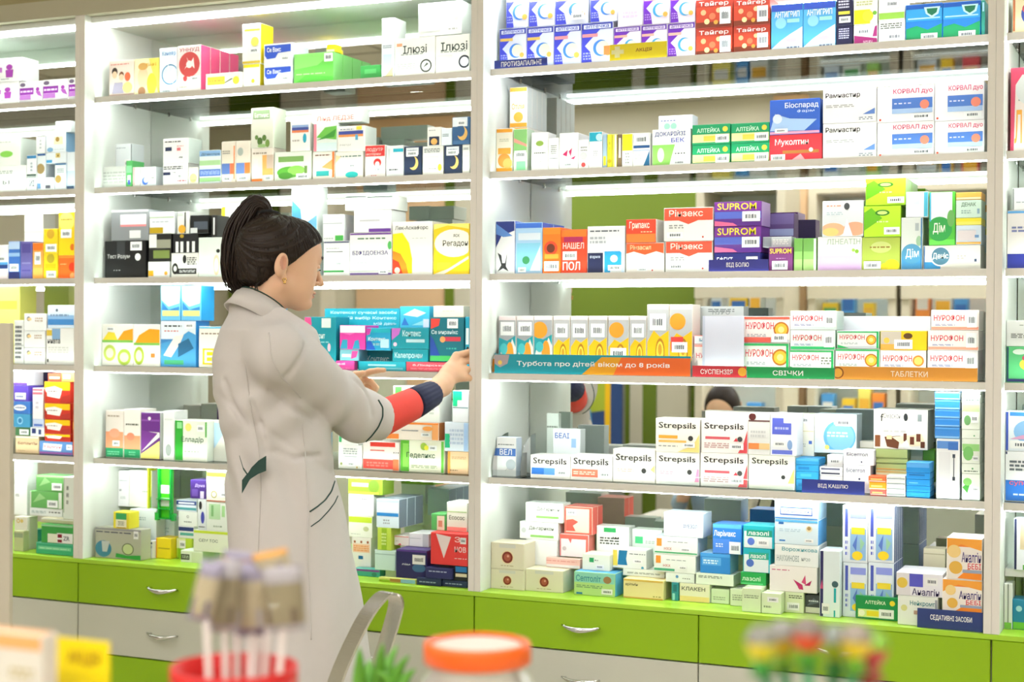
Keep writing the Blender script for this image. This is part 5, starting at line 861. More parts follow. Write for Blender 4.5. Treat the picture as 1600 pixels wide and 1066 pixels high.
('R1', 0, -1.351, 0.0742, 0.0868, 0.07, 2.2386, 0.0967, 'efe6f8', '', 1, 1, 'purple box with a teal ring in upper row, top shelf in the orange-banner bay', 326),
('R1', 0, -1.2754, 0.0686, 0.0868, 0.07, 2.2376, 0.0915, 'efe6f8', '', 1, 1, 'purple box touching the red pile in upper row, top shelf in the orange-banner bay', 326),
('R1', 0, -0.8338, 0.041, 0.0868, 0.07, 2.1974, 0.0687, '1c1c40', '', 1, 1, 'small navy box with yellow words, top shelf in the orange-banner bay', 114),
('R1', 0, -1.1027, 0.0969, 0.0868, 0.09, 2.2155, 0.0708, 'b83a28', '', 1, 1, 'upper red carton beside blue boxes, top shelf in the orange-banner bay', 389),
('R1', 0, -0.7901, 0.0595, 0.0868, 0.07, 2.1961, 0.0674, 'f4f4e6', '', 1, 1, 'white and yellow lemon box, top shelf in the orange-banner bay', 370),
('R1', 0, -0.7281, 0.0649, 0.0868, 0.07, 2.202, 0.0678, 'f6f6f0', '', 1, 1, 'white box with a green stripe, top shelf in the orange-banner bay', 256),
('R1', 1, -1.7744, 0.158, 0.0568, 0.002, 2.1429, 0.0235, '26358c', '', 1, 1, 'navy shelf sign with white letters, top shelf in the orange-banner bay', 33),
('R1', 1, -1.4345, 0.1599, 0.0568, 0.002, 2.1429, 0.0433, 'f2dd06', '', 1, 1, 'yellow promotion sign with pale cross, top shelf in the orange-banner bay', 56),
('R2', 0, -1.7813, 0.0502, 0.0868, 0.03, 1.8589, 0.1228, 'f8f2e0', '', 2, 1, 'small white box with orange fruit picture, second shelf in the orange-banner bay', 346),
('R2', 0, -1.7283, 0.0415, 0.0868, 0.05, 1.8589, 0.1194, 'd9ecd2', '', 1, 1, 'green and white box with red line, second shelf in the orange-banner bay', 275),
('R2', 0, -1.6744, 0.0502, 0.0868, 0.06, 1.8589, 0.1071, 'f7f7f4', '', 1, 1, 'white box with a green oval, second shelf in the orange-banner bay', 81),
('R2', 0, -1.6231, 0.031, 0.0868, 0.06, 1.8589, 0.0898, 'f7f7f4', '', 1, 1, 'narrow white box with grey barcode, second shelf in the orange-banner bay', 122),
('R2', 0, -1.5905, 0.0546, 0.0868, 0.06, 1.8589, 0.1016, 'f7f7f4', '', 2, 1, 'white box with magenta butterfly, second shelf in the orange-banner bay', 144),
('R2', 0, -1.5348, 0.03, 0.0868, 0.06, 1.8589, 0.0809, 'f7f7f4', '', 2, 1, 'narrow white box with tiny icons, second shelf in the orange-banner bay', 124),
('R2', 0, -1.5038, 0.0381, 0.0868, 0.06, 1.8589, 0.1008, 'f7f7f4', '', 2, 1, 'white box with turquoise top, second shelf in the orange-banner bay', 311),
('R2', 0, -1.7681, 0.0538, 0.1498, 0.035, 1.8589, 0.1328, 'f8f6ea', '', 4, 0.87, 'white yellow box under the tall one, second shelf in the orange-banner bay', 345),
('R2', 0, -1.4088, 0.0308, 0.0868, 0.06, 1.8589, 0.0917, 'f3f3f0', '', 1, 1, 'white box with yellow upper half, second shelf in the orange-banner bay', 287),
('R2', 0, -1.4641, 0.012, 0.0868, 0.08, 1.8589, 0.0932, '9fb8cc', '', 1, 0.92, 'thin grey blue upright packet, second shelf in the orange-banner bay', 194),
('R2', 0, -1.4511, 0.0135, 0.0868, 0.08, 1.8589, 0.0926, 'eadf2c', '', 1, 0.93, 'thin yellow upright packet, second shelf in the orange-banner bay', 129),
('R2', 0, -1.4366, 0.0134, 0.0868, 0.08, 1.8589, 0.0919, 'e8e050', '', 1, 1, 'thin yellow and white upright packet, second shelf in the orange-banner bay', 246),
('R2', 0, -1.4221, 0.0124, 0.0868, 0.08, 1.8589, 0.0913, '7a6448', '', 1, 1, 'thin brown upright packet, second shelf in the orange-banner bay', 235),
('R2', 0, -1.377, 0.0478, 0.0868, 0.06, 1.8589, 0.0917, 'f2f2ee', '', 1, 1, 'white box with large barcode tag, second shelf in the orange-banner bay', 0),
('R2', 0, -1.3231, 0.1061, 0.0868, 0.055, 1.8589, 0.0983, 'f7f8f6', '', 1, 1, 'white box with green droplet trapezoid, second shelf in the orange-banner bay', 24),
('R2', 0, -1.2119, 0.1028, 0.0868, 0.08, 1.8589, 0.0524, '12a068', '', 1, 1, 'green and yellow box in lower row, second shelf in the orange-banner bay', 285),
('R2', 0, -1.3256, 0.0953, 0.1448, 0.05, 1.8589, 0.1426, 'f4f8f8', '', 1, 0.9, 'taller white box behind droplet box, second shelf in the orange-banner bay', 96),
('R2', 0, -1.1061, 0.1013, 0.0868, 0.08, 1.8589, 0.0524, '12a068', '', 1, 1, 'lower green yellow box beside red carton, second shelf in the orange-banner bay', 285),
('R2', 0, -1.0045, 0.1361, 0.0868, 0.1, 1.8589, 0.0689, 'd8303c', '', 1, 1, 'wide red carton with white script, second shelf in the orange-banner bay', 30),
('R2', 0, -0.8658, 0.1349, 0.0868, 0.12, 1.8589, 0.0911, 'f3f2f2', '', 1, 1, 'plain white carton with black title, lower, second shelf in the orange-banner bay', 10),
('R2', 0, -0.7291, 0.1394, 0.0868, 0.12, 1.8589, 0.0869, 'f1eff2', '', 1, 1, 'white carton with pink title, lower, second shelf in the orange-banner bay', 46),
('R2', 0, -0.5884, 0.118, 0.0868, 0.12, 1.8589, 0.0839, 'f1eff2', '', 1, 1, 'white pink-titled carton against panel, lower, second shelf in the orange-banner bay', 46),
('R2', 0, -1.2123, 0.1028, 0.0868, 0.08, 1.9119, 0.0523, '12a068', '', 1, 1, 'green and yellow box in upper row, second shelf in the orange-banner bay', 285),
('R2', 0, -1.1065, 0.1013, 0.0868, 0.08, 1.9119, 0.0509, '12a068', '', 1, 1, 'upper green yellow box beside blue carton, second shelf in the orange-banner bay', 285),
('R2', 0, -1.0042, 0.1301, 0.0868, 0.1, 1.9283, 0.0896, '2f62c8', '', 1, 1, 'royal blue carton with white mist, second shelf in the orange-banner bay', 53),
('R2', 0, -1.7689, 0.0538, 0.1498, 0.035, 1.9922, 0.113, 'f8f6ea', 'e9efe9', 4, 1, 'tall white box with orange lid, second shelf in the orange-banner bay', 345),
('R2', 0, -0.8665, 0.1349, 0.0868, 0.12, 1.9506, 0.0859, 'f3f2f2', '', 1, 1, 'plain white carton with black title, upper, second shelf in the orange-banner bay', 10),
('R2', 0, -0.7298, 0.1394, 0.0868, 0.12, 1.9463, 0.0891, 'f1eff2', '', 1, 1, 'white carton with pink title, upper, second shelf in the orange-banner bay', 46),
('R2', 0, -0.5891, 0.118, 0.0868, 0.12, 1.9434, 0.0932, 'f1eff2', '', 1, 1, 'white pink-titled carton against panel, upper, second shelf in the orange-banner bay', 46),
('R3', 0, -1.1498, 0.1235, 0.0868, 0.09, 1.5769, 0.0491, '20246e', '', 1, 1, 'flat navy box under purple boxes, third shelf in the orange-banner bay', 12),
('R3', 0, -1.7813, 0.0585, 0.0868, 0.07, 1.5769, 0.1475, 'f2f2f4', '3a58c0', 2, 1, 'white box with navy flap and ribbon, third shelf in the orange-banner bay', 133),
('R3', 0, -1.721, 0.081, 0.0868, 0.08, 1.5769, 0.1415, 'a8ccec', '2f50c8', 2, 1, 'light blue and white box, third shelf in the orange-banner bay', 338),
('R3', 0, -1.6387, 0.0537, 0.0868, 0.08, 1.5769, 0.1262, 'f47a22', '', 1, 1, 'orange box with a red disc, third shelf in the orange-banner bay', 335),
('R3', 0, -1.5839, 0.0756, 0.0868, 0.08, 1.5769, 0.1195, 'e04528', 'e8682c', 2, 1, 'red orange box with white letters, third shelf in the orange-banner bay', 329),
('R3', 0, -1.5067, 0.108, 0.0868, 0.08, 1.5769, 0.1263, 'e9ebee', '', 1, 1, 'grey white box with blue letter P, third shelf in the orange-banner bay', 98),
('R3', 0, -1.3952, 0.1073, 0.0868, 0.09, 1.5769, 0.0791, 'eee9e4', '', 1, 1, 'orange and white box with torn band, third shelf in the orange-banner bay', 155),
('R3', 0, -1.2837, 0.129, 0.0868, 0.09, 1.5769, 0.082, 'efefea', '', 1, 1, 'white box with red banner top, lower, third shelf in the orange-banner bay', 154),
('R3', 0, -1.0038, 0.0623, 0.0868, 0.08, 1.5769, 0.0617, '7a3a78', '', 1, 1, 'plum box with small yellow writing, third shelf in the orange-banner bay', 307),
('R3', 0, -1.0479, 0.0866, 0.1798, 0.05, 1.5769, 0.1564, '4a3468', '5a2a78', 1, 1, 'dark purple glossy box at the back, third shelf in the orange-banner bay', 320),
('R3', 0, -0.9386, 0.0229, 0.0868, 0.09, 1.5769, 0.0836, '6fa850', '', 1, 1, 'slim green box by purple pile, third shelf in the orange-banner bay', 385),
('R3', 0, -0.9147, 0.0346, 0.0868, 0.09, 1.5769, 0.0831, '6fa850', '', 1, 1, 'green box with white edge by purple pile, third shelf in the orange-banner bay', 386),
('R3', 0, -0.8771, 0.1115, 0.0868, 0.08, 1.5769, 0.0855, 'f2f0e8', '', 1, 1, 'white box with lilac lower half, third shelf in the orange-banner bay', 388),
('R3', 0, -0.7647, 0.0939, 0.0868, 0.09, 1.5769, 0.0825, 'a8b84a', '', 1, 1, 'olive green box with yellow flowers, third shelf in the orange-banner bay', 80),
('R3', 0, -0.6679, 0.0522, 0.0868, 0.08, 1.5769, 0.1298, 'd8dcd8', '', 1, 1, 'white and blue box with ring emblem, third shelf in the orange-banner bay', 380),
('R3', 0, -0.6135, 0.1368, 0.0868, 0.08, 1.5769, 0.0593, 'dcd8d0', '', 1, 1, 'wide white box with blue ring emblem, third shelf in the orange-banner bay', 364),
('R3', 0, -1.1503, 0.1251, 0.0868, 0.09, 1.6266, 0.0678, '6a2a88', '', 1, 1, 'purple box with yellow word, lower, third shelf in the orange-banner bay', 298),
('R3', 0, -1.0224, 0.0757, 0.0948, 0.05, 1.6392, 0.0268, 'c8ccd2', '', 1, 1, 'grey white packets over plum box, third shelf in the orange-banner bay', 365),
('R3', 0, -0.6003, 0.0628, 0.0868, 0.08, 1.6368, 0.1316, '4fb83a', '', 1, 1, 'green box with white ring emblem, third shelf in the orange-banner bay', 274),
('R3', 0, -0.5354, 0.0601, 0.0868, 0.08, 1.6368, 0.0477, 'd0dcea', '', 1, 1, 'pale blue box with tan bottom, third shelf in the orange-banner bay', 177),
('R3', 0, -1.3957, 0.0842, 0.0868, 0.09, 1.6566, 0.0629, 'e43f2a', 'f4ece6', 1, 1, 'red box with bold white word, third shelf in the orange-banner bay', 273),
('R3', 0, -1.2891, 0.1359, 0.0868, 0.09, 1.6595, 0.0877, 'efefea', '', 1, 1, 'white box with red banner top, upper, third shelf in the orange-banner bay', 154),
('R3', 0, -0.7607, 0.0918, 0.0868, 0.09, 1.66, 0.0783, '8fcf1c', '', 1, 1, 'lime green box with dark oval emblem, third shelf in the orange-banner bay', 143),
('R3', 0, -0.866, 0.1043, 0.0868, 0.08, 1.663, 0.0906, 'dfe2e8', '', 1, 1, 'pale box with peach flower shapes, third shelf in the orange-banner bay', 75),
('R3', 0, -1.1508, 0.1268, 0.0868, 0.09, 1.6949, 0.0644, '6a2a88', 'a88ac0', 1, 1, 'purple box with yellow word, topmost, third shelf in the orange-banner bay', 298),
('R3', 0, -0.5357, 0.0601, 0.0868, 0.08, 1.6851, 0.0173, 'f2e468', '', 1, 1, 'thin bright yellow box, third shelf in the orange-banner bay', 288),
('R3', 0, -0.5359, 0.0601, 0.0868, 0.08, 1.703, 0.0437, 'cfe6d8', '', 1, 1, 'mint white box with grey letters, third shelf in the orange-banner bay', 43),
('R3', 0, -0.657, 0.0546, 0.0868, 0.08, 1.7073, 0.0631, 'e4e9f0', '', 1, 1, 'white box with teal edge on top, third shelf in the orange-banner bay', 249),
('R3', 0, -0.7567, 0.0987, 0.0868, 0.09, 1.739, 0.0673, 'a8ea28', 'b8e890', 2, 1, 'bright lime box on top, third shelf in the orange-banner bay', 143),
('R3', 0, -0.5361, 0.0601, 0.0868, 0.08, 1.7473, 0.0182, 'f2b050', '', 1, 1, 'thin orange topped box, third shelf in the orange-banner bay', 382),
('R3', 1, -1.156, 0.1582, 0.0568, 0.002, 1.5769, 0.0301, '3a3c9a', '', 1, 1, 'violet blue sign below purple boxes, third shelf in the orange-banner bay', 49),
('R4', 0, -1.2057, 0.1272, 0.0948, 0.08, 1.3016, 0.0839, 'f6ece8', '', 1, 0.83, 'pink white box in red tray, fourth shelf in the orange-banner bay', 8),
('R4', 0, -1.0735, 0.122, 0.0948, 0.09, 1.3016, 0.0892, 'e6eee6', '', 1, 0.82, 'green white box with tablet emblem, fourth shelf in the orange-banner bay', 252),
('R4', 0, -0.9495, 0.1139, 0.0948, 0.09, 1.3016, 0.0726, 'eef2ee', '', 1, 0.75, 'green edged white box, bottom of pile, fourth shelf in the orange-banner bay', 254),
('R4', 0, -0.8316, 0.1111, 0.0948, 0.09, 1.3016, 0.0767, 'e8efe8', '', 1, 0.74, 'green sided box beside golden pill, fourth shelf in the orange-banner bay', 252),
('R4', 0, -0.7186, 0.1123, 0.0948, 0.09, 1.3016, 0.0741, 'f6efe8', '', 1, 0.7, 'white box with peach glow, lower, fourth shelf in the orange-banner bay', 160),
('R4', 0, -0.6025, 0.1205, 0.0948, 0.09, 1.3016, 0.0754, 'f2eef0', '', 1, 0.68, 'white box with pink letters, bottom, fourth shelf in the orange-banner bay', 159),
('R4', 0, -1.7739, 0.0529, 0.0948, 0.07, 1.3016, 0.1586, 'eae4e0', '', 1, 1, 'teal orange child box by panel, fourth shelf in the orange-banner bay', 376),
('R4', 0, -1.7193, 0.0512, 0.0948, 0.07, 1.3016, 0.1587, 'eae4e0', '', 1, 1, 'teal orange child box between twins, fourth shelf in the orange-banner bay', 376),
('R4', 0, -1.6664, 0.0552, 0.0948, 0.07, 1.3016, 0.1588, 'eae4e0', '', 1, 0.93, 'teal orange child box beside yellow, fourth shelf in the orange-banner bay', 377),
('R4', 0, -1.6088, 0.0495, 0.0948, 0.07, 1.3016, 0.1589, 'e8e2da', '', 1, 0.92, 'first yellow child box from the teal ones, fourth shelf in the orange-banner bay', 165),
('R4', 0, -1.5576, 0.0513, 0.0948, 0.07, 1.3016, 0.159, 'e8e2da', '', 1, 0.92, 'second yellow child box from the teal ones, fourth shelf in the orange-banner bay', 165),
('R4', 0, -1.5047, 0.0541, 0.0948, 0.07, 1.3016, 0.1591, 'e8e2da', '', 1, 0.91, 'third yellow child box from the teal ones, fourth shelf in the orange-banner bay', 165),
('R4', 0, -1.4478, 0.0595, 0.0948, 0.07, 1.3016, 0.1592, 'e8e2da', '', 1, 0.91, 'fourth yellow child box from the teal ones, fourth shelf in the orange-banner bay', 167),
('R4', 0, -1.3861, 0.0474, 0.0948, 0.07, 1.3016, 0.1592, 'e8e2da', '', 1, 0.9, 'fifth yellow child box from the teal ones, fourth shelf in the orange-banner bay', 165),
('R4', 0, -1.3372, 0.062, 0.0948, 0.07, 1.3016, 0.1901, 'e8e2da', '', 1, 0.91, 'tall yellow box with price tag high, fourth shelf in the orange-banner bay', 168),
('R4', 0, -1.2741, 0.0638, 0.0948, 0.07, 1.3016, 0.19, 'e8e2da', '', 1, 0.91, 'tall yellow box with coin emblem, fourth shelf in the orange-banner bay', 166),
('R4', 0, -0.719, 0.1142, 0.0948, 0.09, 1.3762, 0.0484, 'f2c818', '', 1, 1, 'yellow box with white tag, fourth shelf in the orange-banner bay', 368),
('R4', 0, -0.602, 0.1214, 0.0948, 0.09, 1.3775, 0.0487, 'f4ece8', '', 1, 1, 'white box with pink letters, middle, fourth shelf in the orange-banner bay', 159),
('R4', 0, -0.9479, 0.1153, 0.0948, 0.09, 1.3747, 0.0506, 'e0f0ea', '', 1, 1, 'mint white box with pink word, fourth shelf in the orange-banner bay', 134),
('R4', 0, -0.8277, 0.1058, 0.0948, 0.09, 1.3789, 0.0451, 'e8efe8', '18a858', 1, 1, 'green cornered box with golden pill, upper, fourth shelf in the orange-banner bay', 252),
('R4', 0, -1.206, 0.1315, 0.0948, 0.08, 1.3861, 0.0231, 'e85a50', '', 1, 1, 'thin red and white box, fourth shelf in the orange-banner bay', 369),
('R4', 0, -1.0729, 0.1238, 0.0948, 0.09, 1.3914, 0.0691, 'f0e2e0', '', 1, 1, 'red white box with tablet emblem, fourth shelf in the orange-banner bay', 253),
('R4', 0, -1.2416, 0.0206, 0.2048, 0.05, 1.4098, 0.0785, '25a8c8', '', 1, 1, 'turquoise box standing at the back, fourth shelf in the orange-banner bay', 205),
('R4', 0, -1.2172, 0.1232, 0.1748, 0.05, 1.4098, 0.078, 'a0a8a8', '', 1, 1, 'grey box behind the blank card, fourth shelf in the orange-banner bay', 126),
('R4', 0, -0.5949, 0.1148, 0.0948, 0.09, 1.4269, 0.0496, 'f6ece6', '', 1, 1, 'white box with peach glow, topmost, fourth shelf in the orange-banner bay', 159),
('R4', 0, -0.9483, 0.1188, 0.0948, 0.09, 1.4259, 0.0486, 'f2f0f2', 'e2e6ee', 1, 1, 'white box with pink word, topmost, fourth shelf in the orange-banner bay', 147),
('R4', 1, -1.769, 0.5658, 0.0568, 0.002, 1.3016, 0.053, '1396a8', '', 1, 1, 'long banner shading from teal to orange, fourth shelf in the orange-banner bay', 153),
('R4', 1, -1.1979, 0.1443, 0.0568, 0.002, 1.3016, 0.029, 'cc2f3c', '', 1, 1, 'short red shelf strip, fourth shelf in the orange-banner bay', 34),
('R4', 1, -1.0515, 0.2252, 0.0568, 0.002, 1.3016, 0.0283, '129850', '', 1, 1, 'green shelf strip with white word, fourth shelf in the orange-banner bay', 48),
('R4', 1, -0.8243, 0.3463, 0.0568, 0.002, 1.3016, 0.0328, 'e49a38', '', 1, 1, 'orange shelf strip with tablet emblem, fourth shelf in the orange-banner bay', 55),
('R4', 2, -0.852, 0.2385, 0.2098, 0.002, 1.3016, 0.1607, 'dfe0ea', '', 1, 1, 'white header card with pink capitals, fourth shelf in the orange-banner bay', 32),
('R4', 2, -1.1788, 0.1119, 0.0808, 0.002, 1.3016, 0.1595, 'd6d9ea', '', 1, 1, 'blank pale lilac card, fourth shelf in the orange-banner bay', 169),
('R5', 0, -0.6483, 0.0568, 0.0748, 0.07, 1.0128, 0.0126, '1f8ad8', '58b8f0', 1, 1, 'bright blue carton near end, layer five, fifth shelf in the orange-banner bay', 223),
('R5', 0, -0.697, 0.046, 0.0748, 0.047, 1.0128, 0.0136, 'eef0ee', '', 1, 1, 'thin white carton with grey line, layer four, fifth shelf in the orange-banner bay', 259),
('R5', 0, -0.7374, 0.0391, 0.0748, 0.047, 1.0128, 0.0131, 'e8605a', '', 1, 1, 'small coral carton in colourful pile, fifth shelf in the orange-banner bay', 203),
('R5', 0, -0.5764, 0.0559, 0.0748, 0.07, 1.0128, 0.1468, 'f1f2f4', 'e0e8f4', 1, 1, 'upright white box with blue cap, fifth shelf in the orange-banner bay', 321),
('R5', 0, -0.7333, 0.0782, 0.1248, 0.08, 1.0128, 0.059, 'd8dfc0', '', 1, 1, 'pale green carton under the olive pile, fifth shelf in the orange-banner bay', 341),
('R5', 0, -0.5151, 0.0425, 0.0748, 0.08, 1.0128, 0.0632, 'eef4e8', '', 1, 0.78, 'white and leaf green carton by panel, layer seven, fifth shelf in the orange-banner bay', 137),
('R5', 0, -0.6484, 0.0568, 0.0748, 0.07, 1.026, 0.0146, '1f8ad8', '58b8f0', 1, 1, 'bright blue carton near end, layer four, fifth shelf in the orange-banner bay', 268),
('R5', 0, -0.6971, 0.046, 0.0748, 0.047, 1.027, 0.012, 'eef0ee', '', 1, 1, 'thin white carton with grey line, layer three, fifth shelf in the orange-banner bay', 259),
('R5', 0, -0.7405, 0.042, 0.0748, 0.047, 1.0265, 0.0184, 'f49a20', '', 1, 1, 'small amber carton in colourful pile, fifth shelf in the orange-banner bay', 203),
('R5', 0, -0.9313, 0.0586, 0.0948, 0.08, 1.0128, 0.0294, '2f9cda', '', 1, 0.74, 'sky blue flat carton, layer four from top, fifth shelf in the orange-banner bay', 196),
('R5', 0, -1.1833, 0.1274, 0.0868, 0.07, 1.0128, 0.0887, 'f5efed', '', 1, 1, 'white box with red wedge, lower, fifth shelf in the orange-banner bay', 22),
('R5', 0, -1.0533, 0.1208, 0.0868, 0.07, 1.0128, 0.088, 'f3f3e6', '', 1, 0.91, 'white box with lime edge, fifth shelf in the orange-banner bay', 19),
('R5', 0, -0.7884, 0.0426, 0.1948, 0.04, 1.0128, 0.1253, 'efece2', '', 1, 1, 'cream box peeping above white pair, fifth shelf in the orange-banner bay', 330),
('R5', 0, -0.6541, 0.0305, 0.1648, 0.05, 1.0412, 0.0832, '9aa898', '', 1, 1, 'grey green box under the mosaic one, fifth shelf in the orange-banner bay', 284),
('R5', 0, -0.6227, 0.0285, 0.1648, 0.05, 1.0412, 0.0839, '5a9a20', '', 1, 1, 'leaf green box under the mosaic one, fifth shelf in the orange-banner bay', 295),
('R5', 0, -0.6486, 0.0568, 0.0748, 0.07, 1.0412, 0.0155, '1f8ad8', '58b8f0', 1, 1, 'bright blue carton near end, layer three, fifth shelf in the orange-banner bay', 201),
('R5', 0, -0.6972, 0.046, 0.0748, 0.047, 1.0396, 0.012, 'eef0ee', '', 1, 1, 'thin white carton with grey line, layer two, fifth shelf in the orange-banner bay', 259),
('R5', 0, -1.307, 0.1207, 0.0868, 0.07, 1.0128, 0.0858, 'f5f3ef', '', 1, 1, 'white box with pinkish corner, lower, fifth shelf in the orange-banner bay', 20),
('R5', 0, -0.8114, 0.0684, 0.1048, 0.07, 1.0128, 0.0696, 'f3f1f4', 'dcdcec', 1, 0.63, 'white box with spaced navy word, lower, fifth shelf in the orange-banner bay', 31),
('R5', 0, -0.7421, 0.0435, 0.0748, 0.047, 1.0455, 0.0143, 'ee6a3c', '', 1, 1, 'small red orange carton in colourful pile, fifth shelf in the orange-banner bay', 203),
('R5', 0, -1.4287, 0.1196, 0.0868, 0.07, 1.0128, 0.0898, 'f5f3ef', '', 1, 1, 'white box with grey tongue mark, fifth shelf in the orange-banner bay', 17),
('R5', 0, -0.8713, 0.0581, 0.1048, 0.08, 1.0128, 0.0404, 'f3ecea', '', 1, 0.28, 'thin white leaflet box, layer three from top, fifth shelf in the orange-banner bay', 184),
('R5', 0, -0.6973, 0.046, 0.0748, 0.047, 1.0521, 0.0115, 'eef0ee', '', 1, 1, 'thin white carton with grey line, layer one, fifth shelf in the orange-banner bay', 259),
('R5', 0, -1.5517, 0.121, 0.0868, 0.07, 1.0128, 0.0686, 'f5f3f1', '', 1, 1, 'white box with terracotta strip, fifth shelf in the orange-banner bay', 15),
('R5', 0, -1.6713, 0.118, 0.0868, 0.07, 1.0128, 0.0639, 'f5f3f1', '', 1, 1, 'white box with blue strip and black script, fifth shelf in the orange-banner bay', 16),
('R5', 0, -0.9315, 0.0585, 0.0948, 0.08, 1.0428, 0.0197, '2f9cda', '', 1, 1, 'sky blue flat carton, layer three from top, fifth shelf in the orange-banner bay', 222),
('R5', 0, -0.6487, 0.0568, 0.0748, 0.07, 1.0573, 0.0155, '1f8ad8', '58b8f0', 1, 1, 'bright blue carton near end, layer two, fifth shelf in the orange-banner bay', 208),
('R5', 0, -0.8715, 0.0582, 0.1048, 0.08, 1.0538, 0.0105, 'f3ecea', '', 1, 1, 'thin white leaflet box, layer two from top, fifth shelf in the orange-banner bay', 182),
('R5', 0, -1.7781, 0.0595, 0.0948, 0.04, 1.0128, 0.1084, 'f2f4f6', 'd8e4f8', 1, 1, 'white box inside the clear holder, fifth shelf in the orange-banner bay', 289),
('R5', 0, -0.5154, 0.0425, 0.0748, 0.08, 1.0766, 0.0241, 'eef4e8', '', 1, 1, 'white and leaf green carton by panel, layer six, fifth shelf in the orange-banner bay', 72),
('R5', 0, -0.6489, 0.0568, 0.0748, 0.07, 1.0734, 0.0249, '1f8ad8', '58b8f0', 1, 1, 'bright blue carton near end, layer one, fifth shelf in the orange-banner bay', 286),
('R5', 0, -1.7018, 0.0365, 0.2748, 0.02, 1.0128, 0.1685, 'e2efe9', '', 1, 1, 'clear plastic slip at the back, fifth shelf in the orange-banner bay', 86),
('R5', 0, -1.6571, 0.0829, 0.2148, 0.04, 1.0128, 0.1289, 'eaf3f6', '', 1, 1, 'white box with small blue capitals, fifth shelf in the orange-banner bay', 23),
('R5', 0, -0.9316, 0.0585, 0.0948, 0.08, 1.0632, 0.016, '2f9cda', '', 1, 1, 'sky blue flat carton, layer two from top, fifth shelf in the orange-banner bay', 199),
('R5', 0, -0.8722, 0.0588, 0.1048, 0.08, 1.0649, 0.0109, 'f3ecea', '', 1, 1, 'thin white leaflet box, layer one from top, fifth shelf in the orange-banner bay', 183),
('R5', 0, -0.7326, 0.0781, 0.1248, 0.08, 1.0724, 0.0149, 'a8b878', '', 1, 1, 'olive green carton with orange edge in layered pile, fifth shelf in the orange-banner bay', 375),
('R5', 0, -0.8553, 0.0406, 0.1148, 0.06, 1.0764, 0.0294, 'f2f2f4', '', 1, 1, 'tiny white box with grey code, fifth shelf in the orange-banner bay', 1),
('R5', 0, -0.8118, 0.0776, 0.1048, 0.057, 1.083, 0.0387, 'f3f1f4', 'dcdcec', 1, 1, 'white box with spaced navy word, upper, fifth shelf in the orange-banner bay', 31),
('R5', 0, -0.9318, 0.0596, 0.0948, 0.08, 1.0798, 0.016, '2f9cda', '', 1, 1, 'sky blue flat carton, layer one from top, fifth shelf in the orange-banner bay', 296),
('R5', 0, -0.7332, 0.0785, 0.1248, 0.08, 1.0879, 0.0126, 'a8b878', '', 1, 1, 'thin olive green carton in layered pile, fifth shelf in the orange-banner bay', 372),
('R5', 0, -0.5157, 0.0425, 0.0748, 0.08, 1.1013, 0.0602, 'eef4e8', '', 1, 1, 'white and leaf green carton by panel, layer five, fifth shelf in the orange-banner bay', 283),
('R5', 0, -0.7338, 0.079, 0.1248, 0.08, 1.1011, 0.024, 'a8b878', '', 1, 1, 'thick olive green carton in layered pile, fifth shelf in the orange-banner bay', 371),
('R5', 0, -1.0555, 0.0582, 0.0868, 0.07, 1.1014, 0.1075, 'e2e2e0', '', 1, 1, 'silver box with orange strip, fifth shelf in the orange-banner bay', 312),
('R5', 0, -0.9963, 0.0687, 0.0868, 0.07, 1.1014, 0.1083, 'f2f4fb', '', 1, 1, 'white box with violet square, fifth shelf in the orange-banner bay', 188),
('R5', 0, -0.9452, 0.0446, 0.1648, 0.07, 1.0965, 0.1097, 'f2f2e2', '', 1, 1, 'cream box with tiny blue square, fifth shelf in the orange-banner bay', 2),
('R5', 0, -0.8997, 0.1093, 0.1648, 0.07, 1.1064, 0.1019, 'e0eef6', 'c8dcea', 1, 1, 'pale blue box with sky dome, fifth shelf in the orange-banner bay', 71),
('R5', 0, -1.1819, 0.1255, 0.0868, 0.07, 1.1021, 0.0881, 'f5efed', '', 1, 1, 'white box with red wedge, upper, fifth shelf in the orange-banner bay', 22),
('R5', 0, -1.3081, 0.1222, 0.0868, 0.07, 1.0992, 0.0893, 'f6f2e8', '', 1, 1, 'white box with yellow corner, fifth shelf in the orange-banner bay', 21),
('R5', 0, -0.7397, 0.134, 0.1248, 0.1, 1.1257, 0.1002, 'eceae4', 'b8bab0', 1, 1, 'large white box with brown mosaic, fifth shelf in the orange-banner bay', 40),
('R5', 0, -1.1948, 0.1189, 0.1648, 0.06, 1.0128, 0.1937, 'e4e0d6', 'd8d4ca', 1, 0.48, 'plain cream carton behind the script boxes, fifth shelf in the orange-banner bay', 118),
('R5', 0, -0.5806, 0.0594, 0.0748, 0.07, 1.1602, 0.0281, '2f86dc', 'e8f2fc', 1, 1, 'blue and white carton atop tower, layer five, fifth shelf in the orange-banner bay', 373),
('R5', 0, -0.516, 0.0425, 0.0748, 0.08, 1.1621, 0.0214, 'eef4e8', '', 1, 1, 'white and leaf green carton by panel, layer four, fifth shelf in the orange-banner bay', 73),
('R5', 0, -0.5163, 0.0425, 0.0748, 0.08, 1.1841, 0.0633, 'eef4e8', '', 1, 1, 'white and leaf green carton by panel, layer three, fifth shelf in the orange-banner bay', 308),
('R5', 0, -0.5808, 0.0594, 0.0748, 0.07, 1.189, 0.0207, '2f86dc', 'e8f2fc', 1, 1, 'blue and white carton atop tower, layer four, fifth shelf in the orange-banner bay', 373),
('R5', 0, -0.5809, 0.0594, 0.0748, 0.07, 1.2103, 0.0207, '2f86dc', 'e8f2fc', 1, 1, 'blue and white carton atop tower, layer three, fifth shelf in the orange-banner bay', 373),
('R5', 0, -0.5811, 0.0594, 0.0748, 0.07, 1.2315, 0.0233, '2f86dc', 'e8f2fc', 1, 1, 'blue and white carton atop tower, layer two, fifth shelf in the orange-banner bay', 373),
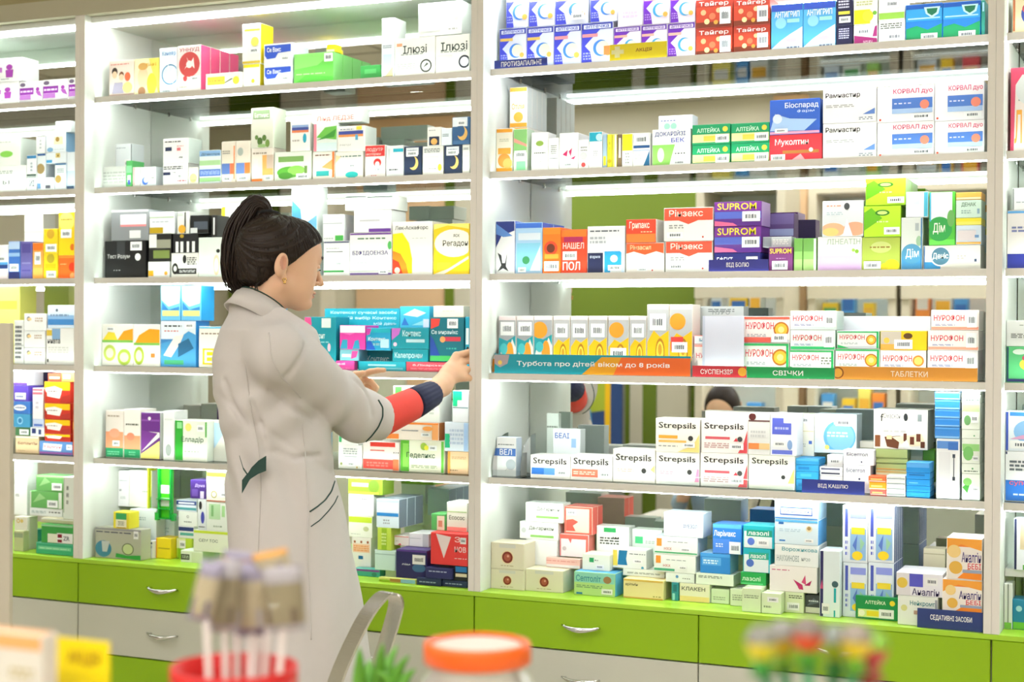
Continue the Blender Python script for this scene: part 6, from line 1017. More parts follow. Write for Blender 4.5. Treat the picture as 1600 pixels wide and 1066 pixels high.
('R5', 0, -0.5167, 0.0425, 0.0748, 0.08, 1.248, 0.0214, 'eef4e8', '', 1, 1, 'white and leaf green carton by panel, layer two, fifth shelf in the orange-banner bay', 120),
('R5', 0, -0.5813, 0.0594, 0.0748, 0.07, 1.2555, 0.0193, '2f86dc', 'e8f2fc', 1, 1, 'blue and white carton atop tower, layer one, fifth shelf in the orange-banner bay', 373),
('R5', 0, -0.5168, 0.0425, 0.0748, 0.08, 1.27, 0.0191, 'eef4e8', '', 1, 1, 'white and leaf green carton by panel, layer one, fifth shelf in the orange-banner bay', 108),
('R5', 1, -0.9064, 0.1583, 0.0568, 0.002, 1.0128, 0.0338, '32409a', '', 1, 1, 'navy cough medicine sign on acrylic edge, fifth shelf in the orange-banner bay', 45),
('R6', 0, -0.7702, 0.1045, 0.0666, 0.05, 0.7015, 0.0583, '128a48', '', 1, 1, 'green box with yellow dot and tag, green counter in the orange-banner bay', 44),
('R6', 0, -0.6594, 0.096, 0.03, 0.07, 0.7015, 0.0722, 'eef4ea', '', 1, 0.7, 'white box with teal lettering near sign, green counter in the orange-banner bay', 51),
('R6', 0, -0.741, 0.0636, 0.075, 0.025, 0.7015, 0.1414, 'dfe9f4', '6a7cb0', 5, 0.92, 'lower patterned box beside the dark slats, green counter in the orange-banner bay', 191),
('R6', 0, -0.9018, 0.0434, 0.0817, 0.06, 0.7015, 0.0474, '3a3c44', '', 1, 1, 'small dark grey box with white base, green counter in the orange-banner bay', 384),
('R6', 0, -0.8043, 0.0615, 0.075, 0.08, 0.7015, 0.137, 'dfe9f4', '', 1, 0.93, 'white box with blue yellow pattern, green counter in the orange-banner bay', 191),
('R6', 0, -0.5517, 0.0936, 0.02, 0.1, 0.7015, 0.1219, 'f6efe6', '', 1, 0.66, 'orange waved box with purple word, lower, green counter in the orange-banner bay', 319),
('R6', 0, -0.8574, 0.0505, 0.05, 0.08, 0.7015, 0.1672, 'e6f4f6', '', 1, 1, 'white box with navy spine, green counter in the orange-banner bay', 359),
('R6', 0, -0.9512, 0.0483, 0.0693, 0.06, 0.7015, 0.0522, 'dfe8c4', '', 1, 1, 'low cream packet with dark line, green counter in the orange-banner bay', 125),
('R6', 0, -1.002, 0.0499, 0.03, 0.06, 0.7015, 0.0522, 'e2f0cc', '', 1, 0.85, 'low pale packet beside ribbon box, green counter in the orange-banner bay', 4),
('R6', 0, -1.0531, 0.0491, 0.03, 0.06, 0.7015, 0.0611, 'dff0c8', '', 1, 0.86, 'low pale green packet, green counter in the orange-banner bay', 112),
('R6', 0, -1.1038, 0.0484, 0.0994, 0.07, 0.7015, 0.0447, 'e4eecf', '', 1, 1, 'low pale grey packet by dark one, green counter in the orange-banner bay', 105),
('R6', 0, -1.1601, 0.0491, 0.114, 0.07, 0.7015, 0.0383, 'e4f4d4', '', 1, 1, 'low pale mint packet, green counter in the orange-banner bay', 101),
('R6', 0, -1.2447, 0.0831, 0.1055, 0.07, 0.7015, 0.0483, 'ece9cc', 'f4f8ee', 1, 1, 'cream white box with spaced capitals, green counter in the orange-banner bay', 18),
('R6', 0, -1.2666, 0.0194, 0.1037, 0.06, 0.7015, 0.0485, '2a8a98', '', 1, 1, 'dark teal upright box, green counter in the orange-banner bay', 226),
('R6', 0, -1.3973, 0.1128, 0.0883, 0.09, 0.7015, 0.0527, 'f0dea0', '', 1, 1, 'cream box with thin gold rim, green counter in the orange-banner bay', 9),
('R6', 0, -0.9915, 0.1227, 0.0693, 0.1, 0.7543, 0.0659, 'f6f2ee', '', 1, 1, 'white box with magenta ribbon bow, green counter in the orange-banner bay', 145),
('R6', 0, -1.536, 0.1186, 0.0782, 0.09, 0.7015, 0.0633, 'b8dc8c', '58b0e0', 1, 1, 'lime and aqua box with child picture, green counter in the orange-banner bay', 290),
('R6', 0, -0.6634, 0.1109, 0.03, 0.12, 0.7743, 0.0564, 'f2f2f8', '', 1, 1, 'white box with violet block, green counter in the orange-banner bay', 173),
('R6', 0, -1.6798, 0.1117, 0.0773, 0.09, 0.7015, 0.0601, 'e6e2c6', '', 1, 1, 'cream sealed box standing alone, green counter in the orange-banner bay', 66),
('R6', 0, -1.7813, 0.1005, 0.068, 0.09, 0.7015, 0.0556, 'e6e0c8', '', 1, 1, 'cream box with brown seal at corner, green counter in the orange-banner bay', 66),
('R6', 0, -1.0711, 0.0672, 0.08, 0.08, 0.7632, 0.0322, '23a850', '', 1, 1, 'green box with white script, green counter in the orange-banner bay', 11),
('R6', 0, -1.1998, 0.1028, 0.1055, 0.07, 0.7504, 0.0304, 'eef6e6', '', 1, 0.86, 'low white box with grey writing, green counter in the orange-banner bay', 91),
('R6', 0, -1.2836, 0.0788, 0.1055, 0.07, 0.7504, 0.0247, 'eef4ee', '', 1, 0.91, 'flat white box with small blue dot, green counter in the orange-banner bay', 63),
('R6', 0, -0.542, 0.0832, 0.02, 0.1, 0.824, 0.1001, 'f6efe6', '', 1, 1, 'orange waved box with purple word, upper, green counter in the orange-banner bay', 319),
('R6', 0, -1.4137, 0.119, 0.13, 0.07, 0.7548, 0.0187, 'eef6ea', '', 1, 1, 'flat white box behind cream one, green counter in the orange-banner bay', 107),
('R6', 0, -1.3172, 0.1164, 0.1055, 0.09, 0.7758, 0.0467, 'f0f4f0', '', 1, 1, 'white box with orange tag, lower, green counter in the orange-banner bay', 180),
('R6', 0, -1.1883, 0.0821, 0.1055, 0.08, 0.7814, 0.053, '2f86d8', 'a0d0f0', 1, 1, 'blue box with pale tag, lower, green counter in the orange-banner bay', 185),
('R6', 0, -1.0646, 0.0721, 0.08, 0.08, 0.796, 0.0622, '1fb4c4', '', 1, 1, 'turquoise box with blue flower, lower, green counter in the orange-banner bay', 176),
('R6', 0, -1.5248, 0.08, 0.11, 0.07, 0.7654, 0.0435, 'eff4e6', '', 1, 1, 'low white box with green chip, green counter in the orange-banner bay', 229),
('R6', 0, -1.6405, 0.1016, 0.13, 0.017, 0.7623, 0.027, 'f2c4b8', '', 1, 1, 'pale pink flat box, green counter in the orange-banner bay', 85),
('R6', 0, -1.517, 0.0458, 0.19, 0.05, 0.7654, 0.0375, 'eff6ef', '', 1, 1, 'white box edge with green line, green counter in the orange-banner bay', 239),
('R6', 0, -1.7813, 0.1006, 0.068, 0.079, 0.7577, 0.0728, 'e6e0c8', '', 1, 1, 'cream box with brown seal on top, green counter in the orange-banner bay', 66),
('R6', 0, -1.4438, 0.0968, 0.13, 0.057, 0.7741, 0.0519, 'eef4ee', '', 1, 1, 'white box with yellow and teal blocks, green counter in the orange-banner bay', 157),
('R6', 0, -1.7107, 0.0937, 0.15, 0.06, 0.7623, 0.071, 'f0f4f0', '', 1, 1, 'plain white box below leaflet boxes, green counter in the orange-banner bay', 99),
('R6', 0, -1.4171, 0.0887, 0.21, 0.05, 0.7741, 0.0979, 'e6f4ea', '', 1, 1, 'pale mint box at the back, green counter in the orange-banner bay', 211),
('R6', 0, -0.9785, 0.1129, 0.0693, 0.1, 0.8207, 0.0547, 'f2f6f4', 'e8ecf0', 1, 1, 'white box with teal lettering, green counter in the orange-banner bay', 38),
('R6', 0, -0.7421, 0.0645, 0.075, 0.025, 0.8436, 0.142, 'e8eff8', '5a6a90', 5, 1, 'upper patterned box beside the dark slats, green counter in the orange-banner bay', 191),
('R6', 0, -0.6256, 0.0547, 0.2, 0.05, 0.7015, 0.1684, 'd0c8ac', '', 1, 0.18, 'beige box at the back, green counter in the orange-banner bay', 281),
('R6', 0, -0.8059, 0.0629, 0.075, 0.08, 0.8392, 0.1439, 'e8eff8', '', 1, 1, 'tall box with blue yellow pattern on top, green counter in the orange-banner bay', 191),
('R6', 0, -1.6128, 0.087, 0.16, 0.05, 0.7899, 0.0633, 'f4eaea', 'f49084', 1, 1, 'white box with red border, green counter in the orange-banner bay', 316),
('R6', 0, -1.3155, 0.1197, 0.1055, 0.09, 0.823, 0.0485, 'f0f4f0', 'c8dce0', 1, 1, 'white box with orange tag, upper, green counter in the orange-banner bay', 179),
('R6', 0, -1.1546, 0.0791, 0.1055, 0.08, 0.835, 0.0779, '2f7fd8', '', 1, 1, 'blue box with white script, green counter in the orange-banner bay', 6),
('R6', 0, -1.5141, 0.0959, 0.19, 0.05, 0.8035, 0.0746, 'f0f6f2', '', 1, 1, 'white box with green label, green counter in the orange-banner bay', 228),
('R6', 0, -1.065, 0.0816, 0.08, 0.08, 0.8588, 0.059, '1fb4c4', '', 1, 1, 'turquoise box with blue flower, upper, green counter in the orange-banner bay', 175),
('R6', 0, -0.9789, 0.112, 0.0693, 0.1, 0.8761, 0.0642, 'dceef8', '5aa4e0', 1, 1, 'white and light blue box with lion badge, green counter in the orange-banner bay', 339),
('R6', 0, -1.7304, 0.1165, 0.15, 0.06, 0.8338, 0.0485, 'eef4ee', '', 1, 1, 'white box with green bar, lower, green counter in the orange-banner bay', 231),
('R6', 0, -1.2901, 0.1091, 0.1055, 0.08, 0.8722, 0.0642, 'e6f0f6', 'd8e8f4', 1, 1, 'white box with blue title on pile, green counter in the orange-banner bay', 57),
('R6', 0, -1.5987, 0.0836, 0.16, 0.04, 0.8537, 0.0768, 'f8cdbc', 'ee6458', 2, 1, 'coral box with strawberry picture, green counter in the orange-banner bay', 348),
('R6', 0, -1.7126, 0.113, 0.15, 0.06, 0.8829, 0.0538, 'eef4ee', '', 1, 0.9, 'white box with green bar, upper, green counter in the orange-banner bay', 232),
('R6', 0, -0.9793, 0.112, 0.0693, 0.1, 0.9409, 0.052, 'd8eefa', 'a8cce8', 1, 1, 'pale blue box with navy outlined word, green counter in the orange-banner bay', 217),
('R6', 1, -0.6097, 0.1536, 0.014, 0.002, 0.7015, 0.0469, '2f3f7c', '', 1, 1, 'navy sign on the counter, green counter in the orange-banner bay', 41),
]
# ------------------------------------------------------------------ room
XF, XA, XB, XC, XN = -4.5316, -3.166, -1.8008, -0.4346, 0.9311
TH, S0, DEP = .0185, .0588, .3303
ZS = {1: 2.1424, 2: 1.8584, 3: 1.5764, 4: 1.3011, 5: 1.0123, 6: 0.701}
ZN = .8458; ZTOP = 2.39
CEIL = 3.0; YB = -5.6; XL, XR = -7.2, 3.2
def struct(name, m, *bx):
    b = MB()
    for q in bx: b.box(*q, m)
    return b.build(name, kind='structure')
PLASTER = mat('warm_plaster', 'd4cfbc', .8, noise=.03, scale=5)
BROWN = mat('bulkhead_paint', 'a39872', .8, noise=.03, scale=5)
FLOORM = mat('floor_tile', 'b8ae9c', .25, noise=.06, scale=3)
GWALL = mat('green_wall_paint', '64791a', .75, noise=.03, scale=4)
PEACH = mat('peach_wall_paint', 'e8c49c', .8, noise=.03, scale=4)
struct('floor', FLOORM, (XL, XR, YB, .6, -.05, 0))
cb = MB(); cb.box(XL, XR, YB, .6, CEIL, CEIL+.05, mat('ceiling_board', 'dfdccf', .8, noise=.02, scale=4))
gr = mat('ceiling_grid', '8f8b78', .7, noise=.02)
for i in range(18): cb.box(XL+i*.6, XL+i*.6+.012, YB, .6, CEIL-.003, CEIL, gr)
for i in range(11): cb.box(XL, XR, YB+i*.6, YB+i*.6+.012, CEIL-.003, CEIL, gr)
cb.build('ceiling', kind='structure')
struct('wall_north', BROWN, (XL, XR, .42, .5, 0, CEIL), (XL, XR, .0, .42, 2.4455, CEIL))
struct('wall_west', PLASTER, (XL-.05, XL, YB, .5, 0, CEIL))
struct('wall_east', PLASTER, (XR, XR+.05, YB, .5, 0, CEIL))
struct('wall_south', PLASTER, (XL, XR, YB-.05, YB, 0, CEIL))

# ceiling lamps
def lamp(x, y, label, s=1.0, w_=1.15, d_=.55):
    t = empty('ceiling_light', (x, y, CEIL-.003)); tag(t, label, 'ceiling light', 'ceiling light panels')
    b = MB(); b.box(-w_/2-.02, w_/2+.02, -d_/2-.02, d_/2+.02, -.03, 0, WHITE); b.build('frame', t)
    e = MB(); e.box(-w_/2, w_/2, -d_/2, d_/2, -.034, -.0305, emit('lamp_diffuser', (1, .955, .94, 1), ROOM*s)); e.build('diffuser', t)
lamp(-4.2, -2.5, 'bright ceiling light panel over the far aisle')
lamp(-2.4, -2.5, 'bright ceiling light panel behind the pharmacist')
lamp(-.5, -2.5, 'bright ceiling light panel above the sales counter')
lamp(1.4, -2.5, 'bright ceiling light panel facing the last bay')
lamp(-4.2, -4.6, 'bright ceiling light panel in the far south corner', 2.3)
lamp(-2.4, -4.6, 'bright ceiling light panel before the green wall', 2.3)
lamp(-.5, -4.6, 'bright ceiling light panel before the lit cases', 2.3)
lamp(1.4, -4.6, 'bright ceiling light panel by the east wall', 2.3)

# ------------------------------------------------------------------ shelving bays
def bay(x0, x1, label, split, cool_top=False, riser=None):
    root = empty('display_cabinet', ((x0+x1)/2, .2, 0)); cx = (x0+x1)/2; yc = .2
    tag(root, label, 'cabinet', 'pharmacy display cabinets')
    def B(name, *bx, m=WHITE, parent=root, **k):
        b = MB()
        for q in bx: b.box(q[0]-cx, q[1]-cx, q[2]-yc, q[3]-yc, q[4], q[5], q[6] if len(q) > 6 else m, q[7] if len(q) > 7 else None)
        o = b.build(name, parent, **k); return o
    for s, (a, b_) in ((0, (x0+.0003, x0+TH)), (1, (x1-TH, x1-.0003))):
        B('side_panel', (a, b_, .001, DEP+.01, ZS[6]+.0005, ZTOP, WHITE, {0: PILLAR}))
    B('carcass', (x0+.0005, x1-.0005, .022, DEP+.01, .08, ZS[6]-.012, DRAWERW), (x0+.001, x1-.001, .05, DEP, .002, .08, DARK))
    B('top_panel', (x0+TH+.0003, x1-TH-.0003, .03, DEP+.01, ZTOP-.018, ZTOP))
    B('header', (x0, x1, -.004, .029, ZTOP+.001, ZTOP+.055, HEADER))
    B('mirror_back', (x0+TH+.0028, x1-TH-.0028, DEP, DEP+.006, ZS[6], ZTOP-.019), m=MIRROR)
    B('counter_top', (x0, x1, -.002, DEP-.0005, ZS[6]-.012, ZS[6]), m=GREENTOP)
    lm = LEDM
    B('light_strip', (x0+TH+.02, x1-TH-.02, .062, .084, ZTOP-.026, ZTOP-.0185), m=lm)
    for i in range(1, 6):
        z = ZS[i]
        g = B('glass_shelf', (x0+TH+.001, x1-TH-.001, S0-.0055, DEP-.001, z-.006, z-.0002), m=GLASS)
        B('shelf_edge', (x0+TH+.001, x1-TH-.001, S0-.010, S0-.006, z-.019, z, ALU), parent=g)
        B('light_strip', (x0+TH+.006, x1-TH-.006, S0-.0055, S0+.006, z-.0215, z-.0125), m=LEDB if (cool_top and i == 1) else lm, parent=g)
        for yy in (.12, .24):
            for xx in (x0+TH+.006, x1-TH-.006):
                bk = MB(); bk.tube([(xx-cx, yy-yc, z-.013), (xx-cx, yy-yc, z-.0065)], .004, CHROME, 10); bk.build('shelf_pin', g)
    if riser:
        g = B('riser_shelf', (x0+TH+.001, x1-TH-.001, .10, DEP-.001, riser-.018, riser))
    if cool_top:
        B('light_strip', (x0+TH+.02, x1-TH-.02, .062, .084, ZTOP-.040, ZTOP-.0265), m=LEDB)
    rows = [(ZS[6]-.0135, .565), (.561, .414), (.410, .262), (.258, .1)]
    cols = [(x0+.002, split-.0015), (split+.0015, x1-.002)]
    for ri, (zt, zb) in enumerate(rows):
        for ci, (a, b_) in enumerate(cols):
            d = MB(); d.cbox(a-cx, b_-cx, .001-yc, .0215-yc, zb, zt, GREEN if ri in (0, 2) else DRAWERW, .0015)
            o = d.build('drawer', root); o['label'] = ('green' if ri in (0, 2) else 'off-white')+' drawer front'
            h = MB(); hx = (a+b_)/2-cx; hz = (zt+zb)/2+.004; pts = []; rad = []
            for k in range(13):
                t = k/12*2-1; pts.append((hx+t*.055, -.012-.016*(1-t*t)-yc, hz+.004-.008*(1-t*t))); rad.append(.0022+.0058*(1-abs(t))**.8)
            h.tube(pts, rad, CHROME, 10)
            for sx in (-.048, .048): h.tube([(hx+sx, .001-yc, hz), (hx+sx, -.016-yc, hz+.003)], .003, CHROME, 8)
            h.build('handle', o, smooth=True)
    return root
bay(XF, XA, 'white and green pharmacy cabinet farthest along the wall, seen past beige post', -3.87)
bay(XA, XB, 'white and green pharmacy cabinet the woman reaches into', -2.51)
bay(XB, XC, 'white and green pharmacy cabinet with the orange banner on its fourth shelf', -1.16, cool_top=True)
bay(XC, XN, 'white and green pharmacy cabinet cut by the picture edge, with a low riser', .22, riser=ZN)

# ------------------------------------------------------------------ stock on the shelves
GROUPS = {'F': 'far bay', 'L': 'bay the woman faces', 'R': 'orange-banner bay', 'N': 'edge bay'}
LEVEL = {'1': 'top shelf', '2': 'second shelf', '3': 'third shelf', '4': 'fourth shelf', '5': 'fifth shelf', '6': 'counter'}
for (sh, kind, x, w_, y, d, z, h, col, side, n, vis, lab, di) in STOCK:
    dec = DECOR[di]; base = paper(col); sd = paper(side) if side else base; tags = []
    mb = MB()
    if kind == 0:
        mb.cbox(-w_/2, w_/2, 0, d, 0, h, base, .0009, {1: sd, 3: sd, 4: paper(side) if side else base})
        print_face(mb, dec, -w_/2, w_/2, h*(1-vis), h, 0, tags)
        if h > .03 and side:      # a printed strip on the flank
            mb.poly([(w_/2+.0004, d*.2, h*.2), (w_/2+.0004, d*.8, h*.2), (w_/2+.0004, d*.8, h*.55), (w_/2+.0004, d*.2, h*.55)], sd)
        name, cat = ('flat_medicine_carton', 'box') if h < .45*w_ else (('medicine_packet', 'packet') if w_ < .045 else ('medicine_box', 'box'))
        if w_ > .1 and h > .045: name = 'large_medicine_carton'
    else:
        mb.box(-w_/2, w_/2, 0, d, 0, h, base)
        if kind == 1: mb.box(-w_/2, w_/2, d, d+.001, 0, .004, base)
        print_face(mb, dec, -w_/2-.001, w_/2+.001, -.001, h+.001, 0, tags)
        name, cat = ('shelf_sign', 'sign') if kind == 1 else ('header_card', 'card')
    o = mb.build(name, loc=(x+w_/2, y, z)); tag(o, lab, cat, '%s on the %s of the %s' % ('signs' if kind else 'medicine packs', LEVEL[sh[1]], GROUPS[sh[0]]))
    price_tags(tags, o)
    for k in range(1, n):
        c = o.copy(); COL.objects.link(c); c.location.y = y+k*(d+.001)
        c['label'] = 'repeat carton filed behind the front one: '+' '.join(lab.split(',')[0].split()[:8])
        c['group'] = 'file behind '+lab.split(',')[0]

# clear display trays
def tray(name, x0, x1, y0, y1, z, h, curve, label, hl=.02):
    b = MB(); R_ = .004
    b.box(x0, x1, y0, y1, z+.0002, z+.0004, ACRY)
    b.box(x0, x1, y0, y0+.002, z+.0005, z+hl, ACRY)
    for xx in (x0, x1-.002):
        prof = [(y0, z+.0005), (y1, z+.0005), (y1, z+h)]+[(y0+(y1-y0)*(1-math.sin(a)) if False else y1-(y1-y0)*math.sin(a), z+hl+(h-hl)*math.cos(a)) for a in [i*math.pi/16 for i in range(1, 9)]]
        v = [(xx, p[0], p[1]) for p in prof]+[(xx+.002, p[0], p[1]) for p in prof]; n = len(prof)
        b.mesh(v, [tuple(range(n)), tuple(range(2*n-1, n-1, -1))]+[(i, (i+1) % n, n+(i+1) % n, n+i) for i in range(n)], ACRY)
    return tag(b.build(name), label, 'display tray', 'clear display trays')
p0 = atY(764, 520, S0); p1 = atY(1079, 520, S0)
tray('display_tray', XB+TH+.003, p1[0]+.0, S0+.001, .25, ZS[4], .1, True, 'clear acrylic tray with curved end holding the orange and yellow child boxes')
p2 = atY(1082, 560, S0); tray('display_tray', p2[0]+.001, XC-TH-.004, S0+.001, .25, ZS[4], .06, True, 'clear acrylic tray over the red, green and orange strips')
p0 = atY(771, 700, S0); p1 = atY(812, 700, S0)
tray('display_tray', XB+TH+.004, p1[0], S0+.006, .17, ZS[5], .118, True, 'narrow clear round-topped holder at the panel with one white box')
p0 = atY(1028, 740, S0); p1 = atY(1240, 740, S0)
b = MB(); zf = ZS[5]; arc = []
for i in range(17):
    a = math.pi*i/16; arc.append(((p0[0]+p1[0])/2-(p1[0]-p0[0])/2*math.cos(a), zf+.004+.022*math.sin(a)**.5 if 0 < i < 16 else zf+.004))
v = [(q[0], S0+.001, q[1]) for q in arc]+[(q[0], S0+.0025, q[1]) for q in arc]
b.mesh(v, [tuple(range(17)), tuple(range(33, 16, -1))]+[(i, i+1, 18+i, 17+i) for i in range(16)], ACRY)
b.tube([(q[0], S0+.0018, q[1]) for q in arc], .0011, mat('acrylic_rim', 'eef4f2', .1, coat=.4, noise=.01), 6)
tag(b.build('clear_shelf_guard'), 'clear arched acrylic guard before the lower script boxes', 'guard')
# green leaflet rack hanging on the lower glass of the woman's bay
gm = mat('green_acrylic', '4fdc2a', .15, coat=.5, noise=.05); gd = mat('green_acrylic_dark', '12a03c', .2, coat=.4, noise=.05)
q0 = atY(250, 735, .13); q1 = atY(270, 812, .13); b = MB(); x0, x1 = q0[0], q1[0]; zb = q1[2]; zt = ZS[5]-.008
b.box(x0, x1, .13, .133, zb, zt, gm)
for xx in (x0, x1-.005): b.box(xx, xx+.005, .118, .13, zb, zt, gd)
for k in range(3): b.box(x0, x1, .112, .1295, zb+.03*k+.002, zb+.03*k+.005, gd)
b.box(x0-.012, x0, .12, .133, zb-.004, zb+.02, gd); b.box(x1, x1+.012, .12, .133, zb-.004, zb+.02, gd)
for k in range(2): b.box(x0+.003, x1-.003, .1285, .1297, zb+.04+.04*k, zb+.066+.04*k, TAGW)
b.box(x0+.001, x1-.001, .13, .2, zt, zt+.0015, gd)
tag(b.build('leaflet_rack'), 'bright green plastic rack hanging beneath the fifth shelf, woman\'s bay', 'rack')
b = MB(); q = atY(244, 760, .2); b.box(q[0]-.004, q[0]+.001, .16, .2, ZS[6]+.13, ZS[5]-.008, mat('yellow_strip', 'd4dc2a', .4, noise=.03))
tag(b.build('yellow_divider_strip'), 'thin yellow upright strip beside the green rack', 'strip')
# ------------------------------------------------------------------ the pharmacist
def V3(*a): return np.array(a, float)
def s_ell(P, c, r, R=None):
    q = P-c
    if R is not None: q = q@R.T
    k = q/np.array(r); n = np.sqrt((k**2).sum(-1)); return (n-1)*min(r)*1.0 if max(r)/min(r) < 1.3 else n*(n-1)/np.maximum(np.sqrt(((k/np.array(r))**2).sum(-1)), 1e-9)
def s_cap(P, a, b, ra, rb):
    a = np.array(a, float); b = np.array(b, float); ba = b-a; t = np.clip(((P-a)@ba)/(ba@ba), 0, 1)
    return np.sqrt(((P-a-t[..., None]*ba)**2).sum(-1))-(ra+(rb-ra)*t)
def smin(a, b, k):
    h = np.clip(.5+.5*(b-a)/k, 0, 1); return b*(1-h)+a*h-k*h*(1-h)
def smax(a, b, k): return -smin(-a, -b, k)
def sdf_mesh(fn, lo, hi, vox):
    lo = np.array(lo); hi = np.array(hi); n = np.ceil((hi-lo)/vox).astype(int)+1
    ax = [lo[i]+np.arange(n[i])*vox for i in range(3)]; out = np.empty(n, np.float32)
    for i in range(n[0]):
        g = np.stack(np.meshgrid([ax[0][i]], ax[1], ax[2], indexing='ij'), -1)[0]; out[i] = fn(g)
    out = np.clip(out, -3*vox, 3*vox); out[0] = out[-1] = 3*vox; out[:, 0] = out[:, -1] = 3*vox; out[:, :, 0] = out[:, :, -1] = 3*vox
    gr = openvdb.FloatGrid(3*vox); gr.copyFromArray(out, tolerance=0.0)
    pts, tri, quad = gr.convertToPolygons(0.0, 0.0)
    pts = lo+np.asarray(pts)*vox
    return pts, [tuple(int(k) for k in q)[::-1] for q in quad]+[tuple(int(k) for k in q)[::-1] for q in tri]
def rot_frame(fwd_deg, pitch_deg=0, roll_deg=0):      # rows: forward, side towards the camera (her right), up
    a = math.radians(fwd_deg); f = V3(math.cos(a), math.sin(a), 0); s = V3(math.sin(a), -math.cos(a), 0); u = V3(0, 0, 1)
    p = math.radians(pitch_deg); f, u = f*math.cos(p)-u*math.sin(p), u*math.cos(p)+f*math.sin(p)
    q = math.radians(roll_deg); s, u = s*math.cos(q)+u*math.sin(q), u*math.cos(q)-s*math.sin(q)
    return np.stack([f, s, u])

SKIN = mat('skin', 'e3b796', .5, spec=.35, noise=.04, scale=25)
bs = SKIN.node_tree.nodes['Principled BSDF']; bs.inputs['Subsurface Weight'].default_value = .12; bs.inputs['Subsurface Radius'].default_value = (.02, .008, .004); bs.inputs['Subsurface Scale'].default_value = .3
LIP = mat('lips', 'c47a6c', .45, noise=.05); HAIRM = mat('dark_brown_hair', '23170e', .48, spec=.3, noise=.55, scale=16, stretch=(3, 3, 14), bump=.3)
BROW = mat('eyebrow_hair', '2a1c14', .6, noise=.1); BLK = mat('black_elastic', '0c0b0b', .8, noise=.2)
GOLD = mat('gold', 'd8b068', .2, metal=1, noise=.05)
COAT = mat('white_cotton_coat', 'c9c3be', .8, spec=.2, noise=.015, scale=60, bump=.25)
TRIM = mat('dark_green_piping', '173c34', .6, noise=.1); REDC = mat('coral_red_sleeve', 'e2453a', .75, noise=.03, scale=80)
NAVY = mat('navy_ribbed_cuff', '1b2140', .8, noise=.12, scale=120, stretch=(1, 1, 1))

head_o = atY(434, 419, -.55)
HR = rot_frame(54, 7, 3)
body_c = atY(425, 640, -.55)
def wl(p): return head_o+np.array(p)@HR        # head-local to world
def head_fn(P):
    L = (P-head_o)@HR.T; A = L.copy(); A[..., 1] = np.abs(A[..., 1])
    d = s_ell(L, V3(-.012, 0, .045), (.092, .074, .078))
    d = smin(d, s_ell(L, V3(.03, 0, .012), (.066, .062, .078)), .03)
    d = smin(d, s_ell(L, V3(.043, 0, .050), (.062, .060, .064)), .03)
    d = smin(d, s_ell(A, V3(.052, .026, -.028), (.034, .03, .04)), .03)
    d = smin(d, s_cap(A, (.0, .050, -.045), (.068, .012, -.082), .017, .015), .03)
    d = smin(d, s_ell(L, V3(.04, 0, -.05), (.048, .04, .036)), .025)
    d = smin(d, s_ell(L, V3(.082, 0, -.08), (.017, .018, .014)), .014)
    d = smin(d, s_cap(A, (.098, .008, .032), (.087, .036, .030), .008, .007), .012)
    d = smax(d, -s_ell(A, V3(.110, .031, .010), (.016, .015, .011)), .012)
    d = smin(d, s_cap(L, (.099, 0, .018), (.118, 0, -.022), .0065, .0088), .012)
    d = smin(d, s_ell(A, V3(.103, .009, -.026), (.010, .007, .006)), .006)
    d = smin(d, s_ell(L, V3(.094, 0, -.05), (.012, .021, .0055)), .006)
    d = smin(d, s_ell(L, V3(.092, 0, -.0595), (.011, .018, .0055)), .006)
    d = smax(d, -s_ell(L, V3(.108, 0, -.0548), (.016, .024, .0012)), .003)
    # neck
    d = smin(d, s_cap(L, (-.012, 0, -.04), (-.042, 0, -.16), .047, .052), .03)
    # ears
    e = s_ell(A, V3(-.022, .079, -.002), (.0195, .0095, .031), np.array([[.92, -.34, -.2], [.34, .94, 0], [.2, 0, .98]]))
    e = smax(e, -s_ell(A, V3(-.018, .095, .003), (.0125, .0135, .021)), .002); e = smin(e, s_cap(A, (-.027, .0845, .012), (-.022, .0855, -.012), .0026, .0026), .003)
    e = smin(e, s_ell(A, V3(-.012, .077, -.030), (.008, .005, .010)), .005)
    return smin(d, e, .006)
def cloth_noise(P, s=1): return np.sin(P[..., 0]*31*s+P[..., 2]*17)+np.sin(P[..., 1]*37*s-P[..., 2]*23+1.3)+np.sin((P[..., 0]+P[..., 1])*53*s+P[..., 2]*9)

# limbs
Sh = atY(438, 552, -.67); El = atY(556, 646, -.42); Cu = atY(594, 655, -.34); Wr = atY(690, 603, -.075)
S2 = atY(405, 540, -.36); E2 = atY(500, 640, -.26); W2 = atY(543, 602, -.06)
KN = [atY(x, y, Y) for x, y, Y in ((713, 556, -.012), (722, 566, -.004), (727, 578, -.002), (727, 590, -.008))]
def fingers(d, P, knuck, chains):
    for k, ch in zip(knuck, chains):
        pts = [k]+[np.array(c) for c in ch]; r_ = [.0098, .0088, .0078, .0066]
        for i in range(len(pts)-1): d = smin(d, s_cap(P, pts[i], pts[i+1], r_[i], r_[i+1]), .003)
    return d
R_CH = []
for i, (tip) in enumerate([((738, 549, .02), (751, 556, .038), (757, 566, .042)), ((742, 562, .024), (754, 570, .038), (757, 580, .038)), ((741, 577, .018), (752, 585, .03), (753, 594, .03)), ((739, 592, .012), (748, 600, .02), (748, 607, .02))]):
    R_CH.append([atY(*t) for t in tip])
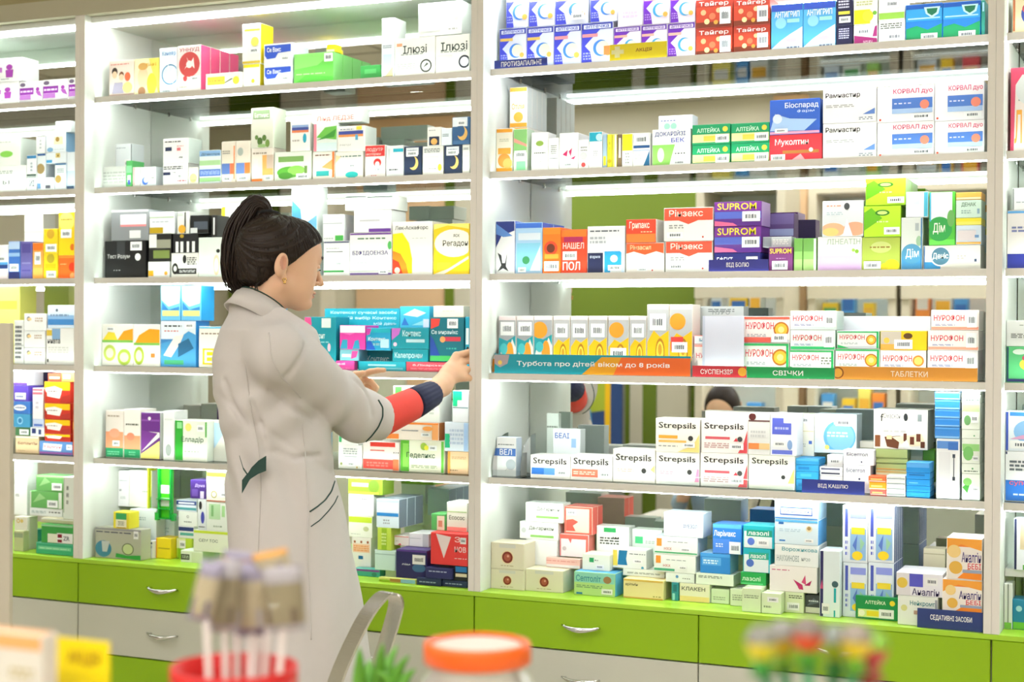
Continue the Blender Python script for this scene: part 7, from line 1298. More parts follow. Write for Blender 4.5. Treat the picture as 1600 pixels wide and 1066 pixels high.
def rhand_fn(P):
    d = s_cap(P, atY(672, 612, -.13), Wr, .030, .0265)
    pc = atY(706, 583, -.03)
    d = smin(d, s_cap(P, Wr, atY(704, 582, -.035), .0255, .027), .02)
    for k in KN: d = smin(d, s_cap(P, atY(700, 588, -.045), k, .021, .0115), .010)
    d = fingers(d, P, KN, R_CH)
    th = [atY(705, 572, -.02), atY(716, 558, .018), atY(729, 556, .04), atY(742, 560, .055)]
    for i in range(3): d = smin(d, s_cap(P, th[i], th[i+1], (.014, .011, .0095)[i], (.011, .0095, .008)[i]), .005)
    return d
LK = [atY(x, y, Y) for x, y, Y in ((562, 588, -.01), (566, 593, .0), (566, 598, .012), (563, 602, .022))]
LC = [[atY(578, 581, -.012), atY(590, 579, -.01), atY(600, 578.5, -.008)], [atY(579, 596, -.004), atY(588, 606, -.002), atY(585, 615, -.004)], [atY(577, 602, .01), atY(582, 611, .008), atY(578, 617, .004)], [atY(572, 606, .02), atY(577, 613, .016), atY(573, 617, .012)]]
def lhand_fn(P):
    d = s_cap(P, E2, W2, .040, .0255)
    for k in LK: d = smin(d, s_cap(P, W2, k, .020, .0115), .012)
    d = fingers(d, P, LK, LC)
    th = [atY(548, 594, -.03), atY(556, 586, -.05), atY(567, 583, -.055)]
    for i in range(2): d = smin(d, s_cap(P, th[i], th[i+1], (.013, .0105)[i], (.0105, .008)[i]), .005)
    return d
# legs and rest of the body below the coat
e1 = V3(.84, .54, 0); e2 = V3(.54, -.84, 0)
hipc = atY(455, 860, -.55); legs = [hipc+e2*.09, hipc-e2*.085]
def leg_fn(P):
    d = None
    for k, l in enumerate(legs):
        o = e1*(.03 if k else -.02)
        q = s_cap(P, V3(l[0], l[1], .80), V3(l[0]+o[0], l[1]+o[1], .47), .078, .055)
        q = smin(q, s_cap(P, V3(l[0]+o[0], l[1]+o[1], .47), V3(l[0]+o[0]*1.2, l[1]+o[1]*1.2, .10), .054, .036), .03)
        d = q if d is None else np.minimum(d, q)
    q = s_cap(P, V3(hipc[0], hipc[1], .85), V3(body_c[0], body_c[1], 1.15), .11, .10)
    q = smin(q, s_cap(P, V3(body_c[0], body_c[1], 1.15), (body_c[0], body_c[1], 1.28), .09, .07), .05)
    d = smin(d, q, .05)
    return d
body = MB()
def add(fn, lo, hi, vox, m=SKIN):
    p, f = sdf_mesh(fn, lo, hi, vox); body.mesh(p, f, m); return len(p)
add(head_fn, head_o-V3(.17, .17, .22), head_o+V3(.17, .17, .16), .0022)
add(rhand_fn, atY(690, 583, -.05)-V3(.14, .13, .13), atY(690, 583, -.05)+V3(.12, .15, .11), .0016)
add(lhand_fn, np.minimum(E2, W2)-.08, np.array([atY(605, 580, 0)[0]+.02, .06, E2[2]+.14]), .0018)
add(leg_fn, V3(hipc[0]-.3, hipc[1]-.3, .06), V3(hipc[0]+.3, hipc[1]+.3, head_o[2]-.1), .011)
# forearm inside the sleeve
body.tube([Sh, El, Cu, Wr], [.045, .040, .038, .027], SKIN, 14)
wm = body.build('person', smooth=True)
tag(wm, 'woman in a white coat with dark ponytail reaching into the shelves', 'person')
me = wm.data; me.materials.append(LIP); me.materials.append(mat('flushed_shaded_ear_skin', 'd09478', .5, noise=.08, scale=40)); li = len(me.materials)-2
for p in me.polygons:                  # lips
    L = (np.array(p.center)-head_o)@HR.T
    if L[0] > .088 and abs(L[1]) < .02*math.sqrt(max(0, 1-((L[2]+.055)/.0105)**2)) and -.066 < L[2] < -.0445: p.material_index = li
    if abs(L[1]) > .0735 and ((L[0]+.020)/.010)**2+((L[2]-.003)/.018)**2 < 1 and abs(p.normal.z) < 2: p.material_index = li+1  # ear hollow: flushed skin, with the hollow's shade put into its darker colour
# eyes, brows, lashes
EYEW = mat('eye_white', 'f2ece8', .2, noise=.01); IRIS = mat('iris_brown', '4a3422', .2, noise=.05)
for s in (1, -1):
    b = MB(); c = V3(.0865, .031*s, .0105); pts, fs = sdf_mesh(lambda P: s_ell((P-head_o)@HR.T, c, (.0118, .0118, .0112)), wl(c)-.016, wl(c)+.016, .0015)
    b.mesh(pts, fs, EYEW); b.build('eye', wm, smooth=True)
    b = MB(); pts, fs = sdf_mesh(lambda P: smax(s_ell((P-head_o)@HR.T, c, (.0132, .0135, .0126)), -((P-head_o)@HR.T)[..., 2]+c[2]-.003+.25*(((P-head_o)@HR.T)[..., 0]-c[0]), .001), wl(c)-.018, wl(c)+.018, .0014)
    b.mesh(pts, fs, SKIN); b.build('eyelid', wm, smooth=True)
    b = MB(); b.tube([wl((.1015-.006*abs(a), (.031+.0125*a)*s, .0065-.001*a)) for a in np.linspace(-1, 1, 9)], [.0008, .0013, .0015, .0015, .0015, .0015, .0015, .0013, .0006], BROW, 6); b.build('eyelashes', wm, smooth=True)
    b = MB(); b.tube([wl((.108-.014*((a+1)/2)**1.6, (.014+.034*(a+1)/2)*s, .035+.005*math.sin((a+1)*1.6))) for a in np.linspace(-1, 1, 10)], [.0015, .0026, .003, .003, .003, .0028, .0024, .002, .0014, .0008], BROW, 6); b.build('eyebrow', wm, smooth=True)
    e = MB(); ec = wl((-.012, .085*s, -.038)); e.tube([ec+V3(0, 0, .004*math.cos(k*.6))+e1*.004*math.sin(k*.6) for k in range(11)], .0016, GOLD, 6)
    e.tube([ec-V3(0, 0, .004), ec-V3(0, 0, .0095)], [.0034, .0038], GOLD, 10); e.build('earring', wm, smooth=True)

# hair: cap combed back and up to the tie
tie = atY(417, 338, -.55)
TL = (tie-head_o)@HR.T
def hair_fn(P):
    L = (P-head_o)@HR.T
    d = s_ell(L, V3(-.012, 0, .045), (.101, .0815, .0865))
    d = smin(d, s_ell(L, V3(.028, 0, .014), (.068, .066, .085)), .02)
    d = smin(d, s_ell(L, V3(.043, 0, .054), (.066, .064, .068)), .03)
    d = smin(d, s_cap(L, TL*.8, TL*.97, .03, .014), .03)
    d = smin(d, s_ell(L, V3(-.06, 0, -.02), (.036, .05, .05)), .03)
    T = (P-tie); r_ = np.sqrt((T**2).sum(-1)); t = (L-TL); az = np.arctan2(t[..., 1], t[..., 0]*.5-t[..., 2]*.86)
    d = d+(.0008*np.sin(az*34+np.sin(az*7)*1.5+r_*8)+.0005*np.sin(az*83+r_*10))*np.clip(r_*14, 0, 1)
    x = L[..., 0]; z = L[..., 2]; y = np.abs(L[..., 1])
    front = (.079-.25*y)-z+(x-.075)*.3                    # hairline over the forehead
    side = (.016-z)+(x-.018)*1.0                                   # temple falling to the ear
    nape = -.062-z-(x+.05)*.5
    line = np.minimum(front, side*.7)
    d = smax(d, np.minimum(front, side)*.7, .004) if False else smax(d, smin(front, side, .012)*.75, .004)
    ear = s_ell(np.stack([x, y, z], -1), V3(-.016, .088, -.004), (.022, .018, .033)); d = smax(d, -ear, .004)
    return smax(d, nape, .006)
pts, fs = sdf_mesh(hair_fn, head_o-V3(.15, .15, .13), head_o+V3(.15, .15, .16), .002)
h = MB(); h.mesh(pts, fs, HAIRM); hair = h.build('hair', wm, smooth=True)
# fine strands combed from the hairline to the tie
hbv = BVHTree.FromPolygons([tuple(p) for p in pts], fs); HV = np.asarray(pts); HL = (HV-head_o)@HR.T
edge = [i for i in range(len(HV)) if abs(min((.079-.25*abs(HL[i, 1]))-HL[i, 2]+(HL[i, 0]-.075)*.3, (.016-HL[i, 2])+(HL[i, 0]-.018)*1.0)) < .012 or HL[i, 2] < -.045]
R2_ = random.Random(11); b = MB()
for k in range(420):
    p0 = HV[R2_.choice(edge)]; q = []; off = R2_.uniform(.0002, .0014); j_ = V3(*[R2_.uniform(-.006, .006) for _ in range(3)])
    for i in range(15):
        t = i/14; p = p0*(1-t)+(tie+j_)*t
        n_ = hbv.find_nearest(Vector(p+(p-wl((-.01, 0, .03)))*.4)); v = np.array(n_[0])+(np.array(n_[0])-wl((-.01, 0, .03)))*off*12*math.sin(math.pi*min(1, t+.08))
        q.append(v)
    b.tube(q, [.0004]+[.0011]*13+[.0006], HAIRM, 4)
b.build('hair_strands', wm, smooth=True)
# ponytail of many strands
PP = [tie, atY(411, 324, -.56), atY(400, 322, -.565), atY(390, 338, -.57), atY(381, 362, -.575), atY(376, 390, -.58), atY(372, 418, -.585), atY(372, 440, -.585), atY(384, 459, -.585)]
PR = [.012, .020, .029, .038, .046, .051, .046, .030, .010]
def cr(P, t):
    n = len(P)-1; i = min(int(t*n), n-1); u = t*n-i; a, b, c, d = P[max(i-1, 0)], P[i], P[i+1], P[min(i+2, n)]
    return .5*((2*b)+(c-a)*u+(2*a-5*b+4*c-d)*u*u+(3*b-a-3*c+d)*u**3)
pt = MB(); R_ = random.Random(3)
for k in range(260):
    a = R_.uniform(0, 2*math.pi); q = math.sqrt(R_.random()); tw = R_.uniform(-.5, .5); L_ = R_.uniform(.78, 1.0) if k % 3 else 1.0
    pts = []; rad = []
    for i in range(19):
        t = i/18*L_; c = cr([np.array(x) for x in PP], t); r_ = np.interp(t*8, range(9), PR)
        dx = math.cos(a+tw*t)*q*r_; dy = math.sin(a+tw*t)*q*r_
        tang = cr([np.array(x) for x in PP], min(t+.02, 1))-c if t < .98 else V3(.3, 0, -1)
        tang = tang/(np.linalg.norm(tang)+1e-9); side = np.cross(tang, e2); side /= np.linalg.norm(side)+1e-9
        wv = .002*math.sin(t*14+k)+.006*math.sin(t*6+k*.35)*t
        pts.append(c+side*(dx+wv)+e2*dy*.75); rad.append(max(.0006, .0034*(1-.75*t**2)*(.4+.6*min(1, t*6))))
    pt.tube(pts, rad, HAIRM, 5)
pt.build('ponytail', wm, smooth=True)
b = MB()
for k in range(5): b.tube([tie+side_ for side_ in [((e1*math.cos(a)*1.0+V3(0, 0, 1)*math.sin(a)*.5+e2*math.sin(a)*.8)*(.021+.003*math.sin(k*2+a*3)))+e1*.003*(k-1) for a in np.linspace(0, 2*math.pi, 20)]], .0055, BLK, 7)
b.build('hair_tie', wm, smooth=True)
b = MB()
for k in range(16):                    # loose wisps at the nape
    y0 = R_.uniform(-.03, .045); b.tube([wl((-.062+R_.uniform(-.01, .02), y0, -.03)), wl((-.066, y0, -.055)), wl((-.06+R_.uniform(-.02, .02), y0+.004, -.085-R_.uniform(0, .02)))], [.0012, .0009, .0003], HAIRM, 4)
b.build('hair_wisps', wm, smooth=True)

# coat: torso rings read at successive heights
RG = [(448, 374, 440, .072), (462, 362, 450, .084), (475, 354, 462, .096), (490, 357, 472, .115), (515, 344, 494, .165), (560, 335, 508, .170), (620, 338, 512, .155), (680, 349, 516, .140), (740, 356, 526, .142), (800, 359, 538, .158), (860, 360, 549, .172), (930, 362, 562, .182), (1000, 364, 574, .19), (1075, 366, 588, .2)]
rz = []; rc = []; ra = []; rb = []
for y, l, r_, bb in RG:
    A_ = atY((l+r_)/2, y, -.55); B_ = atY(r_, y, -.55); rz.append(A_[2]); rc.append(A_[:2]); ra.append((r_-l)/2/ (FPX/((A_-EYE)@FW))); rb.append(bb)
rz = np.array(rz)[::-1]; rc = np.array(rc)[::-1]; ra = np.array(ra)[::-1]; rb = np.array(rb)[::-1]
WAIST = atY(440, 740, -.55)[2]
HEM = atY(470, 1062, -.55)[2]
def torso(P, off=0):
    z = P[..., 2]; cx = np.interp(z, rz, rc[:, 0]); cy = np.interp(z, rz, rc[:, 1]); a = np.interp(z, rz, ra)+off; b = np.interp(z, rz, rb)+off
    x = (P[..., 0]-cx)*e1[0]+(P[..., 1]-cy)*e1[1]; y = (P[..., 0]-cx)*e2[0]+(P[..., 1]-cy)*e2[1]
    n = (np.abs(x/a)**2.3+np.abs(y/b)**2.3)**(1/2.3)
    return (n-1)*np.minimum(a, b)*.95, x, y
def coat_fn(P):
    z = P[..., 2]; d, x, y = torso(P)
    # sleeves: the near one foreshortened, the far one mostly hidden
    s = s_cap(P, Sh+V3(0, 0, -.005), El, .078, .066); s = smin(s, s_cap(P, El, Cu, .066, .054), .03)
    ax = (Cu-El)/np.linalg.norm(Cu-El); s = smax(s, (P-Cu)@ax, .004)
    s2 = s_cap(P, S2, E2, .072, .058); s2 = smin(s2, s_cap(P, E2, W2-(W2-E2)*.42, .056, .046), .03)
    f = .0018*cloth_noise(P)
    # drag folds from armpit and at the elbow, gathers above the belt
    u = (P-Sh)@((El-Sh)/np.linalg.norm(El-Sh))
    s = s+.0055*np.sin(u*95+P[..., 2]*45)*np.exp(-((u-.21)/.07)**2)+.004*np.sin(u*62-P[..., 0]*40+P[..., 2]*30)*np.exp(-((u-.06)/.08)**2)
    wz = np.exp(-((z-(WAIST+.0))/.07)**2)
    d = d+wz*.005*np.sin(x*75+z*22+y*20)+.0035*np.sin(x*48-z*60)*np.exp(-((z-1.22)/.09)**2)+.0045*np.clip((WAIST-z)/.5, 0, 1)*np.sin(x*26+y*21+1)
    d = d+.004*np.exp(-((x*.8+(z-1.16))/.012)**2)*(y > 0)*np.exp(-((z-1.18)/.12)**2)
    ku = np.clip((P-Sh)@((El-Sh)/np.linalg.norm(El-Sh))/.13, 0, 1); d = smin(d, s, .034-.030*ku); d = smin(d, s2, .03)
    d = d+f
    d = smax(d, HEM+.012*np.sin(x*4)-z, .004)
    # neck opening and hollow inside
    n = s_cap(P, wl((-.014, 0, -.05)), wl((-.046, 0, -.175)), .059, .059); d = smax(d, -n, .003)
    d = smax(d, (P-wl((-.030, 0, -.090)))@(HR[2]*.9+HR[0]*.42)-.002, .004)
    hol = s_cap(P, Cu-ax*.05, Cu+ax*.05, .047, .047); d = smax(d, -hol, .003)
    return d
mn = np.array([-2.75, -1.05, HEM-.03]); mx = np.array([-1.62, .02, head_o[2]-.04])
def march(x, y):
    d = ray(x, y); t = 2.7
    for _ in range(60):
        v = float(coat_fn((EYE+d*t)[None, None, :])[0, 0])
        if v < .0008: break
        t += max(v*.7, .001)
        if t > 4.4: return None
    return EYE+d*t
GROOVES = []
for path, r_ in (([(424, 612), (440, 627), (462, 642), (490, 656), (520, 671)], .0065), ([(533, 572), (556, 598), (566, 628)], .005), ([(556, 594), (576, 618), (582, 648)], .005), ([(500, 604), (535, 634), (572, 668)], .0045),
                 ([(446, 590), (466, 566), (478, 538)], .004), ([(392, 632), (404, 662), (411, 690), (416, 706)], .006), ([(350, 596), (362, 632), (384, 664)], .005), ([(366, 500), (358, 560), (362, 600)], .004), ([(430, 706), (460, 716), (500, 712)], .004), ([(404, 800), (400, 880), (404, 980)], .006), ([(452, 820), (446, 900), (452, 1000)], .005)):
    q = [march(x, y) for x, y in path]
    k_ = []
    for p in q:
        if p is None or (k_ and np.linalg.norm(p-k_[-1]) > .085): break
        k_.append(p)
    GROOVES.append((k_, r_))
def coat_folded(P):
    d = coat_fn(P)
    for q, r_ in GROOVES:
        for i in range(len(q)-1):
            lo_ = np.minimum(q[i], q[i+1])-.05; hi_ = np.maximum(q[i], q[i+1])+.05
            if P[..., 0].max() < lo_[0] or P[..., 0].min() > hi_[0]: continue
            g = s_cap(P, q[i], q[i+1], r_, r_); d = np.where(g < .03, smax(d, -g, .012), d)
    return d
pts, fs = sdf_mesh(coat_folded, mn, mx, .005)
c = MB(); c.mesh(pts, fs, COAT); coat = c.build('coat', wm, smooth=True)
bv = BVHTree.FromPolygons([tuple(p) for p in pts], fs)
def on_coat(x, y, lift=.001):
    d = ray(x, y); d = d/np.linalg.norm(d); hit = bv.ray_cast(Vector(EYE), Vector(d))
    if hit[0] is None: return None
    return np.array(hit[0])+np.array(hit[1])*0-d*lift
def seam(P, r_, m, name, n=5):
    q = [];
    for i in range(len(P)-1):
        for k in range(6):
            t = k/6; w_ = on_coat(P[i][0]*(1-t)+P[i+1][0]*t, P[i][1]*(1-t)+P[i+1][1]*t)
            if w_ is not None: q.append(w_)
    w_ = on_coat(*P[-1]);
    if w_ is not None: q.append(w_)
    if len(q) > 2:
        q = [q[0]]+[(q[i-1]+q[i]+q[i+1])/3 for i in range(1, len(q)-1)]+[q[-1]]
        b = MB(); b.tube(q, r_, m, n); b.build(name, coat, smooth=True)
seam([(484, 800), (496, 792), (508, 782), (518, 768), (523, 752)], .0020, TRIM, 'pocket_piping')
seam([(486, 823), (500, 813), (514, 798), (523, 786), (528, 775)], .0014, TRIM, 'pocket_piping')
seam([(420, 520), (424, 560), (440, 590), (470, 622)], .0016, COAT, 'sleeve_seam')
seam([(472, 650), (478, 720), (482, 800), (480, 870), (484, 940), (486, 1000)], .0016, COAT, 'side_seam')
seam([(382, 560), (392, 640), (404, 700), (408, 760), (404, 840), (402, 900)], .0014, COAT, 'back_seam')
# collar band with dark piping, sleeve hem piping
cn = wl((-.030, 0, -.090)); b = MB(); ringp = []
nz = HR[2]*.9+HR[0]*.42; nz /= np.linalg.norm(nz); ux = np.cross(nz, e2); ux /= np.linalg.norm(ux); uy = np.cross(nz, ux)
for k in range(33): a = 2*math.pi*k/32; ringp.append(cn+ux*.0615*math.cos(a)+uy*.0615*math.sin(a))
for q0_, q1_ in ((.0615, .0660),):
    V = []
    for k in range(32):
        a = 2*math.pi*k/32; dd = ux*math.cos(a)+uy*math.sin(a)
        V += [cn+dd*(q0_+.012)-nz*.052, cn+dd*q0_, cn+dd*(q0_+.003)+nz*.0005, cn+dd*(q1_+.014)-nz*.052]
    b.mesh(V, [(4*k+j, 4*((k+1) % 32)+j, 4*((k+1) % 32)+(j+1) % 4, 4*k+(j+1) % 4) for k in range(32) for j in range(4)], COAT)
b.tube(ringp, .002, COAT, 6, cap=False); b.build('collar', coat, smooth=True)
b = MB(); b.tube([p+nz*.0045 for p in ringp], .0017, TRIM, 6, cap=False); b.build('collar_piping', coat, smooth=True)
axs = (Cu-El)/np.linalg.norm(Cu-El); ux = np.cross(axs, V3(0, 0, 1)); ux /= np.linalg.norm(ux); uy = np.cross(axs, ux)
seam([(591, 625), (598, 637), (598, 652), (591, 668), (581, 681), (572, 690)], .0024, TRIM, 'sleeve_piping')
# belt end at the back
q = [on_coat(x, y, .012) for x, y in ((404, 722), (392, 735), (386, 748), (382, 762))]
if all(x is not None for x in q):
    b = MB(); up_ = V3(0, 0, 1)
    def rib(P, Wd, m=TRIM):
        v = []; 
        for p, w_ in zip(P, Wd): v += [p+up_*w_, p-up_*w_, p-up_*w_+e2*.002, p+up_*w_+e2*.002]
        f = []
        for i in range(len(P)-1):
            for j in range(4): f.append((4*i+j, 4*i+(j+1) % 4, 4*i+4+(j+1) % 4, 4*i+4+j))
        f += [(0, 1, 2, 3), tuple(4*(len(P)-1)+j for j in (3, 2, 1, 0))]; b.mesh(v, f, m)
    g = lambda x, y: atT(x, y, (q[0]-EYE)@FW-.012)
    rib([g(416, 724), g(404, 730), g(393, 739), g(388, 745)], [.018, .016, .013, .010])
    rib([g(391, 742), g(384, 752), g(378, 761)], [.010, .014, .016])
    rib([g(389, 745), g(380, 732), g(374, 712)], [.003, .003, .002])
    b.build('belt', coat)
# sweater sleeve: coral with a navy cuff
def sleeve(name, P, R_, m, ribs=0):
    b = MB(); n = 160; V = []; 
    P = [np.array(p) for p in P]; ax_ = P[-1]-P[0]; ax_ /= np.linalg.norm(ax_); ux = np.cross(ax_, V3(0, 0, 1)); ux /= np.linalg.norm(ux); uy = np.cross(ax_, ux)
    for p, r_ in zip(P, R_):
        for j in range(n):
            a = 2*math.pi*j/n; rr = r_*(1+ribs*math.cos(a*20)); V.append(p+(ux*math.cos(a)+uy*math.sin(a))*rr)
    F = [(i*n+j, i*n+(j+1) % n, (i+1)*n+(j+1) % n, (i+1)*n+j) for i in range(len(P)-1) for j in range(n)]
    F += [tuple(range(n))[::-1], tuple(range((len(P)-1)*n, len(P)*n))]; b.mesh(V, F, m); return b.build(name, wm, smooth=True)
A0 = Cu-(Cu-El)*.3; A1 = atY(645, 631, -.235); A2 = atY(676, 615, -.14)
sleeve('red_sweater_sleeve', [A0, Cu, Cu*.5+A1*.5, A1*.97+Cu*.03, A1], [.046, .0475, .0445, .0425, .040], REDC)
sleeve('navy_cuff', [A1*.98+Cu*.02, A1, A1*.6+A2*.4, A2*.95+A1*.05, A2], [.0395, .0420, .0395, .0350, .0335], NAVY, .012)
# trousers and shoes below the hem, standing on the floor
TR = mat('white_trousers', 'e6e2de', .8, noise=.02); SHO = mat('white_clog', 'e8e6e2', .4, noise=.03)
for k, l in enumerate(legs):
    o = e1*(.03 if k else -.02)
    b = MB(); b.tube([V3(l[0]+o[0]*.4, l[1]+o[1]*.4, HEM+.12), V3(l[0]+o[0], l[1]+o[1], .47), V3(l[0]+o[0]*1.2, l[1]+o[1]*1.2, .07)], [.088, .074, .066], TR, 20); b.build('trouser_leg', wm, smooth=True)
    b = MB(); p, f = sdf_mesh(lambda P: smax(smin(s_ell(P, V3(l[0], l[1], .05)+o*1.2+e1*.05, (.12, .05, .05), np.stack([e1, e2, V3(0, 0, 1)])), s_ell(P, V3(l[0], l[1], .06)+o*1.2-e1*.02, (.06, .045, .055), np.stack([e1, e2, V3(0, 0, 1)])), .02), .002-P[..., 2], .002), V3(l[0]-.25, l[1]-.25, -.02), V3(l[0]+.25, l[1]+.25, .14), .006)
    b.mesh(p, f, SHO); b.build('shoe', wm, smooth=True)
# ------------------------------------------------------------------ sales counter and what stands on it
CT = .93
WOODC = mat('counter_laminate', 'd9d4c6', .4, noise=.03, scale=5)
b = MB(); b.box(-1.25, .35, -3.1, -2.2, CT-.04, CT, WOODC); 
ctr = b.build('sales_counter'); tag(ctr, 'pale sales counter below the blurred sweets, jar and plant', 'counter')
b = MB(); b.box(-1.22, .32, -3.05, -2.25, .002, CT-.0402, DRAWERW); b.build('base', ctr)
def px_w(px, t): return px/FPX*t
# orange lidded jar
t = 1.45; c = atT(746, 1002, t); r_ = px_w(84, t); zt = c[2]
root = empty('sweet_jar', (c[0], c[1], CT)); tag(root, 'clear round jar with an orange screw lid', 'jar')
ORG = mat('orange_plastic', 'ee6412', .4, noise=.03); ORW = mat('pale_disc', 'cdc6b8', .5, noise=.03); JG = clear('jar_plastic', (.95, .97, .93, 1), 1.45, .06, milky=.35)
b = MB(); H = zt-CT
b.lathe([(r_-.009, H-.0022), (r_-.006, H), (r_-.001, H-.001), (r_, H-.004), (r_, H-.019), (r_-.004, H-.0205), (0.0001, H-.0205)], ORG, 56)
b.lathe([(0.0001, H-.0035), (r_-.009, H-.0035)], ORW, 56); b.build('lid', root, smooth=True)
b = MB(); b.lathe([(r_-.006, H-.021), (r_-.006, H-.028), (r_+.001, H-.036), (r_+.001, .004), (r_-.006, .0005), (.0001, .0005)], JG, 56); b.build('jar_body', root, smooth=True)
SWM = [mat('sweet_'+k, k, .5, noise=.05) for k in ('e8e2d2', 'dcd6c4', 'd8d8c0', 'e6dccc')]
R_ = random.Random(5); b = MB()
for k in range(46):
    a = R_.uniform(0, 6.28); q = (r_-.014)*math.sqrt(R_.random()); z = .012+R_.uniform(0, H-.07)
    p, f = sdf_mesh(lambda P: s_ell(P, V3(0, 0, 0), (.011, .011, .008)), V3(-.014, -.014, -.014), V3(.014, .014, .014), .004) if k == 0 else (p, f)
    b.mesh(p+V3(q*math.cos(a), q*math.sin(a), z), f, SWM[k % 4])
o = b.build('sweets', root, smooth=True); o['kind'] = 'stuff'
# red tub of wrapped lollipops
t = 1.3; c = atT(366, 1040, t); r_ = px_w(99, t); H = c[2]-CT
REDT = clear('red_plastic', (.86, .05, .05, 1), 1.45, .1, milky=.75); REDL = mat('red_label', 'd01c1c', .45, noise=.05); REDW = mat('pale_red_print', 'e8908a', .5, noise=.05)
root = empty('lollipop_tub', (c[0], c[1], CT)); tag(root, 'round red tub holding wrapped lollipops', 'tub')
b = MB(); b.lathe([(.0001, .001), (r_*.92, .001), (r_, H*.98), (r_, H), (r_-.003, H), (r_-.004, H*.9), (r_*.88, .006), (.0001, .006)], REDL, 48); b.build('tub_body', root, smooth=True)
b = MB()
for k in range(14):
    a0 = k*.45; hh = H-.012-.006*(k % 3); b.poly([((r_+.0006)*math.cos(a), (r_+.0006)*math.sin(a), z) for a, z in ((a0, hh), (a0+.2, hh+.003), (a0+.2, hh-.008), (a0, hh-.010))], REDW)
b.build('pale_pattern', root)
STK = mat('white_stick', 'd6cac2', .5, noise=.02)
WR = {k: mat('wrapper_'+k, k, .35, coat=.3, noise=.12, scale=60) for k in ('a4a0a4', '918ca0', '8a84a0', 'b4a98c', 'd89a3c', '8c8268', 'c87a5a', '6a5a48', '3c3468')}
pou = [(322, 918, 34, 86, -14, '918ca0', 'b4a98c', '3c3468'), (352, 925, 40, 104, -4, 'a4a0a4', '8c8268', '6a5a48'), (394, 930, 44, 104, 2, '918ca0', 'b4a98c', 'a4a0a4'), (444, 930, 56, 92, 5, 'a4a0a4', '8c8268', '6a5a48'), (372, 878, 46, 40, -8, '918ca0', 'd89a3c', 'c87a5a'), (408, 888, 40, 50, 6, 'a4a0a4', 'c87a5a', '8c8268'), (424, 872, 50, 30, 12, 'd89a3c', 'b4a98c', '918ca0')]
for i, (x, y, ww, hh, an, c1, c2, c3) in enumerate(pou):
    y += 6; ww *= 1.12; hh *= 1.12
    tt = t-.03+.02*(i % 3)+(.04 if i > 3 else 0); p = atT(x, y, tt); W_, H_ = px_w(ww, tt)/2, px_w(hh, tt)/2
    root = empty('wrapped_lollipop', tuple(p)); ords = ['slanted purple-edged one', 'narrow grey and brown', 'middle grey and cream', 'widest grey and brown', 'rear one with orange band', 'rear one with reddish band', 'topmost orange ended']
    tag(root, 'foil wrapped lollipop in the red tub, '+ords[i], 'lollipop', 'lollipops in the red tub')
    b = MB(); a = math.radians(an); nu, nv = 7, 9; v = []
    for s in (1, -1):
        for j in range(nv):
            for i2 in range(nu):
                u, w_ = i2/(nu-1)*2-1, j/(nv-1)*2-1; th = .0075*(1-u**4)*(1-w_**6)*s+R_.uniform(-.0006, .0006)
                q = np.array(RT)*(u*W_*math.cos(a)-w_*H_*math.sin(a))+V3(0, 0, 1)*(w_*H_*math.cos(a)+u*W_*math.sin(a)); q = q-np.array(FW)*th; v.append(q)
    for s in (0, 1):
        for j in range(nv-1):
            for i2 in range(nu-1):
                k0 = s*nu*nv+j*nu+i2; f = (k0, k0+1, k0+nu+1, k0+nu); col = c1 if j in (0, 6, 7) else (c3 if (j in (1, 2) and i2 in (0, 4)) else c2)
                b.mesh([v[k] for k in (f if s == 0 else f[::-1])], [(0, 1, 2, 3)], WR[col])
    for bound in [[j*nu for j in range(nv)], [j*nu+nu-1 for j in range(nv)], list(range(nu)), [(nv-1)*nu+k for k in range(nu)]]:
        for k in range(len(bound)-1): b.mesh([v[bound[k]], v[bound[k+1]], v[bound[k+1]+nu*nv], v[bound[k]+nu*nv]], [(0, 1, 2, 3)], WR[c1])
    b.build('wrapper', root, smooth=True)
    b = MB(); foot = np.array([c[0]+(p[0]-c[0])*.5, c[1]+(p[1]-c[1])*.5, CT+.012])-p; b.tube([V3(0, 0, -H_*.8), foot], .0027, STK, 8); b.build('stick', root, smooth=True)
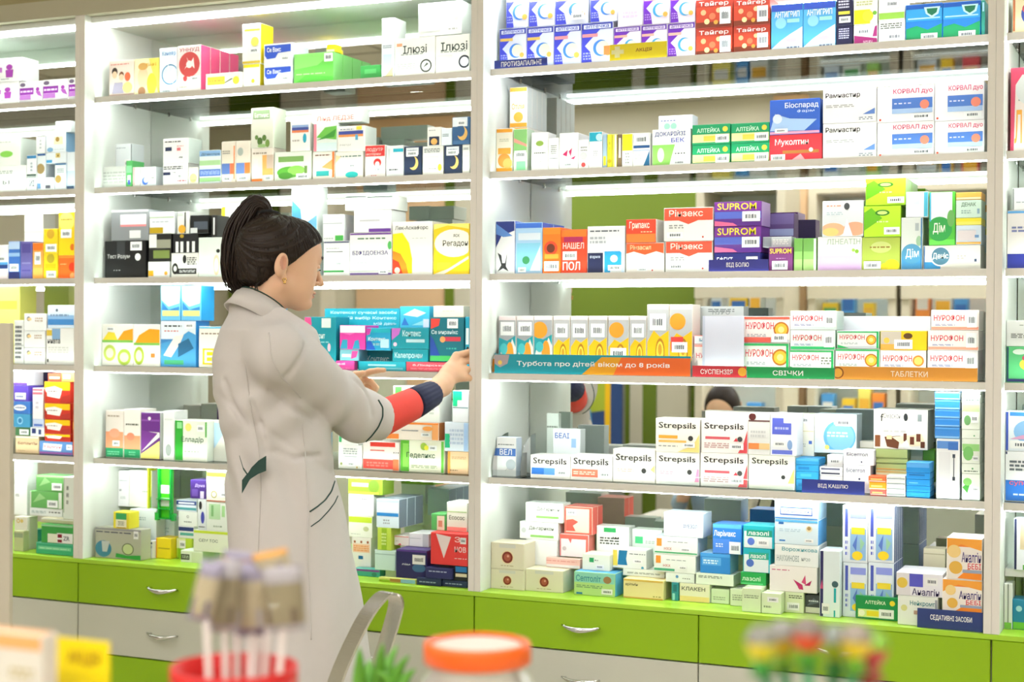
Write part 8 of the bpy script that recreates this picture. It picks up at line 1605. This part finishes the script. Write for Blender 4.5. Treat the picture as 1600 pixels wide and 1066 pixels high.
# cluster of round lollipops
t = .95; tops = [(1190, 1003, '7c7c70', 'd8c818', '3f9a3a', 0), (1222, 995, '84847c', 'd8a818', '7aa828', 1), (1262, 990, '766a60', 'd84818', '4a9a28', 0), (1305, 1003, '7c867c', 'b0b818', '3f8a3a', 1), (1338, 1000, '8a8070', 'e0c018', '6aa828', 0), (1362, 1012, '7ab028', 'c83a3a', 'b84a4a', 1)]
p = atT(1275, 1100, t); R0 = .055
root = empty('lollipop_stand', (p[0], p[1], CT)); tag(root, 'low round stand beneath the cluster of round lollipops', 'stand'); hs = max(.03, p[2]-CT-.02)
b = MB(); b.lathe([(.0001, .001), (R0, .001), (R0*.9, hs), (.0001, hs)], mat('green_plastic', '3a8a3a', .4, noise=.05), 40); b.build('stand_body', root, smooth=True)
for i, (x, y, c1, c2, c3, k_) in enumerate(tops):
    tt = t+.03*k_; q = atT(x, y, tt); root = empty('round_lollipop', tuple(q)); tag(root, 'round lollipop on a stick, '+['yellow collared with green stick', 'orange flecked beside yellow collared', 'red spotted in the middle', 'grey topped with olive skirt', 'bright yellow skirted', 'red skirted with red stick'][i], 'lollipop', 'round lollipops in the stand')
    b = MB(); rr = px_w(27, tt); m = [mat('wrap_'+k, k, .35, coat=.3, noise=.1, scale=80) for k in (c1, c2, c3)]
    prof = [(.0001, rr), (rr*.6, rr*.8), (rr*.95, rr*.3), (rr, 0), (rr*.8, -rr*.6), (rr*.5, -rr*1.0), (rr*.42, -rr*1.25), (rr*.75, -rr*1.9), (.0001, -rr*1.7)]
    b.lathe(prof, m[0], 24, mats=[m[0], m[0], m[0], m[1], m[1], m[2], m[2], m[2]]); b.build('wrapper', root, smooth=True)
    b = MB(); b.tube([V3(0, 0, -rr*1.6), V3(p[0], p[1], CT+hs*.8)*.9+V3(q[0], q[1], CT+hs*.8)*.1-q], .0035, mat('stick_red', 'c04040', .5, noise=.03) if i == 5 else mat('stick_green', '4a9a6a', .5, noise=.03), 8); b.build('stick', root, smooth=True)
# spiky plant
t = 1.62; p = atT(598, 1090, t); root = empty('potted_plant', (p[0], p[1], CT)); tag(root, 'spiky green succulent in a small pot', 'plant')
LEAF = mat('succulent_leaf', '5a9a2a', .45, noise=.2, scale=30); hp = .085
b = MB(); b.lathe([(.0001, .001), (.035, .001), (.045, hp), (.041, hp), (.04, hp-.01), (.0001, hp-.01)], mat('terracotta_pot', 'b87a50', .7, noise=.1), 32); b.build('pot', root, smooth=True)
for i, (x, y, ww) in enumerate([(562, 1012, 9), (578, 1030, 10), (598, 1006, 11), (622, 1008, 10), (640, 1024, 9), (552, 1046, 8), (650, 1046, 8), (610, 1036, 10), (588, 1050, 10)]):
    q = atT(x, y, t+(.03 if i % 2 else -.02)); tip = q-V3(p[0], p[1], CT); b = MB(); base = V3((i-4)*.006, (i % 3-1)*.008, hp-.008)
    P = [base*(1-s)+tip*s+V3(0, 0, .012*math.sin(s*math.pi)) for s in np.linspace(0, 1, 8)]
    b.tube(P, [.007, .0085, .0085, .0075, .006, .0045, .0028, .0006], LEAF, 8); b.build('leaf', root, smooth=True)
# carton and promotion card
t = 1.2; a = atT(2, 990, t); d_ = atY(66, 994, a[1]); x0 = a[0]-.03
b = MB(); w_ = d_[0]-x0; hh = d_[2]-CT; b.cbox(0, w_, 0, .018, 0, hh, paper('d8d4c8'), .0012, {4: paper('e8b078')}); 
print_face(b, 'r 0 .955 1 1 e8a868;l .55 .86 .9 .9 2 b8a868;l .5 .76 .95 .84 3 a09c90;l .5 .1 .95 .3 4 909090', 0, w_, 0, hh, 0)
tag(b.build('medicine_box', loc=(x0, d_[1], CT)), 'white box with orange lid band on the sales counter', 'box')
t = 1.25; a = atT(87, 995, t); d_ = atY(170, 997, a[1]); w_ = d_[0]-a[0]
b = MB(); hh = a[2]-CT; b.cbox(0, w_, 0, .002, 0, hh, paper('f0d808'), .0005); print_face(b, 'T .22 .91 .84 .965 8a4010 АКЦІЯ', 0, w_, 0, hh, 0)
b.box(0, w_, -.03, .03, 0.0002, .0015, ACRY)
tag(b.build('promotion_card', loc=(a[0], a[1], CT)), 'yellow promotion card standing on the sales counter', 'card')
# looped metal chair back
root = empty('metal_chair', tuple(atT(570, 1300, 3.0)*V3(1, 1, 0))); tag(root, 'polished metal chair with a looped back near the woman', 'chair'); base = np.array(root.location)
loop = [(517, 1085), (533, 1042), (552, 1000), (572, 962), (590, 938), (603, 928), (615, 930), (619, 945), (612, 975), (602, 1008), (592, 1040), (584, 1075), (578, 1110)]
v = []; b = MB(); N_ = 60; LP = [atT(x, y, 3.0+.02*i/12)-base for i, (x, y) in enumerate(loop)]
dep = np.array(FW)*V3(1, 1, 0); dep /= np.linalg.norm(dep); bwid = (np.array(RT)*.7-dep*.7)
for i in range(N_+1):
    c_ = cr(LP, i/N_); tg = cr(LP, min(1, i/N_+.01))-cr(LP, max(0, i/N_-.01)); tg /= np.linalg.norm(tg); nn = np.cross(tg, bwid); nn /= np.linalg.norm(nn)
    for u, w_ in ((-.021, -.0025), (.021, -.0025), (.021, .0025), (-.021, .0025)): v.append(c_+bwid*u+nn*w_)
b.mesh(v, [(4*i+j, 4*i+(j+1) % 4, 4*i+4+(j+1) % 4, 4*i+4+j) for i in range(N_) for j in range(4)]+[(3, 2, 1, 0), tuple(4*N_+j for j in range(4))], STEEL); b.build('back_loop', root)
lo1 = LP[0]; lo2 = LP[-1]; s1 = V3(lo1[0]-.03, lo1[1]-.03, .46); s2 = V3(lo2[0]+.03, lo2[1]+.1, .46)
b = MB(); b.tube([lo1, s1], .011, STEEL, 10); b.tube([lo2, s2], .011, STEEL, 10); b.build('back_upright', root, smooth=True)
mid = (s1+s2)/2; b = MB(); b.lathe([(.0001, .44), (.19, .44), (.2, .455), (.19, .47), (.0001, .465)], STEEL, 40, c=(mid[0]-.1, mid[1]-.08, 0)); b.build('seat', root, smooth=True)
for sx, sy in ((-1, -1), (1, -1), (1, 1), (-1, 1)):
    b = MB(); b.tube([V3(mid[0]-.1+sx*.12, mid[1]-.08+sy*.12, .45), V3(mid[0]-.1+sx*.19, mid[1]-.08+sy*.19, .002)], .012, STEEL, 10); b.build('leg', root, smooth=True)
# beige post at the aisle
p = atY(15, 700, -.75); zt = atY(10, 505, -.75)[2]
b = MB(); b.cbox(p[0]-.32, p[0], -.75, -.735, .0, zt, mat('partition_laminate', 'c8c0ac', .5, noise=.02), .002)
tag(b.build('partition_panel'), 'low beige partition panel hiding the foot of the farthest cabinet', 'partition')

# ------------------------------------------------------------------ the shop behind the camera, seen in the mirrors
VY = 2*DEP
def mir(px_, py_, Yr):                 # place a thing at depth Yr so that the mirror shows it there
    q = atY(px_, py_, VY-Yr); return q[0], q[2]
xg0 = mir(930, 400, YB)[0]; xg1 = mir(1208, 400, YB)[0]; zg = mir(1150, 200, YB)[1]
struct('wall_south_green', GWALL, (-4.6, xg1, YB+.001, YB+.03, 0, 2.75))
struct('wall_south_peach', PEACH, (xg1+.01, mir(1262, 400, YB)[0], YB+.001, YB+.06, 0, CEIL-.01), (-5.75, -4.95, YB+.001, YB+.03, 0, CEIL-.01))
struct('wall_south_lime', GWALL, (-6.9, -6.45, YB+.001, YB+.03, 0, 2.7), (-5.0, -4.93, YB+.031, YB+.05, .6, 2.6))
struct('pillar_1', PLASTER, (-6.3, -5.95, YB+.001, YB+.22, 0, CEIL-.001))
xd0, zd = mir(992, 588, YB); xd1 = mir(1082, 588, YB)[0]; xm_ = mir(1012, 588, YB)[0]
b = MB(); b.box(xd0, xd1, YB+.03, YB+.10, 0, 1.30, mat('door_laminate', 'cfcab6', .5, noise=.02)); b.box(xm_, xm_+.10, YB+.10, YB+.105, .02, 1.29, GWALL); b.build('door_1', kind='structure')
def show_case(x0, x1, yb, label, head, seed, lit=True):
    root = empty('display_case', ((x0+x1)/2, yb, 0)); tag(root, label, 'display case', 'lit display cases across the shop'); L = -(x0+x1)/2
    fr = mat('case_frame', 'd4cdb8', .5, noise=.02); b = MB()
    for x in (x0, x1-.05): b.box(x+L, x+.05+L, .002, .4, 0.001, 2.35, fr)
    b.box(x0+L+.05, x1+L-.05, .002, .02, 0.001, 2.35, WHITE); b.box(x0+L+.05, x1+L-.05, .002, .4, 2.3, 2.35, fr); b.build('frame', root)
    b = MB(); b.box(x0+L, x1+L, .40, .42, 1.63, 1.78, fr); b.build('rail', root)
    b = MB(); b.box(x0+L+.06, x1+L-.06, .42, .425, 1.80, 1.92, head); b.build('header_strip', root)
    R_ = random.Random(seed)
    for z in (.4, .85, 1.15, 1.5, 1.95):
        s = MB(); s.box(x0+L+.051, x1+L-.051, .021, .38, z-.015, z, WHITE); s.build('shelf', root)
        s = MB(); s.box(x0+L+.06, x1+L-.06, .33, .36, z-.022, z-.0155, LEDM if lit else WHITE); s.build('light_strip', root)
        x = x0+.07
        while x < x1-.16:
            w_ = R_.uniform(.06, .12); h_ = R_.uniform(.10, .22)
            col = R_.choice(['e8ecea', 'e8ecea', 'd8e4f0', 'f0c83a', 'e88a3a', '4a90d0', 'c84a50', '9ac86a', 'f0e070', 'e0e8e4'])
            o = MB(); o.cbox(-w_/2, w_/2, 0, .1, 0, h_, paper(col), .001); o.poly([(w_/2*.8, .1003, h_*.3), (-w_/2*.8, .1003, h_*.3), (-w_/2*.8, .1003, h_*.7), (w_/2*.8, .1003, h_*.7)], paper(R_.choice(['f4f4f4', '3a6ab0', 'e8b040', '58a060'])))
            tag(o.build('shop_carton', loc=(x+w_/2, yb+.2, z+.0005)), 'coloured carton in the lit cases, seen only in the mirrors', 'box', 'cartons mirrored from across the shop'); x += w_+R_.uniform(.01, .06)
    return root
xa = mir(1268, 400, YB)[0]; xb = mir(1400, 400, YB)[0]
show_case(mir(1262, 500, YB+.4)[0], mir(1400, 500, YB+.4)[0], YB, 'lit display case with blue header strip across the shop', paper('3f6cb8'), 4)
show_case(mir(1408, 500, YB+.4)[0], mir(1560, 500, YB+.4)[0], YB, 'lit display case with red header strip across the shop', paper('c84450'), 5)
show_case(mir(1090, 500, YB+.75)[0], mir(1228, 500, YB+.75)[0], YB+.4, 'lit display case with purple header strip across the shop', paper('8a4a9a'), 6)
# poster and seated cashier
x0, z0 = mir(896, 686, YB+.5); x1, z1 = mir(972, 590, YB+.5)
b = MB(); b.box(x0-.1, x1, YB+.48, YB+.5, z0-.25, z1, paper('2f4a80')); w_ = x1-x0; yq = YB+.5015
b.poly([(x0-.1, yq, z0+.15), (x1-.1, yq, z0+.2), (x1-.1, yq, z1-.01), (x0-.1, yq, z1-.01)][::-1], paper('a8b83a'))
b.poly([(x0, yq+.001, z0+.02), (x1-.2, yq+.001, z0+.0), (x1-.22, yq+.001, z0+.2), (x0+.02, yq+.001, z0+.22)][::-1], paper('5aa0c8'))
b.poly([(x1-.12, yq+.001, z0-.1), (x1-.08, yq+.001, z0-.1), (x1-.08, yq+.001, z1-.02), (x1-.12, yq+.001, z1-.02)][::-1], paper('f0c020'))
b.box(x0-.1, x1, YB+.44, YB+.479, 0.001, z1, fr_ := mat('stand_frame', '8a8c88', .5, noise=.03))
tag(b.build('poster_stand'), 'blue and yellow poster stand mirrored behind the wide bay\'s fifth shelf', 'poster')
cx, cz = mir(1128, 607, -2.95); dz = cz-1.06
b = MB()
def cash(P):
    c = V3(cx, -2.95, dz); d = s_ell(P, c+V3(0, 0, .93+.02), (.078, .095, .11)); d = smin(d, s_cap(P, c+V3(0, 0, .88), c+V3(0, -.03, .74), .05, .055), .03)
    d = smin(d, s_ell(P, c+V3(0, -.05, .52), (.17, .11, .24)), .05)
    for s in (-1, 1):
        d = smin(d, s_cap(P, c+V3(s*.16, -.04, .70), c+V3(s*.2, .06, .48), .045, .038), .03); d = smin(d, s_cap(P, c+V3(s*.2, .06, .48), c+V3(s*.1, .25, .56), .036, .026), .02)
        d = smin(d, s_cap(P, c+V3(s*.09, -.03, .32), c+V3(s*.1, .3, .34), .075, .055), .04); d = smin(d, s_cap(P, c+V3(s*.1, .3, .34), c+V3(s*.1, .3, .06), .05, .035), .02)
    return d

lo = V3(cx-.3, -3.25, .0); hi = V3(cx+.3, -2.5, 1.2)
p, f = sdf_mesh(cash, lo, hi, .012)
b = MB(); JK = mat('pale_blue_blouse', '9cb4c8', .8, noise=.05); TRD = mat('dark_trousers', '2a2c34', .8, noise=.1)
P_ = np.array(p)
for q in f:
    c = P_[list(q)].mean(0)-V3(cx, -2.95, dz); m = SKIN if (c[2] > .80 or (c[1] > .16 and c[2] > .5)) else (TRD if c[2] < .40 else JK)
    k = b.mi(m); b.f.append(q); b.m.append(k)
b.v = [tuple(v) for v in p]
o = b.build('person', smooth=True); tag(o, 'dark-haired seated person whose head shows in the mirror of the banner bay', 'person')
hp_, hf_ = sdf_mesh(lambda P: smax(s_ell(P, V3(cx, -2.965, .965+dz), (.09, .105, .118)), (P[..., 1]+2.95-.06)*.8+(.975+dz-P[..., 2])*.6, .01), V3(cx-.12, -3.1, .82+dz), V3(cx+.12, -2.82, 1.12+dz), .008)
h = MB(); h.mesh(hp_, hf_, HAIRM); h.build('hair', o, smooth=True)
st = empty('office_stool', (cx, -2.98, 0)); tag(st, 'round grey office stool beneath the seated person', 'stool')
sz = max(.2, .235+dz)
b = MB(); b.lathe([(.0001, sz-.05), (.17, sz-.05), (.18, sz-.02), (.17, sz), (.0001, sz)], mat('grey_fabric', '6a6c70', .9, noise=.1), 32); b.build('seat', st, smooth=True)
b = MB(); b.tube([V3(0, 0, sz-.05), V3(0, 0, .06)], .025, CHROME, 12)
b.lathe([(.0001, .002), (.2, .002), (.18, .03), (.03, .06), (.0001, .06)], CHROME, 32); b.build('pedestal', st, smooth=True)
# low desk with a dark screen
x0, z1 = mir(1112, 768, -2.2); x1, z0 = mir(1215, 840, -2.2)
if x0 > x1: x0, x1 = x1, x0
dk = .48
b = MB(); b.box(x0-.35, x1+.02, -2.45, -1.95, dk-.03, dk, WOODC)
desk = b.build('low_desk'); tag(desk, 'low pale desk by the sales counter carrying a dark screen', 'desk')
for sx, sy in ((x0-.33, -2.43), (x0-.33, -2.0), (x1-.03, -2.43), (x1-.03, -2.0)):
    b = MB(); b.box(sx, sx+.03, sy, sy+.03, .001, dk-.0302, fr_); b.build('leg', desk)
root = empty('computer_monitor', ((x0+x1)/2, -2.2, dk)); tag(root, 'dark computer monitor on the low desk', 'monitor')
hw = (x1-x0)/2; b = MB(); b.cbox(-hw, hw, -.015, .015, .06, max(.2, z1-dk), mat('dark_plastic', '1a1c20', .35, noise=.1), .004); b.build('screen', root)
b = MB(); b.box(-.02, .02, -.02, .0, .004, .062, mat('dark_plastic', '1a1c20')); b.box(-.1, .1, -.07, .07, .0005, .004, mat('dark_plastic', '1a1c20')); b.build('stand', root)
for k, (c_, h_, l_) in enumerate((('e8c820', .03, 'yellow binder lying on the low desk'), ('303234', .05, 'black paper tray lying on the yellow binder'), ('e8e4dc', .02, 'white papers on the black paper tray'))):
    b = MB(); zz = dk+.0005+sum((.03, .05)[:k])+.0005*k; b.cbox(0, .22, 0, .3, 0, h_, paper(c_), .002)
    tag(b.build(('binder', 'paper_tray', 'paper_pile')[k], loc=(x0-.32, -2.42, zz)), l_, ('binder', 'tray', 'paper')[k])
